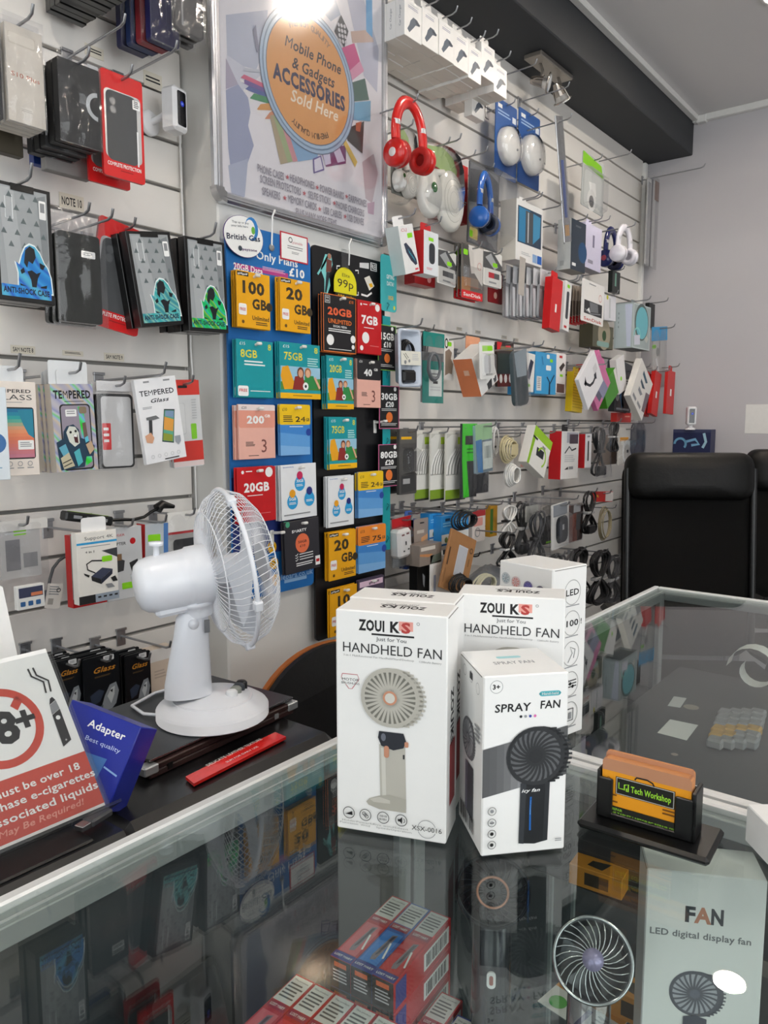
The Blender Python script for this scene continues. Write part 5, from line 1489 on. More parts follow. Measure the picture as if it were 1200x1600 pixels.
def left_wall():
    B = C('#121213', .35, coat=.3)
    # ---- row hanging from above the picture
    I('box', 'phone_case_pack', 'black boxed phone case hanging highest on the left of the slatwall', 'phone case', (0, 0, 1, 1), 1.315, .016, '#101112', lambda F: F.lines(.2, .8, .8, .92, 3, GREY), n=8, world=(.82, .895, .776, .95), short='highest black boxed phone case', coat=.4)
    for i, (nm, c, bb) in enumerate((('navy', '#1d1d50', 1.335), ('red', '#8f2630', 1.362), ('dark blue', '#1a2f5e', 1.389), ('second navy', '#20204a', 1.416))):
        I('bag', 'wallet_case', '%s wallet phone case in a clear bag, high on the left' % nm, 'phone case', (0, 0, 1, 1), bb, .02, None, None, content=(.05, .12, .95, .98, c, .08), world=(.955 - .004 * i, 1.025 - .004 * i, .735 + .002 * i, .92), group='wallet cases high on the left', hk=(i == 0), short='coloured wallet cases')
    I('bag', 'phone_case', 'clear silver phone case in a bag beside the poster', 'phone case', (0, 0, 1, 1), 1.33, .012, None, lambda F: (F.rrect(.12, .55, .9, .95, .1, C('#83807f', .15, .6)), F.rect(.3, .6, .35, .9, C('#c9c9c9', .2, .6))), content=(.06, .1, .94, .97, C('#6c6a6a', .18, .6), .1), world=(1.0, 1.085, .768, .95), n=2, db=.022, short='silver phone case by the poster', stackjit=.01)
    # ---- second row
    I('bag', 'phone_case_pack', 'cream case box with small red lettering in a clear bag', 'phone case', (8, 28, 70, 196), 1.3, .014, None, lambda F: (F.text('S10 Plus', .5, .55, .04, C('#c0674e'), w=.72), F.rrect(.1, .17, .78, .28, .05, C('#cfc7ba')), F.rrect(.12, .175, .76, .265, .05, C('#ddd6cb')), F.lines(.35, .85, .65, .88, 2, C('#b4ab9e'))), content=(.04, .1, .96, .985, '#e0d9ce', .01), n=3, short='cream red-lettered case box')
    I('bag', 'phone_case_pack', 'dark phone case in a bag left of the cream case box', 'phone case', (-60, 10, 3, 180), 1.3, .014, None, None, content=(.04, .1, .96, .985, '#2d2d31', .05), n=1, short='dark case left of the cream case box')
    I('bag', 'wallet_case', 'plain black wallet case with a pale C mark in a bag', 'phone case', (92, 92, 158, 228), 1.29, .016, None, lambda F: (F.ring(.93, .49, .3, .09, C('#b9bdc0'), a0=95, a1=265, n=14), F.rect(.7, .02, .95, .06, LGREY)), content=(.0, .06, .97, .985, C('#2c2c2d', .5, bump=.3), .03), n=4, db=.024, short='black wallet case with the C mark')
    def cp(F):
        F.rrect(.0, .0, 1, 1, .06, C('#d31d1f', .3, coat=.5)); F.rrect(.06, .17, .94, .82, .1, C('#c9c9ca', .2, .3)); F.rrect(.1, .18, .84, .84, .12, C('#4b4d50', .45)); F.text('COMPLETE PROTECTION', .5, .875, .035, WHITE, w=.82, st=1); F.lines(.4, .92, .75, .94, 1, C('#9a1114')); F.rrect(.74, .2, .92, .29, .02, WHITE); F.lines(.77, .21, .9, .28, 4, INK)
        for y in (.28, .36): F.disc(.26, y, .075, C('#77797c', .2, .3), n=16)
        F.rect(.82, .5, .86, .84, C('#e5e5e6', .2))
    I('card', 'case_pouch', 'red COMPLETE PROTECTION pouch with a grey camera phone case, upper row', 'phone case', (160, 118, 224, 280), 1.3, .006, '#c9191c', cp, n=1, db=.05, short='upper red COMPLETE PROTECTION pouch', coat=.4)
    # backs of the stacks that show under them
    for lab, x0, x1, y0, y1, bb, c in (('black case pack low behind the C-mark wallet case', 62, 130, 150, 250, 1.42, '#141414'), ('brown phone case low behind the cream case box', -20, 34, 130, 238, 1.4, '#4a4438'), ('blue-edged case pack behind the C-mark wallet case', 50, 112, 120, 262, 1.44, '#1d3f93'), ('grey case pack lowest behind the C-mark wallet case', 70, 140, 170, 272, 1.39, '#8d8a88')):
        I('box', 'phone_case_pack', lab, 'phone case', (x0, y0, x1, y1), bb, .018, c, None, hk=False, coat=.4, bottom=c)
    # ---- third row
    I('box', 'shock_case_pack', 'black-framed anti-shock case pack with a blue ape, left picture edge', 'phone case', (-8, 290, 82, 472), 1.3, .02, B, shock(['#2b7fd0', '#3fa0e0', '#2f62c8', '#58b6d8'], 'blue'), n=2, short='blue-ape anti-shock case pack', tip=.02)
    I('bag', 'phone_case', 'plain black phone case in a clear pouch under the big paper tag', 'phone case', (88, 330, 166, 508), 1.34, .012, None, lambda F: (F.rrect(.5, .34, .78, .4, .02, WHITE), F.lines(.54, .355, .74, .385, 2, GREY)), content=(.05, .2, .88, .98, C('#1d211f', .3, coat=.3), .06), n=2, db=.022, short='plain black case in the pouch')
    I('card', 'case_pouch', 'tilted red COMPLETE PROTECTION pouch half hidden by an anti-shock pack', 'phone case', (160, 352, 236, 520), 1.36, .006, '#c9191c', cp, roll=10, short='tilted red COMPLETE PROTECTION pouch', coat=.4)
    I('box', 'shock_case_pack', 'tilted anti-shock case pack with a teal ape', 'phone case', (198, 362, 268, 508), 1.31, .022, B, shock(['#3fb7bc', '#7fd0c8', '#2f8fb0', '#9ad6c0', '#3a9aa8'], 'teal', scale=12), roll=-9, n=1, db=.03, short='teal-ape anti-shock case pack', tip=.02)
    I('box', 'shock_case_pack', 'anti-shock case pack with a bright green ape beside the pillar', 'phone case', (290, 374, 352, 518), 1.31, .022, B, shock(['#19c46a', '#2fe08a', '#19a0c0', '#9be03a', '#16b45a'], 'green', scale=14), roll=-2, n=3, db=.026, short='green-ape anti-shock case pack', tip=.02)
    # ---- fourth row
    def tg(F):
        F.text('TEMPERED', .5, .1, .035, INK, w=.8, st=1); F.text('GLASS', .5, .165, .055, C('#4a4a4a'), w=.84); F.lines(.2, .215, .8, .228, 1, GREY)
        F.rect(.02, .28, .3, .8, C('#b9b2a8')); F.rect(.12, .34, .3, .37, INK); F.rrect(.26, .27, .93, .82, .05, INK); n = 14
        for i in range(n):
            u = i / n; c0 = (('#1f6f9a', '#2389a4', '#2fa0a0', '#5fae9a', '#a9ac8c', '#d9a07c', '#e8976c', '#e88a62', '#e4805e', '#de7c66', '#d87a70', '#d27a7a', '#cc7c86', '#c67e90')[i])
            F.rect(.28, .285 + .52 * u, .91, .285 + .52 * (u + 1 / n) + .001, C(c0, .35), False)
        F.k += 1; F.poly([(.6, .3), (.91, .29), (.91, .6), (.8, .56), (.7, .45)], C('#2a86a0', .35)); F.rrect(.58, .62, .9, .72, .02, WHITE); F.lines(.62, .64, .86, .7, 3, GREY)
        for i in range(4): F.ring(.2 + .2 * i, .87, .05, .012, GREY); F.rect(.14 + .2 * i, .91, .27 + .2 * i, .92, GREY)
    I('box', 'screen_protector_pack', 'cream TEMPERED GLASS pack with an orange and blue phone', 'screen protector', (-20, 596, 59, 744), 1.3, .012, '#ece2d8', tg, n=2, short='cream TEMPERED GLASS pack', tab='#dfe2e4', tip=.02)
    I('box', 'screen_protector_pack', 'pale blue screen protector pack at the left picture edge', 'screen protector', (-70, 604, 13, 752), 1.27, .006, '#dfe8ee', lambda F: (F.disc(.75, .6, .2, C('#3f6fa8')), F.lines(.2, .86, .9, .92, 2, C('#8fb0c8'))), hk=True, short='pale blue screen protector pack', hookL=.25)
    def hb(F):
        H0 = holo('foil_rainbow', ['#c8c4cc', '#9a9cc8', '#c8cfd4', '#7fd68a', '#a8c0e0', '#d8c8b0', '#b8b4c4'], 7.)
        F.rect(0, 0, 1, 1, H0); F.text('TEMPERED', .5, .12, .085, INK, w=.88, st=2); F.lines(.3, .195, .85, .21, 1, INK)
        F.rrect(.17, .23, .9, .99, .08, INK); F.rrect(.2, .245, .87, .97, .07, C('#a39aa8', .3, .3)); F.poly([(.6, .26), (.72, .26), (.86, .9), (.7, .95)], holo('foil_spark', ['#39e04a', '#8fb4f4', '#5fe8a0', '#39d83a'], 10.)); F.rrect(.3, .29, .56, .37, .02, WHITE); F.lines(.33, .305, .53, .355, 2, GREY)
        F.poly([(.68, .45), (.76, .44), (.8, .66), (.7, .68)], C('#6d564e')); F.rrect(.62, .26, .8, .34, .04, C('#8a7a62'))
        F.poly([(.04, .66), (.2, .62), (.22, .54), (.3, .48), (.46, .46), (.58, .52), (.62, .62), (.8, .66), (.94, .72), (.9, .84), (.72, .84), (.66, .96), (.1, .98)], C('#17384f')); F.poly([(.28, .55), (.36, .48), (.5, .49), (.58, .56), (.58, .68), (.46, .72), (.34, .66)], C('#d8dbd0')); F.poly([(.44, .58), (.54, .58), (.55, .68), (.47, .67)], C('#4a1c22')); F.poly([(.44, .6), (.46, .58), (.53, .58), (.52, .61)], WHITE)
        F.disc(.38, .55, .03, INK, n=8); F.disc(.5, .54, .03, INK, n=8); F.poly([(.08, .72), (.24, .68), (.32, .8), (.2, .86)], C('#5fa8c0')); F.poly([(.1, .84), (.3, .78), (.42, .94), (.16, .97)], C('#c8bfa0')); F.poly([(.42, .78), (.56, .74), (.62, .9), (.5, .95)], C('#4fb0b8')); F.poly([(.72, .7), (.86, .66), (.92, .76), (.8, .82)], C('#c4a888')); F.poly([(.7, .62), (.78, .6), (.8, .66), (.72, .68)], C('#5fc0d8')); F.line([(.14, .9), (.34, .86)], .02, INK); F.line([(.16, .94), (.36, .9)], .02, INK)
    I('box', 'screen_protector_pack', 'TEMPERED pack printed with a roaring ape on rainbow foil', 'screen protector', (81, 600, 147, 736), 1.31, .01, '#d9d2cc', hb, roll=-2, n=4, db=.013, short='rainbow foil TEMPERED ape pack', tab='#dcdfe1', side='#cfc6ba')
    h = I('card', 'paper_header', 'blank white paper hanging above the rainbow TEMPERED pack', 'paper', (75, 564, 136, 603), 1.318, .001, '#dfe2e4', None, hk=False)
    I('bag', 'phone_case', 'grey phone case with black rim and red label in a clear bag', 'phone case', (152, 596, 212, 734), 1.33, .012, '#d8d8d9', lambda F: (F.rrect(.11, .17, .89, .96, .08, C('#c9c9c9', .45)), F.rrect(.12, .47, .34, .77, .02, C('#d4262a')), F.text('HEAVY', .5, .05, .05, C('#c43a3c'), w=.8, st=1), F.lines(.15, .52, .31, .72, 3, WHITE)), content=(.06, .14, .94, .98, '#1c1d1f', .1), n=2, db=.022, short='black-rimmed grey case', head=.11)
    def wt(F):
        F.text('TEMPERED', .5, .17, .06, C('#2a2d33'), w=.84, st=1, sh=-.05); F.text('Glass', .52, .265, .045, C('#2a2d33'), w=.46, st=1, sh=.3); F.lines(.1, .33, .34, .36, 2, GREY); F.rect(.2, .03, .34, .05, GREY); F.rect(.68, .03, .84, .05, GREY)
        F.poly([(.6, .38), (.86, .4), (.72, .8), (.44, .76)], C('#2a3438')); F.poly([(.61, .395), (.84, .415), (.71, .785), (.46, .75)], C('#5fa88c', .3)); F.poly([(.58, .47), (.8, .52), (.74, .66), (.52, .62)], C('#e0a04a', .3)); F.poly([(.5, .66), (.72, .7), (.69, .78), (.47, .745)], C('#8f9a3a', .3)); F.poly([(.63, .4), (.83, .42), (.8, .5), (.6, .46)], C('#7f98b8', .3))
        F.poly([(.2, .47), (.28, .46), (.23, .68), (.15, .68)], C('#3a3b3d')); F.poly([(.14, .45), (.38, .44), (.46, .48), (.3, .49), (.14, .48)], C('#6c6e70')); F.poly([(.05, .66), (.2, .63), (.26, .7), (.2, .76), (.07, .74)], C('#d9a584'))
        F.poly([(.76, .72), (.9, .72), (.9, .79), (.83, .83), (.76, .79)], C('#9aa0a8'))
        for i in range(5): F.ring(.16 + .16 * i, .92, .04, .01, LGREY)
        F.rect(.44, .965, .8, .978, INK)
    I('box', 'screen_protector_pack', 'tilted white TEMPERED Glass pack with hammer and phone', 'screen protector', (211, 590, 276, 722), 1.3, .006, '#ececee', wt, roll=-8, n=1, short='white TEMPERED hammer pack', tip=.02)
    I('card', 'screen_protector_pack', 'white pack with red top and foot next to the pillar cable', 'screen protector', (264, 594, 312, 730), 1.36, .006, '#d2d4d5', lambda F: (F.rect(0, 0, 1, .17, C('#d23a30')), F.rect(0, .7, 1, .93, C('#c9352c')), F.rect(0, .93, 1, .99, C('#e4d2d0')), F.rect(.3, .06, .6, .09, INK), F.rrect(.64, .5, .82, .68, .03, C('#7fc832')), F.rrect(.06, .26, .48, .62, .05, C('#c4c7c9')), F.rrect(.08, .265, .46, .61, .05, C('#d6d8d9')), F.lines(.7, .22, .86, .46, 8, C('#b9bcbe'))), roll=-3, n=1, short='white pack with red foot')
    # ---- fifth row
    I('bag', 'adapter_bag', 'clear bag with a printed phone card, far left above the paper', 'adapter', (-14, 812, 76, 938), 1.32, .006, '#d8d5d0', lambda F: (F.rect(.25, .24, .5, .62, C('#7d7c80')), F.rrect(.4, .12, .62, .19, .02, LIME), F.lines(.25, .1, .75, .2, 2, LGREY), F.rect(.55, .42, .8, .6, C('#8a8a8c'))), content=(.16, .1, .86, .72, '#c6c4c2', .02), short='bag with the printed phone card', head=.13)
    h = I('box', 'splitter_pack', 'small white pack with a dark screen, low behind the curled paper', 'adapter', (27, 914, 70, 951), 1.3, .012, '#e9e9e6', lambda F: (F.rect(.06, .08, .94, .5, C('#3a3f5a')), F.rect(.5, .32, .92, .46, C('#d8805a')), *[F.rrect(.1 + .28 * i, .66, .28 + .28 * i, .86, .03, C('#2f5f96')) for i in range(3)]), hk=False)
    t = Thing('adapter_cable', 'black adapter cable curving down to a white tag', 'cable')
    q = t.part('cable'); P = [on_b(x, y, 1.36) for x, y in ((101, 870), (92, 876), (83, 888), (78, 905), (75, 925))]; o = P[0]; q.tube([p - o for p in P], .003, C('#4c4d50', .4), 7)
    q = t.part('plug'); e = P[-1] - o; q.box(e.x - .007, e.x + .007, e.y - .004, e.y + .004, e.z - .02, e.z + .004, C('#3a3f4a', .4), .002); t.put(o)
    I('card', 'cable_tag', 'white printed tag on the adapter cable', 'tag', (76, 912, 100, 950), 1.35, .001, '#e2dcd6', lambda F: (F.lines(.15, .1, .8, .5, 4, GREY), F.rect(.15, .6, .5, .85, C('#a9a39c')), F.ring(.75, .25, .14, .05, INK)), roll=12, hk=False)
    def rb(F): F.rect(0, 0, 1, 1, C('#c9cacb')); F.rrect(.05, .12, .22, .24, .02, LIME); F.rect(0, .88, 1, 1, RED)
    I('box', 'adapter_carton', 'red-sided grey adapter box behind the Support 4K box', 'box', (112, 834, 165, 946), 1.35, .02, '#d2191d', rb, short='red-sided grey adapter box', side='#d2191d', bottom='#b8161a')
    def s4(F):
        F.text('Support 4K', .55, .085, .045, C('#4a4a4a'), w=.72); F.rect(0, .14, 1, .17, C('#2fa0d8')); F.lines(.1, .2, .95, .22, 1, GREY); F.text('4 in 1', .32, .275, .03, INK, w=.24, st=1); F.poly([(.6, .28), (1, .26), (1, .4)], C('#3a3d42'))
        F.poly([(.32, .62), (.6, .52), (.86, .56), (.56, .68)], C('#3c4258')); F.poly([(.32, .62), (.56, .68), (.56, .75), (.33, .68)], INK); F.poly([(.56, .68), (.86, .56), (.85, .63), (.56, .75)], C('#23283a')); F.line([(.42, .58), (.24, .52), (.22, .44), (.35, .4), (.6, .42)], .03, INK); F.rrect(.6, .36, .86, .44, .03, LIME); F.poly([(.14, .56), (.28, .6), (.26, .63), (.16, .59)], INK); F.poly([(.8, .68), (.92, .66), (.98, .74), (.86, .74)], INK); F.poly([(.66, .76), (.82, .76), (.9, .82), (.72, .82)], GREY)
        F.rect(.0, .88, .4, .995, INK); F.rect(.4, .88, 1, .995, C('#9aa6b4')); 
        for i in range(4): F.rect(.46 + .14 * i, .915, .54 + .14 * i, .94, INK)
    I('box', 'adapter_carton', 'white Support 4K hub box with a blue stripe', 'box', (121, 830, 184, 941), 1.3, .018, '#f0ede6', s4, short='white Support 4K hub box', tab='#f0f0f0')
    I('box', 'adapter_carton', 'grey ADAPTER box behind the fan motor', 'box', (166, 824, 223, 936), 1.36, .02, '#d4d6d8', lambda F: (F.text('ADAPTER', .3, .22, .04, C('#3d3d3f'), w=.5, st=1), F.disc(.74, .2, .08, RED, n=14), F.text('VEGER', .35, .1, .03, RED, w=.35), F.poly([(.25, .36), (.42, .36), (.42, .44), (.5, .46), (.46, .6), (.22, .62), (.26, .46)], C('#3a3a3c')), F.rect(.28, .36, .42, .45, C('#8a6a4a')), F.poly([(.62, .5), (.86, .46), (.86, .64), (.7, .66)], C('#2c2c2e')), F.rrect(.4, .77, .72, .86, .02, LIME)), n=0, short='grey ADAPTER box')
    I('box', 'adapter_carton', 'grey box with a red side and blue edge above the fan motor', 'box', (228, 818, 264, 900), 1.36, .03, '#c4ccd2', lambda F: (F.rrect(.12, .2, .66, .34, .04, LIME), F.rect(.8, 0, 1, 1, C('#4f7fbe'))), roll=2, short='red-sided grey box by the fan', side='#cf1d20')
    I('bag', 'case_pouch', 'white-topped pouch with a red band right of the red-sided box', 'phone case', (262, 798, 318, 900), 1.38, .008, '#f0eee8', lambda F: (F.rect(0, .2, 1, .34, C('#c8242a')), F.rrect(.15, .42, .9, .95, .08, C('#2b2c2f'))), content=(.0, .2, 1, .98, '#dcdad6', .02), short='white-topped pouch with red band', head=.3)
    t = Thing('usb_hub', 'black USB hub with a short cable lying over the adapter boxes', 'usb hub')
    q = t.part('hub'); P0, P1 = on_b(98, 806, 1.33), on_b(172, 815, 1.33); L = (P1 - P0).length; A = RY(math.atan2(-(P1.z - P0.z), P1.x - P0.x)); q.box(0, L, -.012, .012, -.008, .01, C('#161718', .3), .003, A)
    for i in range(3): q.box(L * (.15 + .27 * i), L * (.32 + .27 * i), -.0126, -.0118, -.002, .004, GREY, 0, A)
    q.box(L * .1, L * .9, -.008, .004, .0098, .0106, C('#9ac23a'), 0, A)
    q = t.part('cable'); pts = [on_b(x, y, 1.33) - P0 for x, y in ((172, 813), (190, 812), (208, 812), (225, 808), (236, 800), (246, 795))]; q.tube(pts, .0032, BLACK, 7)
    q = t.part('plug'); e = pts[-1]; q.tube([e, e + Vector((.012, 0, .008)), e + Vector((.04, 0, .001))], [.011, .009, .004], BLACK, 10); t.put(P0)
    # ---- sixth row, low
    def gl(F):
        F.text('Glass', .55, .23, .085, C('#c8862a'), w=.62, st=1, sh=.35); F.lines(.3, .33, .75, .36, 2, C('#6a5230')); F.rrect(.55, .02, .85, .11, .03, C('#d9dadb')); F.lines(.6, .045, .8, .09, 2, GREY)
        F.poly([(.15, .62), (.4, .55), (.55, .6), (.42, .75), (.2, .8)], C('#2c3548')); F.poly([(.4, .95), (.55, .68), (.7, .52), (.88, .5), (.95, .66), (.86, .86), (.7, .95)], C('#8a8f94')); F.poly([(.62, .7), (.74, .58), (.84, .56), (.82, .7), (.72, .84)], C('#c4c8ca')); F.poly([(.7, .62), (.78, .6), (.76, .66)], INK); F.poly([(.3, .85), (.5, .82), (.46, .92), (.28, .94)], C('#55606a'))
    for lab, bx, bb in (('black Glass pack with a pale snarling animal, in the middle of the lowest row', (131, 1024, 188, 1118), 1.33), ('black Glass pack nearest the desk fan', (196, 1020, 236, 1106), 1.34), ('black Glass pack partly behind the sign', (84, 1030, 128, 1120), 1.34)):
        I('card', 'screen_protector_pack', lab, 'screen protector', bx, bb, .003, '#0f1216', gl, n=4, db=.012, short={131: 'middle black Glass pack', 196: 'black Glass pack near the fan', 84: 'black Glass pack behind the sign'}[bx[0]], hookL=.2)
    I('box', 'carton', 'plain beige carton hanging behind the desk fan column', 'box', (234, 1012, 272, 1108), 1.35, .03, '#d9c9b8', lambda F: (F.rect(0, 0, 1, .2, C('#e9e6e2')), F.lines(.2, .35, .7, .5, 3, C('#c0b0a0'))), short='plain beige carton')
    # ---- empty hooks and shelf-edge tags
    for x, y, lab in ((193, 18, 'long empty prong above the black wallet case'), (274, 60, 'long empty prong above the red pouch'), (174, 322, 'empty prong above the plain black case'), (222, 577, 'empty prong above the black-rimmed grey case')):
        p = on_b(x, y, 1.3); hook(p.x, p.z - .026, .2, lab)
    for x0, y0, x1, y1, s, lab in ((93, 304, 131, 328, 'NOTE 10', 'largest paper tag, above the plain black case'), (17, 540, 55, 553, 'SAM NOTE 8', 'paper tag above the cream TEMPERED GLASS pack'), (98, 548, 130, 556, '', 'small tag above the rainbow TEMPERED pack'), (163, 552, 194, 564, 'SAM NOTE 9', 'small tag above the grey case'), (225, 114, 253, 138, '', 'small tag above the white camera'), (133, 72, 162, 90, '', 'small blank tag above the black wallet case')):
        h = Hang('shelf_tag', lab, 'tag', (x0, y0, x1, y1), 1.4985, .0008); q = h.part('tag'); q.box(-h.w / 2, h.w / 2, 0, .0012, 0, h.h, C('#e6dfce', .6), .0002); F = h.face(q)
        if s: F.text(s, .5, .5, .5, INK, w=.84, st=1)
        else: F.lines(.1, .3, .9, .75, 2, INK, .1)
        h.go()


def camera_unit(label, loc, yaw, base='wall', tilt=0.):
    t = Thing('security_camera', label, 'camera'); Wt = C('#f2f2f3', .3); 
    q = t.part('body'); q.box(-.022, .022, -.028, .012, -.045, .045, Wt, .006)
    p = t.part('dark_face'); p.prism(rrect_pts(.026, .07, .004, z=-.035), -.0288, -.0279, C('#0b0c12', .12, coat=.6)); F = F_front(p, .026, .07, -.0288, -.035); F.disc(.55, .35, .22, C('#2a3fe0', .3), n=12); F.disc(.55, .35, .1, C('#8fb0ff', .3), n=10)
    p = t.part('mount')
    if base == 'wall': p.lathe([(.026, .0), (.026, .008), (.022, .011), (0, .011)], Wt, 24, T(-.012, .055, -.02) @ RX(PI / 2)); p.tube([(-.012, .05, -.02), (-.004, .03, -.01), (0, .01, 0)], .007, Wt, 8)
    else: p.lathe([(.024, -.068), (.024, -.06), (.012, -.056), (.01, -.044)], Wt, 20)
    t.put(loc, yaw)


def left_extras():
    p = on_b(268, 174, 1.44)
    camera_unit('white security camera with a black face on the left slatwall', (p.x, p.y, p.z), math.radians(12))
    # white cable down the slatwall edge
    t = Thing('white_cable', 'white cable running down beside the left pillar edge', 'cable')
    P = [on_b(x, y, 1.49) for x, y in ((281, 212), (284, 300), (287, 366), (297, 470), (298, 545), (306, 580), (305, 630), (310, 660), (311, 700), (313, 780), (316, 860))]
    P = [Vector((min(p.x, 1.151), p.y, p.z)) for p in P]; o = P[0]; q = t.part('cable'); q.tube([p - o for p in P], .0022, WHITE, 6); t.put(o)


left_wall()
left_extras()
# ================================================================== right run of slatwall
def headphones(name, label, c, band, yaw, colour, pad, R=.075, cup=.036, squash=1., logo=None, hookto=None, roll=0., cat='headphones', tilt=0.):
    """band hanging from the hook, two padded cups; origin between the cups"""
    t = Thing(name, label, cat); m = C(colour, .25, coat=.4); pm = C(pad, .5); mm = C('#d8d8da', .3, .5)
    q = t.part('headband'); P = arc(0, band * .35, R, -8, 188, 22, rz=band * .65); n = len(P)
    q.tube(P, .009, m, 8, flat=1.9)
    for s, i in ((1, 3), (-1, n - 4)):
        a = Vector(P[i]); q.tube([a + Vector((0, 0, -.006)), a + Vector((0, 0, .006))], .0098, mm, 8, flat=1.6)
    for s in (-1, 1):
        A = T(s * (R + .002), 0, -.0) @ RY(s * PI / 2)
        p = t.part('ear_cup'); p.lathe([(cup * .55, -.012), (cup, -.008), (cup, .008), (cup * .9, .014), (0, .016)], m, 24, A)
        if logo: p.lathe([(cup * .32, .0162), (cup * .3, .0172), (0, .0172)], C(logo, .4), 16, A)
        g = t.part('ear_pad'); pr = [(cup * .7 + cup * .3 * math.cos(u), -.017 + .011 * math.sin(u)) for u in [2 * PI * i / 10 for i in range(11)]]; g.lathe(pr, pm, 24, A)
        g.lathe([(cup * .5, -.014), (0, -.014)], C('#2a1a1a', .7), 18, A)
    t.put(c, math.radians(yaw), math.radians(roll), math.radians(tilt))
    return t


def coil(name, label, px, b, r, colour, n=5, rad=.003, cat='cable', wrap=None, tall=1., hk=None, tie=None):
    """a hank of cable hung on a hook"""
    t = Thing(name, label, cat); q = t.part('coil'); m = C(colour, .45); c = on_b(px[0], px[1], b)
    for i in range(n):
        k = r * (1 - .07 * i + random.uniform(-.03, .03)); o = random.uniform(-.004, .004); y = -.005 * i
        q.tube([(k * math.cos(2 * PI * j / 22) + o, y + random.uniform(-.001, .001), tall * k * math.sin(2 * PI * j / 22)) for j in range(22)], rad, m, 5, True)
    if tie:
        p = t.part('tie'); z = -tall * r if tie == 'low' else 0
        p.tube([(r * .98 if z == 0 else 0, .004, z - .006), (r * .98 if z == 0 else 0, -.005 * n - .002, z)], .006, BLACK, 8)
    if wrap: p = t.part('card_wrap'); p.box(-r * .5, r * .5, -.005 * n - .003, -.005 * n - .0018, -r * .4, r * .4, C(wrap, .5))
    t.put(c)
    if hk: hook(c.x, c.z + tall * r - .006, 1.5 - b + .05, 'slatwall hook carrying the ' + hk)
    return t


def strands(name, label, x0, y0, x1, y1, b, colour, n=8, rad=.0035, hk=None, plug=None, bag=False, cat='cable'):
    """folded cables hanging together, ends bunched in the middle"""
    A, B = on_b((x0 + x1) / 2, y0, b), on_b((x0 + x1) / 2, y1, b); w = on_b(x1, (y0 + y1) / 2, b).x - on_b(x0, (y0 + y1) / 2, b).x; h = A.z - B.z
    t = Thing(name, label, cat); q = t.part('cables'); m = C(colour, .4, coat=.2)
    for i in range(max(3, n // 2 + 1)):
        A_ = w * random.uniform(.22, .5); o = random.uniform(-.1, .1) * w; y0_ = -.004 - .005 * (i % 4); k = random.uniform(.92, 1.04); sk = random.uniform(-.15, .15)
        q.tube([(o * math.cos(s) ** 2 + A_ * math.sin(2 * s) + sk * w * math.cos(s), y0_ + .003 * math.sin(3 * s), h * .5 + h * .5 * k * math.cos(s)) for s in [2 * PI * j / 26 for j in range(26)]], rad, m, 6, True)
    p = t.part('tie'); p.box(-w * .28, w * .28, -.024, .002, h * .47, h * .53, C('#1b1b1c' if colour != '#1b1b1d' else '#c9c9c9', .5), .002)
    if plug: p = t.part('plug'); p.box(-w * .3, w * .3, -.03, -.006, .0, h * .2, C(plug, .35), .004)
    if bag:
        hh = Hang('x', '', '', (x0 - 3, y0 - 4, x1 + 3, y1 + 4), b); p = t.part('clear_bag'); 
        def fn(u, v): return ((u - .5) * hh.w, -.032 - .012 * math.sin(PI * u) * math.sin(PI * v) + .004 * math.sin(11 * u + 7 * v), hh.h * v - .01)
        p.grid(fn, 8, 12, BAGFILM)
    t.put((A.x, b, B.z))
    if hk: hook(A.x, A.z - .004, 1.5 - b + .04, 'slatwall hook carrying the ' + hk)
    return t


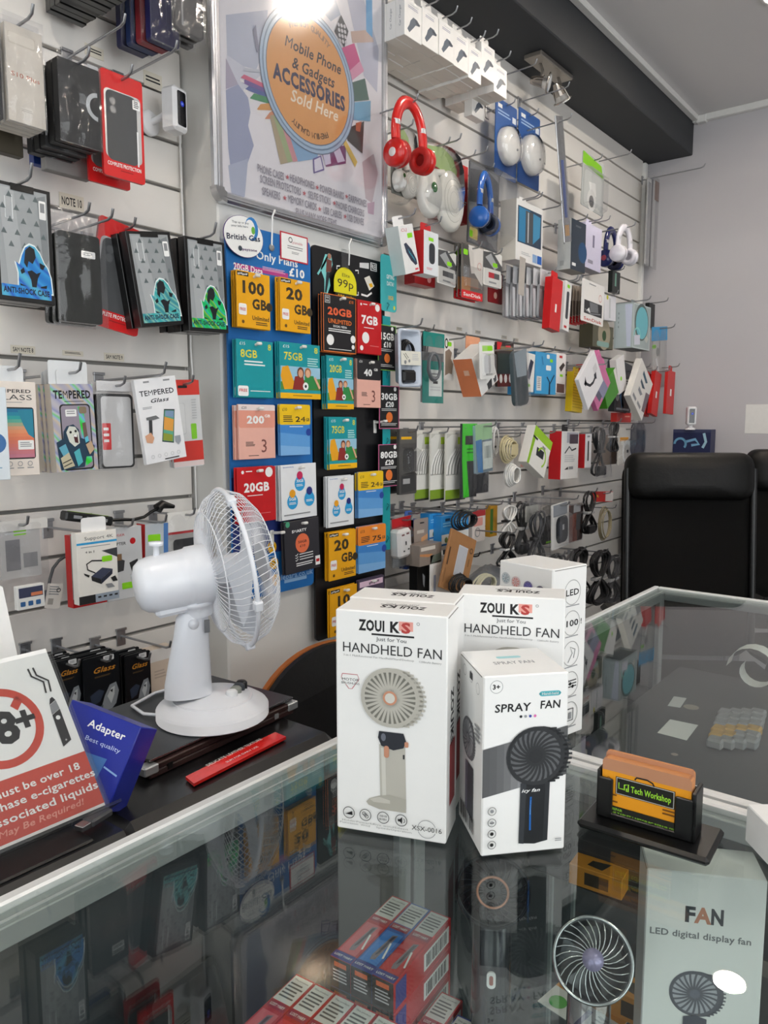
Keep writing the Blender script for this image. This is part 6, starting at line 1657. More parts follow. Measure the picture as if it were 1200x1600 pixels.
def right_wall():
    W_ = '#efece8'
    # ---- car charger boxes along the top
    def cc(F):
        F.poly([(.16, .8), (.28, .87), (.5, .7), (.64, .58), (.82, .56), (.88, .5), (.72, .42), (.5, .41), (.34, .54), (.28, .66)], C('#59626e', .4)); F.poly([(.6, .44), (.9, .5), (.86, .56), (.64, .52)], C('#39414c', .4)); F.lines(.2, .16, .8, .24, 2, C('#9a9cb0')); F.lines(.3, .1, .85, .13, 1, LGREY)
    def ccl(F): F.text('Car Charger', .5, .5, .06, C('#5f6670'), w=.7, rot=PI / 2) if F.w > 0 else None
    spots = ((632, 3, 659, 62), (659.5, 18, 685, 77), (686, 37, 710, 93), (709, 54, 732, 109), (732, 74, 752, 127), (752, 71, 773, 124), (772, 104, 792, 149))
    nm = ('nearest the poster', 'second from the poster', 'third from the poster', 'fourth from the poster', 'fifth from the poster', 'sixth from the poster', 'lowest, farthest from the poster')
    for i, bx in enumerate(spots):
        def left(F):
            A = F.M @ T(F.w * .68, F.h * .2, 0) @ RZ(PI / 2); g = Face(F.mb, A, F.h * .7, F.w * .4); g.text('Car Charger', .5, .5, .5, C('#6a707a'), w=.8)
        I('box', 'car_charger_box', 'white Car Charger box at the front of its stack, ' + nm[i], 'box', bx, 1.30, .03, '#eeece9', cc, n=5, db=.0305, short='Car Charger boxes ' + nm[i], left=left if i == 0 else None, tab='#e2e0dc', stackjit=.0005, bottom='#e8e2d8', group='car charger boxes')
    I('box', 'car_charger_box', 'single white Car Charger box hanging under the stacks', 'box', (738, 142, 757, 185), 1.38, .03, '#e9e7e3', cc, tab='#e2e0dc', short='single Car Charger box')
    # ---- headphones and headset packs
    c = on_b(641, 246, 1.27); headphones('headphones', 'red over-ear headphones hanging beside the poster', c, .135, 0, '#d4211c', '#b81c18', .06, .035, logo='#e9e3e3', roll=-4)
    hook(c.x, c.z + .133, .25, 'slatwall hook carrying the red headphones')
    def clamshell(label, box, b, sh):
        h = Hang('headset_pack', label, 'headset', box, b, .03)
        w, H = h.w, h.h
        q = h.part('clear_shell'); P = [(x * w, z * H) for x, z in ((-.42, .3), (-.5, .16), (-.42, .04), (-.1, 0), (.3, .02), (.46, .14), (.5, .4), (.46, .74), (.36, .92), (.12, 1), (-.2, .98), (-.4, .86), (-.46, .6))]
        n = len(P); vs = [(x, .02, z) for x, z in P] + [(x, -.0, z) for x, z in P] + [(x * .82, -.035, H / 2 + (z - H / 2) * .85) for x, z in P]
        q.add(vs, [(k * n + i, k * n + (i + 1) % n, (k + 1) * n + (i + 1) % n, (k + 1) * n + i) for k in (0, 1) for i in range(n)] + [tuple(range(2 * n, 3 * n))], BLISTER, None, True)
        q = h.part('green_insert', None, 'pale green card insert'); q.prism([(-.36 * w, .72 * H), (-.32 * w, .88 * H), (.1 * w, .96 * H), (.32 * w, .88 * H), (.42 * w, .72 * H), (.4 * w, .62 * H), (0, .66 * H)][::-1], -.004, -.002, C('#9fb878', .5)); q.prism([(-.4 * w, .1 * H), (-.44 * w, .3 * H), (-.42 * w, .62 * H), (0, .64 * H), (.42 * w, .6 * H), (.44 * w, .3 * H), (.36 * w, .1 * H)][::-1], .0, .002, C('#7d8078', .5))
        for x, z, rr, col in ((-.24, .26, .24, '#d9d8d2'), (.2, .24, .29, '#dedcd4')):
            q = h.part('ear_cup'); q.lathe([(rr * w, -.0), (rr * w, .012), (rr * w * .8, .022), (0, .025)], C(col, .3), 24, T(x * w, -.006, z * H) @ RX(PI / 2) @ S(1, 1.25, 1))
            if x < 0: q.lathe([(.06 * w, 0), (0, .001)], C('#2f6a30', .4), 14, T(x * w, -.0325, (z + .05) * H) @ RX(PI / 2))
            else: [q.tube([(rr * f * w * math.cos(2 * PI * i / 20), rr * f * w * 1.25 * math.sin(2 * PI * i / 20), .0215 + .003 * (1 - f)) for i in range(20)], .0008, C('#b9b8ae', .4), 4, True, T(x * w, -.006, z * H) @ RX(PI / 2)) for f in (.3, .5, .7)]
        q = h.part('headband'); q.tube([(-.24 * w, -.01, .4 * H), (-.1 * w, -.012, .56 * H), (.05 * w, -.012, .6 * H), (.16 * w, -.01, .44 * H)], .008, C('#e4e2dc', .3), 8, flat=1.4)
        h.go(); hook(h.am, h.z1 - .014, 1.5 - b + .04, 'slatwall hook carrying the ' + sh)
    clamshell('large clear shell pack with white headphones and pale green card', (645, 222, 718, 338), 1.36, 'shell pack with pale green card')
    clamshell('clear shell headphone pack mostly hidden behind the poster edge', (609, 196, 642, 318), 1.37, 'shell pack behind the poster edge')
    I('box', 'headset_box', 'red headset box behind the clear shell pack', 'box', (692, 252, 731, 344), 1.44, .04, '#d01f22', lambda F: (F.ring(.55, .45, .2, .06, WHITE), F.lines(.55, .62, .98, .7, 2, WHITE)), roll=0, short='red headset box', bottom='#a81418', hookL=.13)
    h = I('card', 'headset_pack', 'dark blister pack with blue headphones', 'headset', (733, 262, 780, 388), 1.39, .003, '#5f6064', lambda F: (F.rect(.03, .02, .97, .98, C('#7b7d82')), F.poly([(.03, .1), (.6, .02), (.97, .1), (.97, .4), (.03, .5)], C('#4d4f55')), F.rrect(.06, .8, .32, .94, .03, C('#d8c47a')), F.rrect(.06, .84, .16, .92, .02, LIME)), roll=2, blis=(.0, .02, 1.0, .98, -.085), short='blister pack of blue headphones')
    bpy.context.view_layer.update(); c = on_b(758, 346, 1.346); hp = headphones('headphones', 'blue headphones inside the dark blister pack', c, .14, 14, '#1f5fb4', '#222d44', .06, .033, cat='headphones'); bpy.context.view_layer.update(); adopt(hp.o, h.o)
    def smoke(label, box, b, sh):
        h = I('card', 'smoke_alarm_pack', label, 'smoke alarm', box, b, .003, '#1f559c', lambda F: (F.rect(.1, .06, .3, .11, WHITE), F.lines(.1, .14, .75, .22, 2, C('#a9c4e6')), F.rect(.78, .14, .95, .22, C('#dfe6ee')), F.poly([(.0, .7), (1, .76), (1, 1), (0, 1)], C('#16407c'))), short=sh)
        t = Thing('smoke_alarm', 'round white smoke alarm on the ' + sh, 'smoke alarm'); q = t.part('alarm'); rr = h.w * .43
        q.lathe([(rr, 0), (rr, .014), (rr * .93, .026), (rr * .5, .033), (0, .034)], C('#f0efec', .3), 36, RX(PI / 2)); q.lathe([(.004, 0), (.004, .003), (0, .003)], GREY, 10, T(rr * .3, -.033, -rr * .2) @ RX(PI / 2))
        q = t.part('clear_blister'); q.lathe([(rr * 1.08, 0), (rr * 1.06, .02), (rr * .95, .034), (rr * .5, .04), (0, .041)], BLISTER, 36, RX(PI / 2)); t.put((h.am, b - .0006, h.z0 + h.h * .42)); smokes.append((t, h))
    smokes = []
    smoke('blue smoke alarm card, upper left of the pair', (774, 160, 807, 279), 1.42, 'left blue smoke alarm card')
    smoke('blue smoke alarm card, right of the pair', (810, 176, 843, 292), 1.43, 'right blue smoke alarm card')
    bpy.context.view_layer.update()
    for t, hh in smokes: adopt(t.o, hh.o)
    def wb(F): F.rect(.06, .1, .94, .7, C('#2c3f55')); F.rect(.1, .12, .5, .68, C('#2f7fae')); F.rect(.34, .14, .62, .68, C('#4a4d52')); F.rect(.42, .16, .46, .66, C('#c4c8cc')); F.poly([(.62, .14), (.9, .16), (.88, .5), (.62, .66)], C('#3f8bb4')); F.rect(.62, .82, .78, .96, C('#8fb0d8')); F.rect(.8, .82, .97, .96, C('#1f5fb8')); F.lines(.2, .84, .55, .9, 2, LGREY)
    I('box', 'speaker_box', 'white window box with a dark speaker, right of the blue headphones', 'box', (806, 318, 848, 412), 1.32, .06, '#efedea', wb, short='white window box', tab='#efedea', side='#e8e2d6')
    # long chrome strip pack
    h = Hang('strip_pack', 'long shiny clear strip pack right of the smoke alarms', 'strip pack', (872, 182, 889, 378), 1.3, .004, quad=((868, 181), (879, 181), (893, 378), (882, 378))); q = h.part('backing'); q.box(-h.w / 2, h.w / 2, 0, .004, 0, h.h, CHROME, .001); F = h.face(q); F.rect(.3, .34, .7, .8, C('#3c4f86')); F.rect(.2, .86, .8, .95, C('#b08a5c'))
    q = h.part('clear_bag'); bagfilm(h, q, bulge=.008); h.go(); hook(h.am + .008, h.z1 - .02, .24, 'slatwall hook carrying the long shiny strip', mat=None)
    I('card', 'bulb_pack', 'clear bulb pack with a lime green header', 'bulb pack', (910, 246, 944, 330), 1.36, .003, '#b9bcba', lambda F: (F.poly([(0, 0), (.85, .06), (.95, .28), (0, .22)], C('#7fc021')), F.rrect(.1, .3, .9, .96, .1, C('#cfd2d0')), F.poly([(.3, .5), (.6, .46), (.66, .7), (.4, .74)], WHITE), F.disc(.45, .82, .2, C('#e8e8e6')), F.disc(.45, .84, .11, C('#6c6c6c'))), blis=(.05, .25, .95, .98, -.03), short='clear bulb pack', roll=2)
    I('bag', 'strip_pack', 'long narrow clear pack of trims at the slatwall end', 'strip pack', (1009, 272, 1029, 420), 1.44, .004, None, lambda F: (F.rect(.1, .1, .3, .98, C('#c8c8c8', .2, .6)), F.rect(.34, .05, .46, .99, C('#4c4c52', .3)), F.rect(.6, .04, .95, .25, C('#8a6e60'))), content=(.05, .06, .7, .98, '#d9d8d6', .02), short='long narrow clear pack', hookL=.3)
    # tall dark boxes
    I('box', 'headset_box', 'tall grey-sided box with a dark blue front, left of the pair', 'box', (892, 345, 915, 424), 1.32, .055, '#23303f', lambda F: (F.disc(.8, .6, .3, C('#1f4a74'), 1, 16), F.lines(.3, .1, .7, .14, 2, GREY), F.rect(.1, .86, .35, .92, WHITE)), side='#c2c6c6', short='left tall dark box', left=lambda F: (F.rect(.45, .25, .55, .5, C('#8d9194')), F.rect(.2, .82, .5, .92, C('#a8abac'))), bottom='#9a9894')
    I('box', 'headset_box', 'tall pale lilac box beside the dark one', 'box', (914, 352, 940, 422), 1.33, .045, '#d9d4ea', lambda F: (F.rect(.45, .22, .56, .5, C('#7a7690')), F.rect(.2, .8, .5, .88, C('#9a96a8'))), short='tall pale lilac box', tab='#d8d2ea', bottom='#a9a6b0', roll=1)
    c = on_b(954, 407, 1.36); headphones('headphones', 'navy headphones hanging near the slatwall end', c, .125, 0, '#1d2560', '#1c1e3c', .055, .036, logo='#a8485c')
    c2 = on_b(975, 399, 1.27); headphones('headphones', 'white headphones hanging near the slatwall end', c2, .11, -4, '#e6e3ea', '#d9d6de', .055, .034)
    hook(c.x, c.z + .123, .19, 'slatwall hook carrying the navy headphones'); hook(c2.x, c2.z + .108, .27, 'slatwall hook carrying the white headphones')
    # ---- row of shavers and memory sticks
    def shaver(F): F.text('CLJ', .35, .1, .06, C('#d8505c'), w=.4); F.rrect(.52, .18, .86, .28, .03, LIME); F.poly([(.2, .38), (.36, .36), (.66, .52), (.88, .74), (.9, .84), (.76, .86), (.5, .74), (.28, .56)], C('#2b3148')); [F.line([(.42 + .07 * i, .5 + .045 * i), (.5 + .07 * i, .6 + .045 * i)], .022, C('#3fb0c8')) for i in range(5)]; F.rect(.7, .92, .92, .96, C('#d8505c'))
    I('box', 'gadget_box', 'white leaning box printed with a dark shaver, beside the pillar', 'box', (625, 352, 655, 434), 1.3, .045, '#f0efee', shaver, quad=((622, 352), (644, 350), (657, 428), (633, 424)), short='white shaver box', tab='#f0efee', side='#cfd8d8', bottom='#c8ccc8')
    I('box', 'gadget_box', 'red-sided white box with a dark slim gadget', 'box', (662, 362, 685, 430), 1.3, .04, '#e6eaee', lambda F: (F.rrect(.32, .14, .66, .22, .03, LIME), F.rrect(.36, .26, .76, .74, .17, C('#2c3038')), F.lines(.2, .84, .6, .9, 2, C('#d8808a'))), side='#c81e24', short='red-sided slim gadget box', tab='#c81e24')
    I('box', 'gadget_box', 'flat red box low behind the shaver boxes', 'box', (648, 424, 680, 446), 1.42, .04, '#9e1d22', lambda F: F.disc(.7, .5, .1, C('#e8a0a4')), hk=False)
    def usb(F, red=False): F.poly([(0, .05), (.5, .0), (1, .35), (1, .6), (0, .5)], C('#4d4e50')); F.poly([(.1, .2), (.4, .05), (.8, .4), (.6, .5)], C('#a5a7a9')); F.rrect(.5, .3, .75, .42, .03, LIME); F.rrect(.08, .5, .95, .97, .05, C('#d5d4d0')); F.rect(.28, .6, .86, .76, C('#b9303a') if red else C('#3a3b3e')); F.rect(.58, .6, .86, .76, C('#55575a')); F.rect(.3, .86, .7, .91, GREY)
    I('card', 'memory_stick_pack', 'grey memory stick card with a green price dot', 'memory stick', (684, 392, 713, 446), 1.35, .002, '#e6e4e0', lambda F: usb(F), blis=(.1, .5, .95, .95, -.012), short='grey memory stick card', roll=2)
    def sd(F): F.rect(0, 0, 1, .85, C('#6b6560')); F.poly([(.3, 0), (1, 0), (1, .72), (.6, .5)], C('#d9d4ce')); F.poly([(0, 0), (.3, 0), (.45, .4), (.1, .45)], C('#4a4846')); F.rrect(.08, .1, .28, .2, .03, LIME); F.poly([(.3, .05), (.55, .12), (.62, .5), (.45, .52)], C('#cfcac4')); F.rect(.08, .42, .35, .6, C('#77787a')); F.poly([(0, .62), (.5, .6), (.4, .85), (0, .85)], C('#a87a54')); F.rrect(.42, .6, .8, .8, .04, C('#8a7868')); F.ring(.84, .35, .1, .02, C('#d8a8a0')); F.rect(0, .85, 1, 1, C('#d8242a')); F.text('SanDisk', .5, .925, .06, WHITE, w=.84, st=1)
    I('card', 'memory_stick_pack', 'memory stick card with a red foot, left of the bagged chargers', 'memory stick', (721, 384, 754, 468), 1.33, .002, '#8a8580', sd, n=2, db=.014, short='red-footed memory stick card', blis=(.1, .38, .9, .8, -.01))
    I('card', 'memory_stick_pack', 'memory stick card with a red and grey stick', 'memory stick', (755, 394, 784, 448), 1.34, .002, '#e4e2de', lambda F: usb(F, True), short='red memory stick card', n=1, db=.012)
    I('card', 'memory_stick_pack', 'dark red memory card pack hanging lowest behind the red stick', 'memory stick', (763, 425, 785, 474), 1.42, .003, '#8e1a20', lambda F: (F.rect(.2, .1, .9, .5, C('#8a8684')), F.disc(.5, .75, .12, C('#d8b0a0'))), hk=False)
    # bagged chargers, one just behind the other
    for i in range(6):
        nm_ = ('first', 'second', 'third', 'fourth', 'fifth', 'last')[i]
        I('bag', 'charger_bag', 'silver bag with a black charger, %s of the six in a row' % nm_, 'charger', (790 + 10.5 * i, 418 + i, 813 + 10.5 * i, 500), 1.385 - .014 * i, .01, '#d9dadc', (lambda F, i=i: (F.poly([(.3, .42), (.86, .38), (.9, .92), (.42, .95)], C('#303136', .35)), F.poly([(.02, .4), (.2, .4), (.3, .95), (.1, .96)], C('#e4e5e7', .3)), (F.rect(.45, .45, .85, .8, C('#e2e0dc')), F.lines(.5, .5, .8, .75, 3, GREY)) if i == 5 else None)), content=(.02, .3, .98, .98, C('#b9babd', .3, .3), .1), head=.34, roll=2 - i * .3, hk=i in (0, 5), short='%s silver charger bags' % ('left' if i == 0 else 'right'), group='silver bags of chargers')
    I('card', 'paper_label', 'grey card strip hanging before the silver charger bags', 'label', (812, 402, 821, 462), 1.29, .001, '#b9b2aa', None, roll=4, hk=False)
    I('box', 'cable_box', 'tall narrow red box before the white memory cards', 'box', (863, 435, 879, 517), 1.262, .03, '#cf1a1e', lambda F: F.rect(.4, .5, .55, .66, WHITE), roll=6, short='tall narrow red box', tab='#cf1a1e')
    I('box', 'cable_box', 'slim white box with a dark pen, right of the red one', 'box', (883, 440, 893, 518), 1.285, .03, '#efedea', lambda F: (F.rrect(.3, .2, .7, .76, .15, C('#3a3d44')), F.rrect(.3, .06, .7, .13, .1, LIME), F.rect(.2, .9, .6, .95, RED)), roll=6, short='slim white pen box')
    for i in range(5):
        I('card', 'memory_stick_pack', 'red-footed memory card, %s of the five edge-on' % ('nearest', 'second', 'third', 'fourth', 'farthest')[i], 'memory stick', (890 + 5 * i, 446 + i, 902 + 5 * i, 508 - i), 1.36 - .012 * i, .002, '#b0a498', lambda F: (F.rect(0, .4, 1, .78, C('#77675c')), F.rect(0, .8, 1, 1, C('#d8242a')), F.text('S', .5, .9, .1, WHITE, w=.5, st=1)), hk=(i == 0), short='five edge-on memory cards', group='edge-on memory cards', roll=0)
    def sdw(F): F.text('SanDisk', .52, .92, .07, C('#c03a2c'), w=.8, st=1); F.rect(.12, .48, .92, .8, C('#2c2d2f')); F.poly([(.35, .5), (.72, .5), (.76, .7), (.4, .74)], C('#75777a')); F.poly([(.2, .74), (.34, .64), (.4, .76)], WHITE); F.ring(.82, .33, .07, .015, C('#e0a8a0')); F.rect(.3, .06, .6, .08, GREY); F.line([(.16, .7), (.4, .78), (.86, .72)], .02, GREY)
    I('card', 'memory_stick_pack', 'white memory stick card with red lettering', 'memory stick', (909, 441, 944, 506), 1.28, .002, '#f1eeea', sdw, roll=2, short='white red-lettered memory card', hookL=.24)
    I('box', 'gadget_box', 'small black gadget box below the navy headphones', 'box', (957, 424, 969, 458), 1.34, .02, '#1d2422', lambda F: F.rect(.3, .1, .5, .7, C('#7fae9a')), short='small black gadget box')
    I('box', 'gadget_box', 'small white box left of the pale blue headphone case', 'box', (944, 462, 962, 501), 1.34, .03, '#e8e6ea', lambda F: (F.rect(.4, .1, .52, .9, LGREY), F.disc(.25, .08, .08, C('#d8d23a'))), short='small white box', roll=-3)
    def hcase(F): F.rect(.04, .03, .96, .97, C('#a9b5b5')); F.disc(.48, .4, .4, C('#5b6a66'), .95, 24); F.disc(.5, .41, .35, C('#6fc0cc', .4), .95, 24); F.ring(.25, .74, .2, .035, C('#8fd8d4'), a0=180, a1=360); F.poly([(.08, .72), (.4, .68), (.42, .9), (.1, .93)], C('#d9d9e6')); F.poly([(.66, .76), (.8, .66), (.9, .74), (.8, .84)], C('#c8c8c0'))
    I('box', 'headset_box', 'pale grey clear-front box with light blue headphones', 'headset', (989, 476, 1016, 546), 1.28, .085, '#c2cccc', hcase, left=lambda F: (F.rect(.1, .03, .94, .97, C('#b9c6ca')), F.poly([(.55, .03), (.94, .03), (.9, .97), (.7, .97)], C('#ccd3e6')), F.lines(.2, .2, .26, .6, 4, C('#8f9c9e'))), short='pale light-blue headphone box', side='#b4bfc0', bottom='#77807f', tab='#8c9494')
    I('box', 'remote_pack', 'narrow black pack behind the light-blue headphone box', 'box', (1014, 474, 1023, 512), 1.35, .02, '#121314', None, short='narrow black pack', hookL=.22)
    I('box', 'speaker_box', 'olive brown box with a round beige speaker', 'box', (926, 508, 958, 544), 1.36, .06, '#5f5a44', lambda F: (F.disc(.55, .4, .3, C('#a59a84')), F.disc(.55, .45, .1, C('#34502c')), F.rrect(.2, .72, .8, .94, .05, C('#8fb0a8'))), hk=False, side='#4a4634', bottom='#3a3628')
    I('bag', 'cable_bag', 'clear bag with a blue header and white cables at the slatwall end', 'cable', (1016, 510, 1040, 608), 1.33, .006, '#2b9fd8', lambda F: (F.disc(.4, .4, .1, C('#8c8c88')), F.rrect(.05, .28, .3, .34, .05, LIME), F.line([(.3, .5), (.6, .9)], .08, C('#f4f4f4'))), content=(.1, .2, .9, .98, '#d2d0cc', .06), head=.22, short='blue-headed cable bag', roll=-6, hookL=.24)
    # ---- middle row
    def tray(F): pass
    h = Hang('cable_tray', 'clear tray pack with a coiled black cable beside the pillar', 'cable', (621, 514, 656, 605), 1.3, .02, -2); w, H = h.w, h.h
    q = h.part('clear_tray'); P = rrect_pts(w, H, .012); n = len(P); vs = [(x, 0, z) for x, z in P] + [(x, -.004, z) for x, z in P] + [(x * .82, -.004, H / 2 + (z - H / 2) * .9) for x, z in P] + [(x * .76, .02, H / 2 + (z - H / 2) * .86) for x, z in P]
    q.add(vs, [(k * n + i, k * n + (i + 1) % n, (k + 1) * n + (i + 1) % n, (k + 1) * n + i) for k in range(3) for i in range(n)] + [tuple(range(3 * n, 4 * n))], C('#c3cddc', .25, coat=.4), None, True)
    q = h.part('black_cable'); m = BLACK
    for i in range(4): q.tube([(w * (.3 - .03 * i) * math.cos(2 * PI * j / 20), .012 - .004 * i, H * .62 + H * (.2 - .02 * i) * math.sin(2 * PI * j / 20)) for j in range(20)], .003, m, 5, True)
    q.box(-w * .28, w * .28, -.004, .016, H * .08, H * .3, m, .006)
    q = h.part('paper_sleeve'); q.box(-w * .44, w * .44, -.0062, -.0052, H * .38, H * .62, C('#e8e6da', .5)); F = F_front(q, w * .88, H * .24, -.0062, H * .38); F.line([(.12, .2), (.3, .6)], .02, INK); F.line([(.2, .15), (.36, .5)], .02, INK); F.disc(.2, .8, .06, GREY); F.disc(.4, .7, .05, GREY); F.lines(.55, .2, .9, .7, 4, LGREY)
    h.go(); hook(h.am, h.z1 + .002, .24, 'slatwall hook carrying the clear cable tray', .016)
    strands('strap_cable', 'thin black hanging cable between the tray and the teal bag', 655, 518, 664, 590, 1.36, '#1b1b1d', 3, .0022, hk='thin black cable')
    h_ = I('bag', 'cable_bag', 'teal-headed clear bag with a grey braided cable', 'cable', (660, 520, 693, 630), 1.32, .008, '#12867c', lambda F: (F.rect(0, .4, 1, 1, C('#0f8378')), F.rect(.3, .52, .92, .9, C('#dfe4e0')), F.lines(.38, .57, .84, .66, 2, GREY), F.rect(.5, .68, .72, .72, INK), F.lines(.36, .76, .88, .84, 2, LGREY)), content=(.02, .28, .99, .99, '#9a9c9c', .02), head=.2, short='teal-headed cable bag')
    lp = coil('cable', 'grey braided cable loop in the teal-headed bag', (677, 573), 1.30, .03, '#6a6c70', 2, .004, tall=1.3); bpy.context.view_layer.update(); adopt(lp.o, h_.o)
    I('card', 'gadget_card', 'white card with a brown puzzle-shaped window', 'card', (694, 526, 709, 594), 1.4, .003, '#e9e6e2', lambda F: (F.poly([(.1, .35), (.5, .28), (.8, .36), (.7, .5), (.95, .62), (.8, .86), (.5, .84), (.1, .9)], C('#8d7b6c')), F.rrect(.3, .12, .75, .22, .08, LIME), F.ring(.22, .16, .18, .06, INK, 1.6)), short='white puzzle-window card', hookL=.16)
    I('box', 'gadget_box', 'peach orange box leaning left in the middle row', 'box', (741, 545, 777, 622), 1.3, .07, '#ecebe9', lambda F: (F.rect(.02, .02, .5, .6, C('#f4f2ee')), F.poly([(.4, .84), (.7, .8), (.62, 1), (.4, 1)], C('#3b3c3e')), F.poly([(.76, .84), (.96, .82), (.9, .96), (.78, .98)], C('#55565a'))), quad=((735, 549), (766, 547), (780, 608), (751, 605)), short='peach orange box', side='#e88a5c', bottom='#dd7f50', left=lambda F: F.lines(.4, .3, .7, .6, 1, C('#f4c4a8')))
    I('card', 'gadget_card', 'peach card hanging behind the peach orange box', 'card', (728, 526, 750, 550), 1.38, .002, '#eda881', None, hk=False)
    I('card', 'memory_stick_pack', 'white blister card with a silver adapter and green header', 'adapter', (748, 534, 771, 592), 1.27, .002, '#e9e9e6', lambda F: (F.rect(.2, .1, .85, .25, C('#a8d870')), F.rect(.55, .12, .9, .24, LIME), F.rrect(.3, .35, .75, .85, .12, C('#c9c9ca', .3, .4)), F.rect(.4, .86, .85, .91, DGREY)), roll=-5, blis=(.15, .3, .85, .92, -.02), short='white silver adapter card', hookL=.27)
    I('card', 'game_pack', 'dark pack with red top and three pale ovals', 'gadget', (776, 534, 802, 604), 1.36, .01, '#3a2b28', lambda F: (F.poly([(0, 0), (.3, .02), (.15, .2), (0, .22)], C('#d8262a')), F.rect(.2, .1, .9, .2, C('#8a7a58')), F.rect(.5, .08, .8, .12, C('#e84850')), F.rect(.02, .26, .9, .7, C('#2f3a36')), F.rect(0, .72, 1, 1, C('#6a241c')), *[F.disc(.2 + .28 * i, .82, .09, WHITE, 1.5, 10) for i in range(3)]), roll=-3, short='dark red-topped pack')
    I('bag', 'cable_bag', 'slanting blue-grey bag with a dark cable', 'cable', (799, 540, 824, 636), 1.245, .02, None, lambda F: F.poly([(.1, .1), (.9, .05), (.8, .5), (.2, .5)], C('#8d9aa2')), content=(.12, .08, .88, .98, '#4b5a60', .2), roll=-9, short='slanting blue-grey bag', hookL=.3)
    I('box', 'cable_box', 'slim white box with a dark diagonal gadget', 'box', (822, 552, 836, 612), 1.275, .02, '#e9e7e2', lambda F: (F.poly([(.5, .15), (.85, .2), (.5, .7), (.1, .62)], C('#262d44')), F.rrect(.1, .8, .6, .88, .1, LIME)), roll=4, short='slim white diagonal box')
    I('box', 'cable_box', 'bright blue cable box with two dark plugs', 'box', (836, 551, 869, 616), 1.3, .035, '#3a9fd6', lambda F: (F.rect(.08, .58, .3, .92, C('#d8dcdc')), F.lines(.12, .62, .26, .88, 6, GREY), F.rrect(.5, .3, .74, .42, .03, WHITE), F.rrect(.52, .04, .66, .14, .03, WHITE), F.rrect(.68, .14, .82, .22, .03, LIME), F.line([(.55, .58), (.68, .7), (.66, 1)], .035, C('#1b2a40')), F.line([(.9, .52), (.7, .74), (.7, 1)], .035, C('#1b2a40')), F.line([(.3, .1), (.36, .3)], .05, C('#2a7fb8'))), short='bright blue cable box', n=2, db=.037, side='#2f8fc8')
    I('box', 'cable_box', 'white box with a red mark and a dark oval gadget', 'box', (869, 552, 884, 615), 1.3, .03, '#f0ece8', lambda F: (F.rect(.3, .06, .6, .12, RED), F.poly([(.3, .36), (.7, .22), (.9, .28), (.5, .46)], C('#3a3330')), F.rect(.4, .52, .7, .58, LIME), F.rect(.1, .76, .9, .98, C('#6a4c44'))), short='white red-marked box', roll=1)
    # ---- tangle of tilted boxes near the end
    I('box', 'strap_pack', 'tall ribbed yellow pack beside the tilted white box', 'box', (896, 582, 912, 644), 1.33, .03, '#e6c41c', lambda F: [F.rect(0, .04 + .07 * i, 1, .055 + .07 * i, C('#b89a10')) for i in range(13)], roll=4, short='ribbed yellow pack', tab='#c8b428')
    I('box', 'gadget_box', 'red and white box behind the tilted white box', 'box', (910, 570, 925, 600), 1.4, .03, '#cc2226', None, short='red and white box behind the tilted one')
    I('box', 'gadget_box', 'tilted white box printed with a dark curved mark', 'box', (903, 576, 944, 618), 1.2, .016, '#eceaec', lambda F: (F.line([(.3, .78), (.42, .72), (.56, .62), (.62, .46), (.6, .34), (.55, .26)], .075, C('#23262f')), F.poly([(.18, .7), (.36, .72), (.42, .8), (.3, .84), (.26, .76)], C('#23262f')), F.poly([(.5, .2), (.68, .26), (.6, .36), (.48, .32)], C('#23262f')), F.rect(.3, .1, .5, .3, C('#d8d6d8'))), quad=((923, 565), (948, 577.5), (923, 623.5), (900, 611)), short='tilted white marked box', hookL=.33)
    I('box', 'gadget_box', 'pink box directly behind the tilted white box', 'box', (916, 572, 956, 616), 1.236, .02, '#cf6f9f', lambda F: (F.poly([(.5, .3), (1, .2), (1, .6), (.6, .7)], C('#8a8ca8')), F.poly([(.4, .7), (.9, .6), (.9, .8), (.6, .86)], C('#5c5c70'))), quad=((931, 565), (959, 580), (938, 624), (912, 610)), hk=False, tab='#d878a8')
    I('box', 'gadget_box', 'green box tilted the other way, right of the pink one', 'box', (942, 592, 968, 624), 1.262, .04, '#3f8c1e', lambda F: F.poly([(0, 0), (1, 0), (1, .1), (0, .16)], C('#e2e0dc')), quad=((957, 587), (973, 598), (953, 627), (938, 614)), hk=False)
    I('box', 'gadget_box', 'white box tipped over above the green one', 'box', (958, 572, 984, 598), 1.305, .03, '#e9e6e6', lambda F: F.disc(.6, .6, .06, LIME), quad=((967, 570), (987, 591), (974, 602), (956, 577)), hk=False)
    I('box', 'gadget_box', 'dark slate box hanging above the tipped white box', 'box', (966, 566, 988, 588), 1.345, .05, '#434a52', None, roll=8, hk=False)
    I('box', 'headset_box', 'dark pack with a blue curved gadget over the small red box', 'box', (961, 606, 986, 644), 1.345, .03, '#1d2126', lambda F: (F.line([(.3, .1), (.36, .4), (.5, .8)], .14, C('#3f7fb8')), F.disc(.65, .4, .25, INK, 1.5, 14), F.disc(.15, .4, .1, C('#d8dce0')), F.rect(.1, .84, .9, .92, C('#9aa0a6'))), roll=2, short='dark pack with blue gadget', hookL=.22)
    I('box', 'gadget_box', 'small bright red box low under the dark pack', 'box', (964, 645, 986, 660), 1.38, .03, '#d6302a', lambda F: F.rect(.55, .3, .9, .45, C('#f0a090')), hk=False)
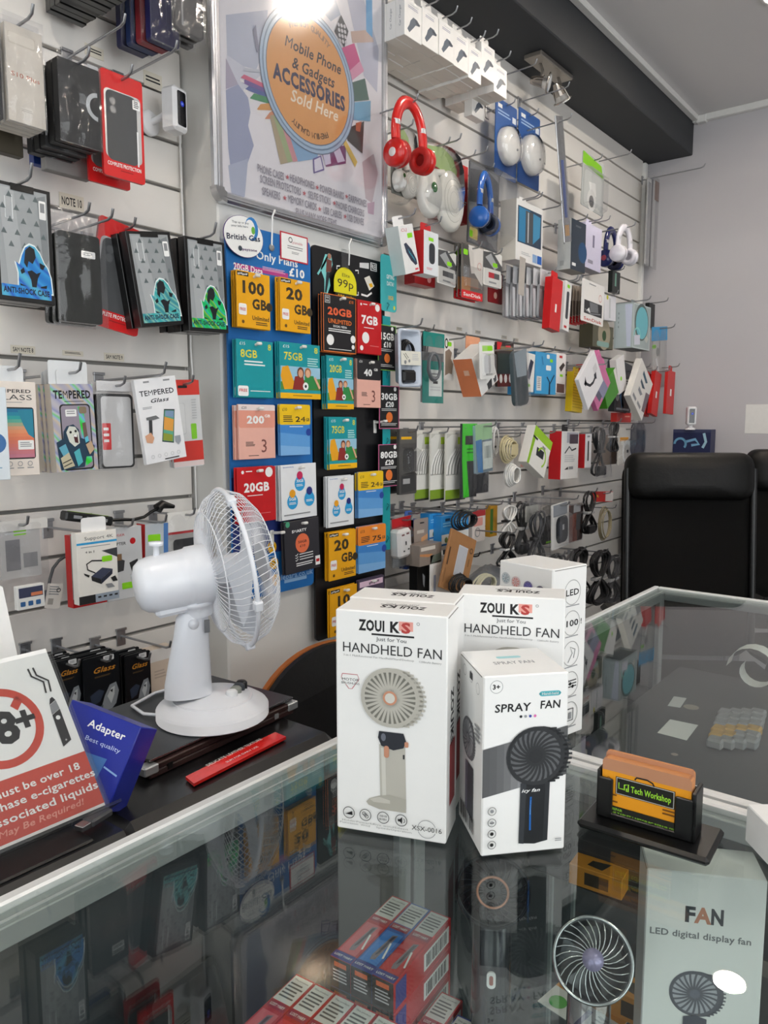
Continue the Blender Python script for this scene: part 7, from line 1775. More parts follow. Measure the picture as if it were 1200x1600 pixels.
    def icons(F): F.poly([(.3, .12), (.7, .18), (.6, .26), (.3, .22)], C('#3a5a6c')); F.poly([(.3, .34), (.66, .38), (.5, .46), (.3, .42)], C('#3a5060')); F.poly([(.3, .54), (.6, .56), (.5, .66), (.3, .64)], C('#8d8f94')); F.rect(.1, .84, .35, .92, GREY); F.rect(.45, .82, .7, .9, GREY); F.poly([(.75, .4), (1, .3), (.98, .8), (.8, .86)], C('#7a6a72'))
    I('box', 'gadget_box', 'tall cream box with three small gadget pictures, tilted', 'box', (990, 580, 1017, 638), 1.26, .03, '#e6e2dc', icons, quad=((1000, 578), (1023, 582.5), (1005.5, 640.5), (982, 635.5)), short='tall cream gadget box', hookL=.28)
    I('box', 'cable_box', 'tall red box right behind the cream gadget box', 'box', (1008, 584, 1024, 647), 1.33, .02, '#c4221f', None, quad=((1012, 584), (1022, 584), (1014, 648), (1003.5, 648)), short='tall red box by the cream box', hk=False)
    I('box', 'cable_box', 'tall red box with a white word, second from the end', 'box', (1021, 584, 1033, 648), 1.3, .02, '#cb2623', lambda F: F.rect(.4, .45, .6, .6, WHITE), quad=((1024.5, 582), (1034, 581.5), (1027, 648.5), (1017, 648.5)), short='second tall red box', hookL=.25)
    I('box', 'cable_box', 'tall red box hanging alone at the far end', 'box', (1041, 580, 1056, 647), 1.28, .015, '#d02c2a', lambda F: F.rect(.4, .42, .6, .58, WHITE), quad=((1043.8, 580), (1055.8, 579.7), (1051.6, 647), (1040.5, 647)), short='lone tall red box', hookL=.25, tab='#d02c2a')
    # ---- cable row
    I('card', 'plug_pack', 'black plug pack beside the teal strip', 'adapter', (624, 670, 651, 772), 1.33, .01, '#4c4a48', lambda F: (F.rect(.05, .0, .95, .22, C('#5c5a56')), F.rect(.1, .12, .7, .16, YEL), F.rrect(.2, .3, .85, .66, .15, C('#141415', .25, coat=.5)), F.poly([(.1, .72), (.9, .7), (.95, .95), (.1, .98)], C('#3a3a3a')), F.rect(.2, .76, .6, .84, C('#a8a8a8'))), blis=(.1, .28, .95, .7, -.03), short='black plug pack', n=1, db=.045)
    def cp(F): F.rect(.05, .05, .95, .62, C('#c2c2ba')); F.poly([(.05, .12), (.3, .06), (.55, .06), (.4, .3), (.05, .5)], C('#dcdcd6')); F.rect(.6, .1, .9, .2, C('#98b82a')); [(F.line([(.06 + .15 * i, .63), (.1 + .15 * i, .5), (.24 + .14 * i, .38), (.5 + .1 * i, .27)], .075, C('#f4f3ef')), F.line([(.13 + .15 * i, .63), (.17 + .15 * i, .5), (.31 + .14 * i, .38), (.56 + .1 * i, .28)], .025, C('#7a7c7e'))) for i in range(5)]; F.rect(0, .62, 1, .84, C('#e6e6e0')); F.rect(0, .84, 1, .97, C('#7f9f2c')); F.rect(0, .97, 1, 1, C('#3a3a36'))
    for i, (x0, x1, bb, lab) in enumerate(((648, 673, 1.345, 'leftmost'), (672, 699, 1.325, 'middle'), (696, 727, 1.305, 'rightmost'))):
        I('card', 'cable_pouch', '%s green and white pouch of white cables in the row of three' % lab, 'cable', (x0, 672, x1, 782), bb, .004, '#dcdad2', cp, short=lab + ' green and white cable pouch', group='green and white cable pouches')
    I('bag', 'cable_bag', 'bright green bag with a small black panel', 'cable', (722, 662, 745, 778), 1.27, .008, None, lambda F: (F.rect(0, 0, 1, .5, C('#35c814', .35)), F.rect(.2, .16, .8, .28, INK), F.lines(.3, .33, .85, .42, 2, C('#1c7a0c')), F.poly([(0, .5), (.3, .5), (.5, .98), (.1, .99)], C('#35c814', .35))), content=(.0, .0, 1, .99, '#3f4144', .02), short='bright green bag', hookL=.28)
    I('bag', 'cable_bag', 'pale bag with green header and blue side before the beige coil', 'cable', (742, 662, 768, 740), 1.26, .01, None, lambda F: (F.rect(0, 0, 1, .32, C('#9cc896', .35)), F.poly([(0, .32), (.35, .3), (.4, .98), (.1, .95)], C('#4a80b4', .35)), F.rect(.4, .36, .98, .92, C('#ccd6d0')), F.barcode(.5, .45, .9, .7, C('#77807c'), 8)), content=(.0, .02, 1, .98, '#a8bcc8', .04), roll=-4, short='pale green-headed bag', hookL=.28)
    I('bag', 'pouch_bag', 'dark grey pouch under the green and pale bags', 'pouch', (728, 716, 764, 772), 1.31, .015, None, lambda F: F.ring(.85, .85, .1, .03, INK), content=(.02, .02, .98, .98, '#4a4b50', .04), short='dark grey pouch', hk=False)
    coil('cable', 'beige coiled cable with a beige plug', (791, 702), 1.3, .045, '#cfc39c', 6, .0035, wrap='#c4b890', hk='beige coiled cable')
    coil('cable', 'white coiled cable below the beige one', (797, 742), 1.3, .04, '#e9e8e4', 6, .0035)
    coil('cable', 'white cable loop hanging behind the pale bag', (772, 690), 1.34, .02, '#f0efec', 3, .0025, tall=2.6, hk='white cable loop')
    I('box', 'cable_box', 'white box with a dark corner and pink marks behind the lime box', 'box', (814, 668, 834, 730), 1.37, .03, '#e6e3df', lambda F: (F.rect(.3, .5, .9, .8, C('#4c4a4c')), F.rect(.0, .82, .9, .98, C('#e8b4ac')), F.lines(.2, .3, .8, .46, 3, LGREY)), short='white box behind the lime one')
    I('box', 'gadget_box', 'lime and white box tilted right', 'box', (823, 676, 860, 734), 1.27, .035, '#eceae4', lambda F: (F.rect(0, 0, 1, .24, C('#9ccb2c')), F.poly([(0, .2), (.14, .2), (.1, 1), (0, 1)], C('#8fc020')), F.poly([(.3, .45), (.7, .42), (.72, .62), (.34, .66)], C('#22262c')), F.ring(.62, .6, .25, .05, C('#9ccb2c'), a0=200, a1=420), F.rect(.0, .26, .25, .31, INK), F.rect(.55, .3, .72, .36, GREY)), quad=((836, 680), (865, 676), (852, 735), (821, 734)), short='lime and white box', hookL=.27)
    I('box', 'gadget_box', 'large white box with a red side and a dark device', 'box', (877, 674, 904, 748), 1.29, .05, '#efedea', lambda F: (F.rect(.3, .02, .95, .24, C('#b8b8c0')), F.rect(.45, .06, .95, .26, C('#4a3c48')), F.line([(.2, .46), (.45, .32), (.6, .4), (.85, .36)], .04, DGREY), F.lines(.2, .5, .8, .66, 4, LGREY), F.poly([(.2, .8), (.4, .74), (.42, .8)], INK), F.rect(.45, .74, .7, .8, GREY)), side='#c41a22', short='large red-sided device box', roll=1, tab='#1c1c1e')
    I('box', 'cable_box', 'narrow white box with a red side left of the black cable bags', 'box', (914, 678, 924, 731), 1.29, .035, '#e9e8ea', lambda F: (F.rrect(.4, .2, .6, .8, .1, INK), F.rect(.3, .05, .7, .1, GREY)), side='#c41a22', short='narrow red-sided box')
    strands('power_cable', 'black power cable in a clear bag, left of the orange card', 925, 668, 943, 742, 1.3, '#232427', 7, .004, hk='bagged black power cable', plug='#1d1e20', bag=True)
    strands('power_cable', 'short black cable with a white tag near the chair', 948, 660, 962, 705, 1.3, '#1b1b1d', 6, .004, hk='short black cable')
    I('card', 'brown_card', 'brown card hanging behind the short black cable', 'card', (938, 680, 964, 726), 1.38, .004, '#7c6a5a', None, hk=False)
    I('card', 'cable_card', 'white card with orange corner and white coil', 'cable', (966, 668, 988, 726), 1.33, .003, '#d9d4cc', lambda F: (F.rect(.1, .26, .7, .36, C('#e8a02c')), F.ring(.62, .66, .32, .1, WHITE), F.rect(.6, .6, .72, .68, INK)), short='white orange-cornered card', blis=(.05, .3, .98, .98, -.02))
    I('bag', 'pouch_bag', 'grey translucent pouch beside the end wall', 'pouch', (987, 658, 1009, 712), 1.32, .01, None, None, content=(.05, .05, .95, .98, '#5c5c66', .2), short='grey translucent pouch', hookL=.25)
    # ---- lower row
    I('card', 'backing_card', 'red-topped backing card of the white socket pack', 'card', (612, 808, 645, 884), 1.36, .003, '#b9bcbe', lambda F: F.rect(0, 0, .9, .32, C('#b81d24')), short='red-topped socket card', roll=-3)
    c = on_b(626, 848, 1.335); t = Thing('wall_socket', 'white plug socket with two USB ports in a clear pack', 'socket'); q = t.part('socket'); q.box(-.032, .032, -.02, .02, -.042, .042, C('#f2f0ee', .3), .008); F = F_front(q, .06, .08, -.0202, -.04); F.rect(.18, .14, .4, .2, C('#7a3c3c')); F.rect(.55, .12, .77, .18, C('#7a3c3c')); F.rect(.44, .42, .54, .56, INK); F.rect(.26, .74, .38, .79, DGREY); F.rect(.62, .7, .74, .75, DGREY)
    q = t.part('clear_shell'); q.box(-.038, .038, -.026, .022, -.07, .046, BLISTER, .008); t.put(c, math.radians(0), math.radians(-4))
    I('box', 'cable_box', 'blue box behind the white socket', 'box', (636, 812, 652, 888), 1.36, .03, '#2f4f9c', lambda F: (F.lines(.2, .3, .9, .4, 1, C('#a8b8e0')),), short='blue box behind the socket', tab='#4f70b8')
    I('box', 'gadget_box', 'grey brown box with a tall header and orange glow print', 'box', (656, 850, 690, 882), 1.28, .05, '#8c8178', lambda F: (F.rect(.05, .1, .7, .28, C('#d9d2c8')), F.poly([(.0, .4), (.6, .5), (.4, .62), (0, .5)], C('#c88a58')), F.poly([(.6, .6), (.98, .5), (.98, .9), (.5, .95)], C('#5f6a60'))), hk=False)
    I('card', 'header_card', 'grey brown header card with orange glow print', 'card', (647, 810, 669, 860), 1.335, .002, '#9a8d84', lambda F: (F.rect(.2, .36, .7, .46, C('#c9bfb4')), F.poly([(.5, .6), (.95, .5), (.95, .66), (.5, .74)], C('#d8a070')), F.rect(.4, .12, .7, .16, INK)), short='grey brown header card')
    for i, (x0, y0, x1, y1, bb, lab) in enumerate(((671, 802, 690, 846, 1.33, 'leftmost'), (690, 806, 708, 858, 1.3, 'middle'), (708, 800, 732, 852, 1.31, 'right'))):
        I('box', 'bulb_box', '%s bright blue and white box of the three behind the envelope' % lab, 'box', (x0, y0, x1, y1), bb, .035, '#2f8fd4', lambda F: (F.rect(0, .55, 1, 1, C('#d9dad6')), F.rect(0, .82, 1, .88, C('#2f70b0')), F.disc(.4, .72, .14, C('#6a7a4a')), F.rect(.3, .08, .7, .16, C('#1d3a5c')), F.lines(.1, .2, .9, .36, 2, C('#8fc8ee'))), short=lab + ' bright blue box', group='blue and white boxes behind the envelope')
    I('box', 'gadget_box', 'red-topped white box right of the bright blue boxes', 'box', (738, 797, 758, 846), 1.35, .03, '#e0d6d0', lambda F: (F.rect(0, 0, 1, .2, C('#b03438')), F.rrect(.1, .24, .8, .5, .06, C('#d8968c')), F.ring(.4, .7, .2, .04, GREY)), short='red-topped white box')
    coil('cable', 'tangled black cable over the bright blue boxes', (722, 812), 1.265, .055, '#1b1b1d', 7, .0026, tall=.55, hk='tangled black cable')
    # brown envelope with a window, white envelopes, black box standing on the low shelf
    h = Hang('padded_envelope', 'brown cardboard envelope with a white window label', 'envelope', (690, 836, 738, 930), 1.24, .008, 0, quad=((707, 828), (745, 842), (728, 928), (685, 922))); q = h.part('envelope'); q.box(-h.w / 2, h.w / 2, 0, .008, 0, h.h, C('#a9794d', .6, nz=.15), .0015); F = h.face(q); F.rect(.38, .2, .74, .72, C('#d3d4d8', .35)); F.rect(.4, .22, .72, .7, C('#c4c6cc', .3)); F.rect(.06, .3, .1, .6, C('#4a3220')); F.rect(.06, .66, .075, .9, C('#6a4a2c')); F.ring(.87, .22, .06, .018, C('#4a3220')); F.rect(.84, .36, .87, .5, C('#7a5632')); F.rect(.6, .64, .66, .66, INK); h.go()
    for i, (x0, x1, lab) in enumerate(((672, 690, 'left'), (683, 712, 'right'))):
        h = Hang('envelope', '%s white envelope standing behind the brown one' % lab, 'envelope', (x0, 866, x1, 930), 1.28 - .004 * i * -1, .003); q = h.part('envelope'); q.box(-h.w / 2, h.w / 2, 0, .003, 0, h.h, PAPER, .0008); F = h.face(q); F.rect(.3, .5, .5, .9, C('#a8b4cc')) if i == 0 else None; h.go()
    h = Hang('box', 'black box standing left of the white envelopes', 'box', (652, 872, 672, 930), 1.3, .03); h.name = 'gadget_box'; q = h.part('carton'); q.box(-h.w / 2, h.w / 2, 0, .03, 0, h.h, BLACK, .001); F = h.face(q); F.poly([(.4, .4), (.6, .5), (.55, .8), (.45, .7)], GREY); h.go()
    z = on_b(690, 930, 1.3).z
    t = Thing('low_shelf', 'white low shelf at the slatwall foot behind the fan boxes', 'shelf'); q = t.part('board'); q.box(1.76, 2.42, 1.16, 1.499, -.02, -.001, C('#d9d6d0', .5), .002)
    for a in (1.9, 2.3): p = t.part('bracket'); p.box(a - .006, a + .006, 1.25, 1.499, -.06, -.02, STEEL)
    t.put((0, 0, z))
    coil('cable', 'black cable heap on the low shelf before the envelope', (715, 912), 1.22, .045, '#151516', 7, .0028, tall=.6)
    coil('cable', 'pale cable coil in a bag on the low shelf', (755, 912), 1.23, .06, '#c9c6ae', 4, .0035, tall=.5)
    t = Thing('cable_bag', 'grey plastic bag lying on the low shelf', 'bag'); q = t.part('bag'); c = on_b(775, 918, 1.25)
    q.grid(lambda u, v: ((u - .5) * .22, (v - .5) * .12, .05 * math.sin(PI * u) * math.sin(PI * v) + .008 + .006 * math.sin(17 * u + 9 * v)), 14, 10, C('#77797c', .3, coat=.4)); t.put((c.x, c.y + .03, z))
    hook(on_b(748, 862, 1.36).x, on_b(748, 872, 1.36).z, .14, 'empty black hook on the plain board right of the envelope', mat=C('#232326', .4))
    # ---- cables right of the envelope
    I('box', 'gadget_box', 'narrow yellow and green pack left of the white cable hank', 'box', (766, 790, 777, 838), 1.35, .02, '#c8942c', lambda F: F.rect(0, .1, .4, .9, C('#4c7a34')), short='yellow and green pack')
    strands('cable', 'white cable hank tied in the middle', 779, 790, 801, 836, 1.3, '#e2e0dc', 9, .0032, hk='white cable hank')
    for i, (x0, y0, x1, y1, c_, lab, pl, bg) in enumerate(((776, 832, 800, 882, '#1b1b1d', 'black charger cable under the white hank', '#151516', False), (802, 785, 822, 864, '#1b1b1d', 'black charger in a clear bag, first right of the white hank', '#1d1d20', True),
            (824, 800, 846, 880, '#2a2c30', 'black charger in a clear bag, second right of the white hank', '#1a1b1e', True), (908, 768, 926, 832, '#1b1b1d', 'black cable with a silver end beside the chair', '#1b1b1d', False), (850, 866, 880, 930, '#1b1b1d', 'lowest bagged black cable beside the tall fan box', '#1b1b1d', True),
            (884, 858, 915, 935, '#1b1b1d', 'black cable bunch behind the tall fan box', None, False), (918, 862, 948, 940, '#1b1b1d', 'black cable bunch beside the chair back', None, False), (942, 870, 966, 938, '#1b1b1d', 'last black cable bunch touching the chair edge', None, True))):
        strands('power_cable', lab, x0, y0, x1, y1, 1.24 + .06 * (i % 2), c_, 22 if i > 4 else 6, .0052 if i > 4 else .0042, hk=lab.split(',')[0] + (' ' + str(('one', 'two', 'three', 'four', 'five', 'six', 'seven', 'eight')[i]) if ',' in lab else ''), plug=pl, bag=bg)
    I('bag', 'cable_bag', 'crumpled clear bag with a white label above the bagged chargers', 'cable', (820, 776, 846, 815), 1.26, .004, None, None, content=(.1, .35, .8, .98, '#dcdcd4', .02), short='crumpled labelled bag', hookL=.27)
    I('bag', 'cable_bag', 'clear bag with a small white box, right of the crumpled bag', 'cable', (845, 774, 860, 830), 1.36, .01, None, None, content=(.1, .3, .95, .6, '#e0dcd4', .02), short='clear bag with white box', hookL=.27, roll=-6)
    I('box', 'gadget_box', 'black and lime pack behind the white adapter card', 'box', (850, 806, 862, 850), 1.36, .02, '#15171a', lambda F: F.rect(.3, .9, 1, .97, LIME), short='black and lime pack')
    I('card', 'adapter_card', 'white card with a black power adapter in a bag', 'adapter', (861, 786, 888, 856), 1.28, .003, '#dfdedb', lambda F: (F.rect(.1, .02, .9, .28, C('#8a8f96')), F.rrect(.25, .3, .95, .9, .2, C('#242a30')), F.rrect(.4, .42, .6, .8, .06, C('#3f4750')), F.rect(.62, .5, .72, .62, LGREY)), blis=(.15, .25, .98, .95, -.02), roll=-3, short='white adapter card')
    I('bag', 'cable_bag', 'dark bag with a rust orange side', 'cable', (889, 786, 911, 846), 1.3, .012, None, lambda F: (F.poly([(.05, .3), (.5, .25), (.6, .98), (.05, .98)], C('#8c3c1c', .35)), F.rect(.3, .05, .8, .24, C('#c9ccd0')), F.poly([(.5, .3), (.9, .3), (.8, .7), (.5, .7)], C('#26282c'))), content=(.03, .05, .97, .98, '#5a2c1c', .08), short='rust orange bag')
    coil('cable', 'large beige ring of cable in a clear bag beside the chair', (943, 818), 1.33, .058, '#b4a888', 4, .003, tall=1.25, hk='large beige cable ring')
    I('card', 'paper_header', 'red and white card above the beige cable ring', 'card', (926, 768, 958, 784), 1.3, .002, '#d6261f', lambda F: (F.rect(.62, .05, 1, .95, C('#e0dcd8')), F.poly([(.1, .4), (.25, .3), (.3, .6)], YEL)), short='red and white card', roll=4)
    # ---- price tags on the boards
    for i, (x, y) in enumerate(((718, 514), (747, 519), (788, 527), (806, 531), (806, 262), (648, 436))):
        if i > 3: continue
        h = Hang('shelf_tag', 'tiny paper tag on the plain board, %s from the poster' % ('first', 'second', 'third', 'fourth')[i], 'tag', (x - 4, y - 2.5, x + 4, y + 2.5), 1.4985, .0008, group='tiny tags on the plain board'); q = h.part('tag'); q.box(-h.w / 2, h.w / 2, 0, .0012, 0, h.h, C('#cfc7b8', .6)); F = h.face(q); F.lines(.1, .2, .9, .8, 2, GREY); h.go()
    # ---- empty prongs that stand out
    for x, y, lab in ((655, 167, 'empty prong over the red headphones'), (719, 206, 'empty prong right of the red headphones'), (760, 226, 'empty prong left of the smoke alarm cards'), (795, 244, 'empty prong across the left smoke alarm'), (846, 298, 'long empty prong above the white window box'), (876, 312, 'empty prong behind the long shiny strip'), (837, 90, 'topmost empty prong by the spotlights'), (888, 126, 'empty prong just below the spotlights'), (873, 172, 'empty prong behind the strip pack head'), (985, 232, 'empty prong high at the slatwall end'),
                      (952, 335, 'empty prong above the lilac box'), (720, 362, 'empty prong above the grey memory stick'), (790, 387, 'empty prong above the red memory stick'), (848, 530, 'empty prong above the blue cable box'), (920, 542, 'long empty prong above the yellow pack'), (1015, 566, 'long empty prong across the end wall'), (905, 430, 'empty prong behind the white memory cards'), (829, 662, 'empty prong above the lime and white box'), (963, 660, 'empty prong by the short black cable')):
        p = on_b(x, y, 1.3); hook(p.x, p.z - .026, .2, lab, plate=True)


def spotlights():
    p = on_b(858, 104, 1.395); z = ZC + 1.31
    t = Thing('spotlight_bar', 'nickel twin spotlight fitting under the dark beam', 'spotlight'); NK = C('#b9b2aa', .25, .9)
    q = t.part('ceiling_plate'); q.box(-.13, .13, -.035, .035, -.018, 0, C('#9a948c', .35, .6), .003)
    for i, (x, yaw, tl) in enumerate(((-.07, 205, 75), (.075, 250, 35))):
        a = t.part('arm'); a.tube([(x, 0, -.018), (x, -.01, -.045), (x, -.01, -.075)], .006, NK, 8)
        A = T(x, -.012, -.085) @ RZ(math.radians(yaw)) @ RX(math.radians(tl))
        s = t.part('lamp_head'); s.lathe([(.012, .045), (.016, .03), (.018, .01), (.02, 0)], NK, 18, A); s.tube([(.034 * math.cos(2 * PI * k / 24), .034 * math.sin(2 * PI * k / 24), -.02) for k in range(24)], .0025, NK, 6, True, A); s.tube([(-.034, 0, -.02), (-.028, 0, .02), (0, 0, .046), (.028, 0, .02), (.034, 0, -.02)], .003, NK, 6, M=A)
        b = t.part('reflector_bulb', None, 'clear-faced reflector bulb'); b.lathe([(.008, .03), (.014, .01), (.026, -.015), (.03, -.022), (.03, -.026)], C('#dcdad6', .2, .5), 24, A); b.lathe([(.03, -.026), (.02, -.029), (0, -.03)], C('#cfd2d4', .12, coat=.6), 24, A)
    t.put((p.x, 1.395, z), 0)


def far_things():
    p = on_a(1086, 650, 4.0); camera_unit('white security camera with a black face standing on the blue box', (3.93, p.y, p.z), math.radians(-60), 'desk')
    a = 3.96; P0, P1 = on_a(1053, 697, a), on_a(1113, 670, a); w = P0.y - P1.y; h = .3
    t = Thing('picture_box', 'dark blue box printed with pale blue curves behind the chairs', 'box'); q = t.part('carton'); q.box(-w / 2, w / 2, 0, .08, 0, h, C('#232a52', .4), .001); F = F_front(q, w, h, 0)
    F.ring(.2, .24, .18, .06, C('#6fa8c8'), a0=180, a1=400); F.line([(.36, .2), (.6, .16), (.7, .24), (.5, .26)], .07, C('#7fb4d8')); F.line([(.82, .06), (.88, .2), (.8, .3)], .07, C('#a8d0e0')); F.rect(0, .0, 1, .05, C('#3a4060'))
    zt = on_a(1083, 671, a).z; t.put((a - .02, (P0.y + P1.y) / 2, zt - h), -PI / 2)
    t = Thing('side_cabinet', 'low grey side cabinet under the blue box by the end wall', 'cabinet'); q = t.part('body'); q.box(-.25, .25, -.02, .25, 0, zt - h - .002, C('#77777c', .5), .003); p = t.part('door'); p.box(-.24, .24, -.032, -.02, .04, zt - h - .04, C('#808086', .5), .002); kn = t.part('knob', p); kn.lathe([(.01, 0), (.012, .012), (0, .014)], CHROME, 12, T(.2, -.032, .5) @ RX(PI / 2)); t.put((3.8, (P0.y + P1.y) / 2, 0), -PI / 2)


right_wall()
spotlights()
far_things()
# ================================================================== inside the showcases
def vape_boxes():
    zs = SH
    BK = C('#1c1d22', .4); w, d, L = .0255, .033, .122; proto = {}
    def box(col, acc, label, loc, yaw, group):
        k = (col, acc)
        if k not in proto:
            t = Thing('vape_box', label, 'box', group); q = t.part('carton')
            # long axis = local y (towards the wall end), printed face up
            q.box(0, w, 0, L, 0, d, C(col, .35, coat=.3), .0006)
            F = Face(q, T(0, 0, d), w, L)
            F.rect(.06, .02, .94, .33, C('#e9e8e4')); F.text('This product', .5, .06, .018, INK, w=.7); F.lines(.14, .1, .86, .3, 5, C('#6a6a6a'))
            F.rect(.06, .34, .94, .42, C('#a8324a') if acc != '#a8324a' else C('#5a6a6c')); F.text('LOST MARY', .5, .38, .03, WHITE, w=.7, st=1)
            F.poly([(.1, .46), (.9, .46), (.9, .9), (.1, .9)], C(acc, .4)); F.poly([(.5, .5), (.72, .48), (.66, .84), (.46, .86), (.4, .8)], C('#8a7f88', .3)); F.poly([(.54, .52), (.66, .5), (.6, .76), (.5, .8)], C('#54505a', .3)); F.line([(.7, .6), (.9, .8)], .08, WHITE)
            F.rect(.0, .91, 1, 1, C('#343a8c')); F.text('LOST MARY', .5, .955, .025, WHITE, w=.85, st=1)
            F = F_front(q, w, d, 0, x0=0); F.rect(0, 0, 1, 1, BK); F.rect(.2, .1, .8, .26, C('#d8683a')); F.lines(.15, .36, .85, .8, 4, C('#b9b9be'))
            F = F_right(q, L, d, w, 0); F.rect(.5, .2, .96, .8, WHITE); F.barcode(.54, .28, .92, .72); F.rect(.03, .1, .2, .9, C('#343a8c'))
            proto[k] = t.put(loc, yaw); return proto[k]
        r = copy_tree(proto[k]); r.matrix_world = Matrix.Translation(loc) @ RZ(yaw); r['label'] = label; r['group'] = group
        return r
    yaw = math.radians(-84)                       # three abreast across the counter, lengths pointing along it
    e = Vector((math.cos(yaw), math.sin(yaw), 0)); f = Vector((-math.sin(yaw), math.cos(yaw), 0))
    o = on_z(516, 1493, ZC - .55)
    cols = [('#c2323c', '#d86a72'), ('#2f5fb0', '#3f86d8'), ('#c41f28', '#d83a40')]
    pos = ('left', 'middle', 'right'); lay = ('bottom', 'middle', 'top')
    for k in range(3):
        for i in range(3):
            p = o + e * (w + .0004) * i; p.z = zs + .0003 + (d + .0003) * k
            box(*cols[i if k == 2 else (i + k) % 3], '%s vape box in the %s layer of the tall stack' % (pos[i], lay[k]), p, yaw, 'vape boxes in the tall stack')
    o2 = on_z(478, 1520, zs + .0667) - f * .128
    for k in range(2):
        for i in range(5):
            p = o2 + e * (w + .0006) * (i - .3); p.z = zs + .0003 + (d + .0003) * k
            box(*cols[(0, 2, 0, 2, 0)[i] if k else 2], '%s box in the %s layer of the low vape stack before the tall one' % (('first', 'second', 'third', 'fourth', 'fifth')[i], ('lower', 'upper')[k]), p, yaw, 'vape boxes in the low stack')
    p = o + e * (3 * w + .006) - f * .03; p.z = zs + .0003; box('#c2323c', '#d86a72', 'single vape box lying right of the tall stack', p, yaw, 'vape boxes right of the stack')
    p = p + e * (w + .004) - f * .02; box('#2c3d90', '#3a53b8', 'blue vape box lying rightmost beside the black handheld fan', p, yaw, 'vape boxes right of the stack')


def handheld_fan(label, centre, r, yaw, tilt, body, rim, hub, handle, base_z, ring=None, pill=False):
    t = Thing('handheld_fan', label, 'fan'); n = 26
    m, rm = C(body, .3, coat=.3), (rim if not isinstance(rim, str) else C(rim, .2, .9))
    A = RX(PI / 2 - tilt)                         # local z -> towards the viewer and up
    q = t.part('cage'); q.lathe([(r, -.016), (r, .004), (r * .95, .008), (r * .93, .004), (r * .93, -.016)], m, 40, A)
    q.tube([(r * .985 * math.cos(2 * PI * i / 48), r * .985 * math.sin(2 * PI * i / 48), .008) for i in range(48)], .0016, rm, 6, True, A)
    for i in range(n):
        a = 2 * PI * i / n; q.tube([(r * (.24 + .7 * j / 4) * math.cos(a + .5 * j / 4), r * (.24 + .7 * j / 4) * math.sin(a + .5 * j / 4), .008 - .001 * j) for j in range(5)], .0008, rm, 4, M=A)
    p = t.part('hub'); p.lathe([(r * .27, .004), (r * .27, .01), (0, .011)], C(hub, .25, .3), 24, A)
    if ring: p.tube([(r * .42 * math.cos(2 * PI * i / 36), r * .42 * math.sin(2 * PI * i / 36), .009) for i in range(36)], .0014, C(ring, .3, .6), 5, True, A)
    p = t.part('blades')
    for k in range(5):
        a = 2 * PI * k / 5; p.add([A @ Vector((r * x * math.cos(a + da), r * x * math.sin(a + da), z)) for x, da, z in ((.2, 0, -.004), (.85, .0, -.002), (.85, .75, -.012), (.2, .6, -.008))], [(0, 1, 2, 3)], m)
    p = t.part('handle'); z0 = base_z - centre.z; hm = handle if not isinstance(handle, str) else C(handle, .25, coat=.4)
    p.lathe([(.021, z0 + .004), (.0215, z0 + .02), (.019, -r * .95), (.013, -r * .8)], hm, 24, T(0, .012, 0))
    if pill: p = t.part('button'); p.prism(rrect_pts(.009, .018, .0044, z=z0 + .085 * 1.0), -.0105, -.0085, WHITE); p.prism(rrect_pts(.004, .01, .0019, z=z0 + .089), -.011, -.0105, C('#a8685c', .4))
    p = t.part('foot'); p.lathe([(.034, z0), (.034, z0 + .004), (.022, z0 + .008)], hm, 28, T(0, .012, 0))
    t.put(centre, yaw)


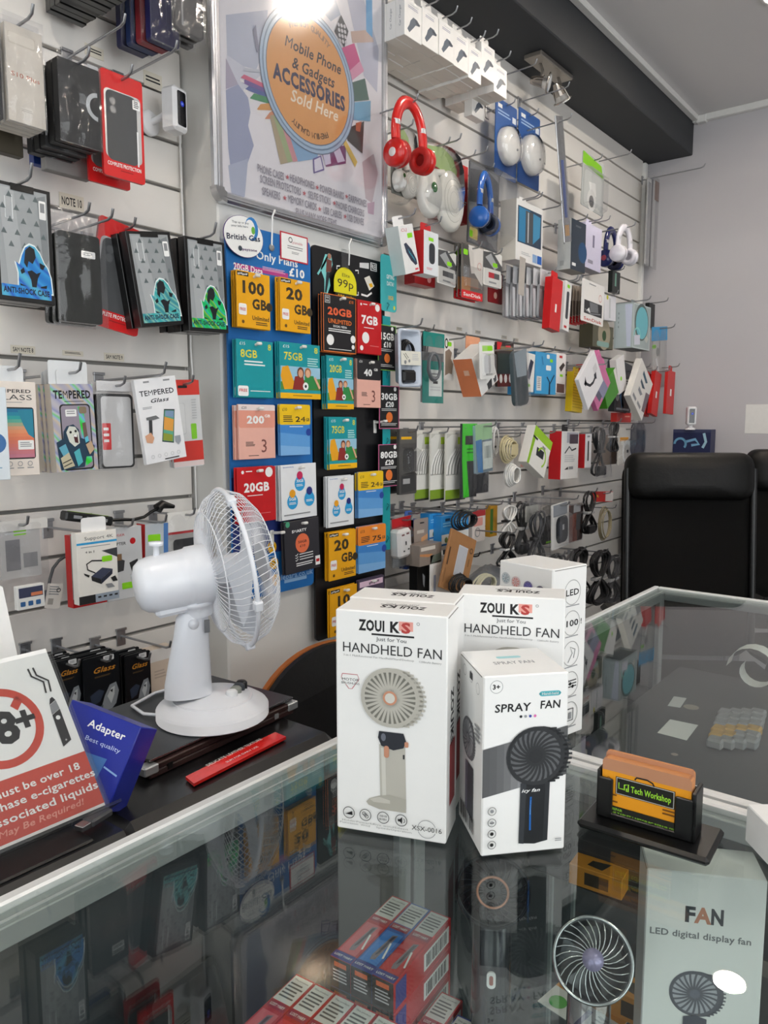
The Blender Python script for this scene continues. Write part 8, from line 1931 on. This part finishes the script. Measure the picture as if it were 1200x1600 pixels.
def showcase_goods():
    vape_boxes()
    zb = SH + .0005
    face = lambda p: math.atan2(-p.x, p.y) + PI if False else math.atan2(p.y, p.x) - PI / 2      # turn local -y towards the lens
    c = on_f(925, 1500, .63); handheld_fan('chrome-rimmed handheld fan displayed under the glass', c, .034, face(c) + .12, math.radians(38), '#6d7175', CHROME, '#a59cc0', clear('tinted_handle', (.78, .78, .84), .05, 1.6, .08), zb)
    c = on_f(770, 1388, .72); handheld_fan('black handheld fan with a rose gold ring under the glass', c, .036, face(c), math.radians(8), '#1a1e24', '#22262c', '#14171b', '#1f252b', zb, ring='#c98a6c', pill=True)
    # white carton of the LED digital display fan
    c = on_f(1100, 1450, .66); w, h, d = .104, .238, .05
    t = Thing('fan_carton', 'white FAN LED digital display fan box under the glass', 'box'); q = carton(t, w, d, h)
    F = F_front(q, w, h, 0); F.text('F', .38, .17, .06, C('#4a4c52'), w=.1, st=2); F.text('A', .49, .17, .06, C('#c98a72'), w=.13, st=2); F.text('N', .61, .17, .06, C('#4a4c52'), w=.12, st=2); F.text('LED digital display fan', .47, .255, .026, C('#7a7c80'), w=.86, st=1)
    fan_icon(F, .45, .5, .22, (C('#6e6f78'), C('#b9bac2'), C('#7a7c88'), C('#6e6f78')), 22, .12, .2); F.poly([(.36, .62), (.56, .62), (.56, .92), (.36, .92)], C('#7c7d8c')); F.poly([(.36, .6), (.46, .59), (.56, .6), (.56, .66), (.36, .66)], C('#5c5d68'))
    f = F_right(q, d, h, w / 2, 0); f.lines(.3, .2, .5, .5, 5, GREY)
    y = face(c) + .22
    t.put((c.x, c.y, zb), y)
    # amber boxes
    for i, (x, yv, lab, ww) in enumerate(((930, 1362, 'amber open box behind the chrome fan', .075), (985, 1560, 'small amber box between the chrome fan and the white box', .05))):
        z = zb; p = on_z(x, yv, z + .03); t = Thing('amber_box', lab, 'box'); q = t.part('carton'); q.box(-ww / 2, ww / 2, 0, .035, 0, .03, C('#c8862c', .45), .001); F = F_front(q, ww, .03, 0); F.rect(.3, .2, .75, .8, C('#3a3022')); F = F_top(q, ww, .035, .03, 0); F.poly([(.35, .3), (.7, .2), (.6, .8), (.3, .7)], C('#2c2a22'))
        t.put((p.x, p.y, z), face(p) - .3)
    p = on_z(840, 1565, zb); t = Thing('leaflet', 'orange and white leaflet with a purple mark lying on the glass shelf', 'leaflet'); q = t.part('sheet'); q.box(0, .085, 0, .06, 0, .001, C('#eceae4', .5)); F = Face(q, T(0, 0, .001), .085, .06); F.rect(0, 0, 1, .4, C('#e0962c')); F.rect(.1, .1, .4, .25, C('#6a4a94')); F.disc(.2, .75, .12, C('#4fae3a')); F.rect(.55, .5, .62, 1, C('#5a4a8c')); F.lines(.7, .5, .95, .9, 4, GREY); t.put(p, face(p) - .6)
    # phones leaning along the rear, dim behind the glass
    for i in range(7):
        a = -.42 + .135 * i; t = Thing('mobile_phone', ('black mobile phone leaning in the showcase, %s from the long end') % ('first', 'second', 'third', 'fourth', 'fifth', 'sixth', 'seventh')[i], 'phone', 'phones along the rear of the showcase')
        q = t.part('body'); q.prism(rrect_pts(.075, .155, .008), 0, .008, C('#16181b', .25, coat=.3)); p = t.part('screen'); p.prism(rrect_pts(.069, .14, .005, z=.0075), -.0006, .0, C(('#10221f', '#14303a', '#0e1114', '#123a36', '#0f1216', '#182428', '#101316')[i], .08, coat=.5))
        s = t.part('stand'); s.prism([(-.02, 0), (.02, 0), (.012, .09), (-.012, .09)][::-1], .0085, .011, C('#8f9394', .4)); t.put((a, .5, zb + .0045), .08 * (-1) ** i, 0, math.radians(-14))
    for i, (x, yv, lab) in enumerate(((60, 1560, 'grey laptop carton lying at the showcase end'), )):
        p = on_z(160, 1556, zb + .06); t = Thing('laptop_carton', 'long cream lettered carton lying on the glass shelf', 'box'); q = t.part('carton'); q.box(-.24, .02, -.05, .1, 0, .055, C('#8c8470', .6), .001); F = Face(q, T(-.24, -.05, .055), .26, .15); F.rect(.55, .45, 1, .95, C('#c4b58a')); F.text('ADVENT', .77, .68, .17, C('#3a3328'), w=.38, st=1); F = F_front(q, .26, .055, -.05, x0=-.24); F.rect(.5, .1, 1, .9, C('#b9a878')); t.put((p.x, min(p.y, .38), zb), math.radians(2))
    # cash register in the far showcase
    z = TOP - .3 + .0005; t = Thing('cash_register', 'dark cash register with rubber keys and stickers under the far glass', 'cash register'); G = C('#3a3b3e', .5)
    P0 = on_z(1110, 1155, ZC - .52); P1 = on_z(1190, 1108, ZC - .52)
    x0, x1, y0, y1 = 1.0, 1.7, .1, .52; H = ZC - .535 - z
    q = t.part('body'); q.box(x0, x1, y0, y1, 0, H, G, .008);
    F = Face(q, T(x0, y0, H), x1 - x0, y1 - y0); W = Matrix.Translation((0, 0, z)); g = lambda x, yv: fr(F, W, x, yv)
    F.poly([g(1027, 1145), g(1047, 1124), g(1091, 1133), g(1073, 1157)][::1], C('#dcdcda', .5)); F.poly([g(1043, 1103), g(1053, 1088), g(1073, 1091), g(1063, 1106)], C('#d2d2d0', .5)); kk = g(1080, 1105); F.disc(kk[0], kk[1], .02, C('#8f8878')); kk = g(1054, 1179); F.disc(kk[0], kk[1], .008, C('#a89a8c'))
    kx = P0.x - .03; 
    for i in range(6):
        for j in range(4):
            u, v = (j + .5) / 4, (i + .5) / 6; kp = on_z(1108 + 20 * v + u * (72 - 6 * v), 1158 - 52 * v, ZC - .52); a, b = kp.x, kp.y
            k = t.part('key', None, 'amber key' if i == 2 or (i == 1 and j < 2) else None); k.box(a - .013, a + .013, b - .0125, b + .0125, H, H + .016, C('#c89a3c' if (i == 2 or (i == 1 and j < 2)) else '#8f9092', .5), .003)
    p = t.part('paper_roll'); c = on_z(1180, 1060, ZC - .5); cx, cy = min(c.x, x1 - .04), c.y
    pts = [(.05 * math.cos(u) * (1 - .08 * u), .05 * math.sin(u) * (1 - .08 * u)) for u in [i * .35 for i in range(20)]]
    vs = []
    for u, v in pts: vs += [(cx - .02, cy + u, H + .055 + v), (cx + .02, cy + u, H + .055 + v)]
    p.add(vs, [(2 * i, 2 * i + 1, 2 * i + 3, 2 * i + 2) for i in range(len(pts) - 1)], PAPER, None, True)
    t.put((0, 0, z))


showcase_goods()
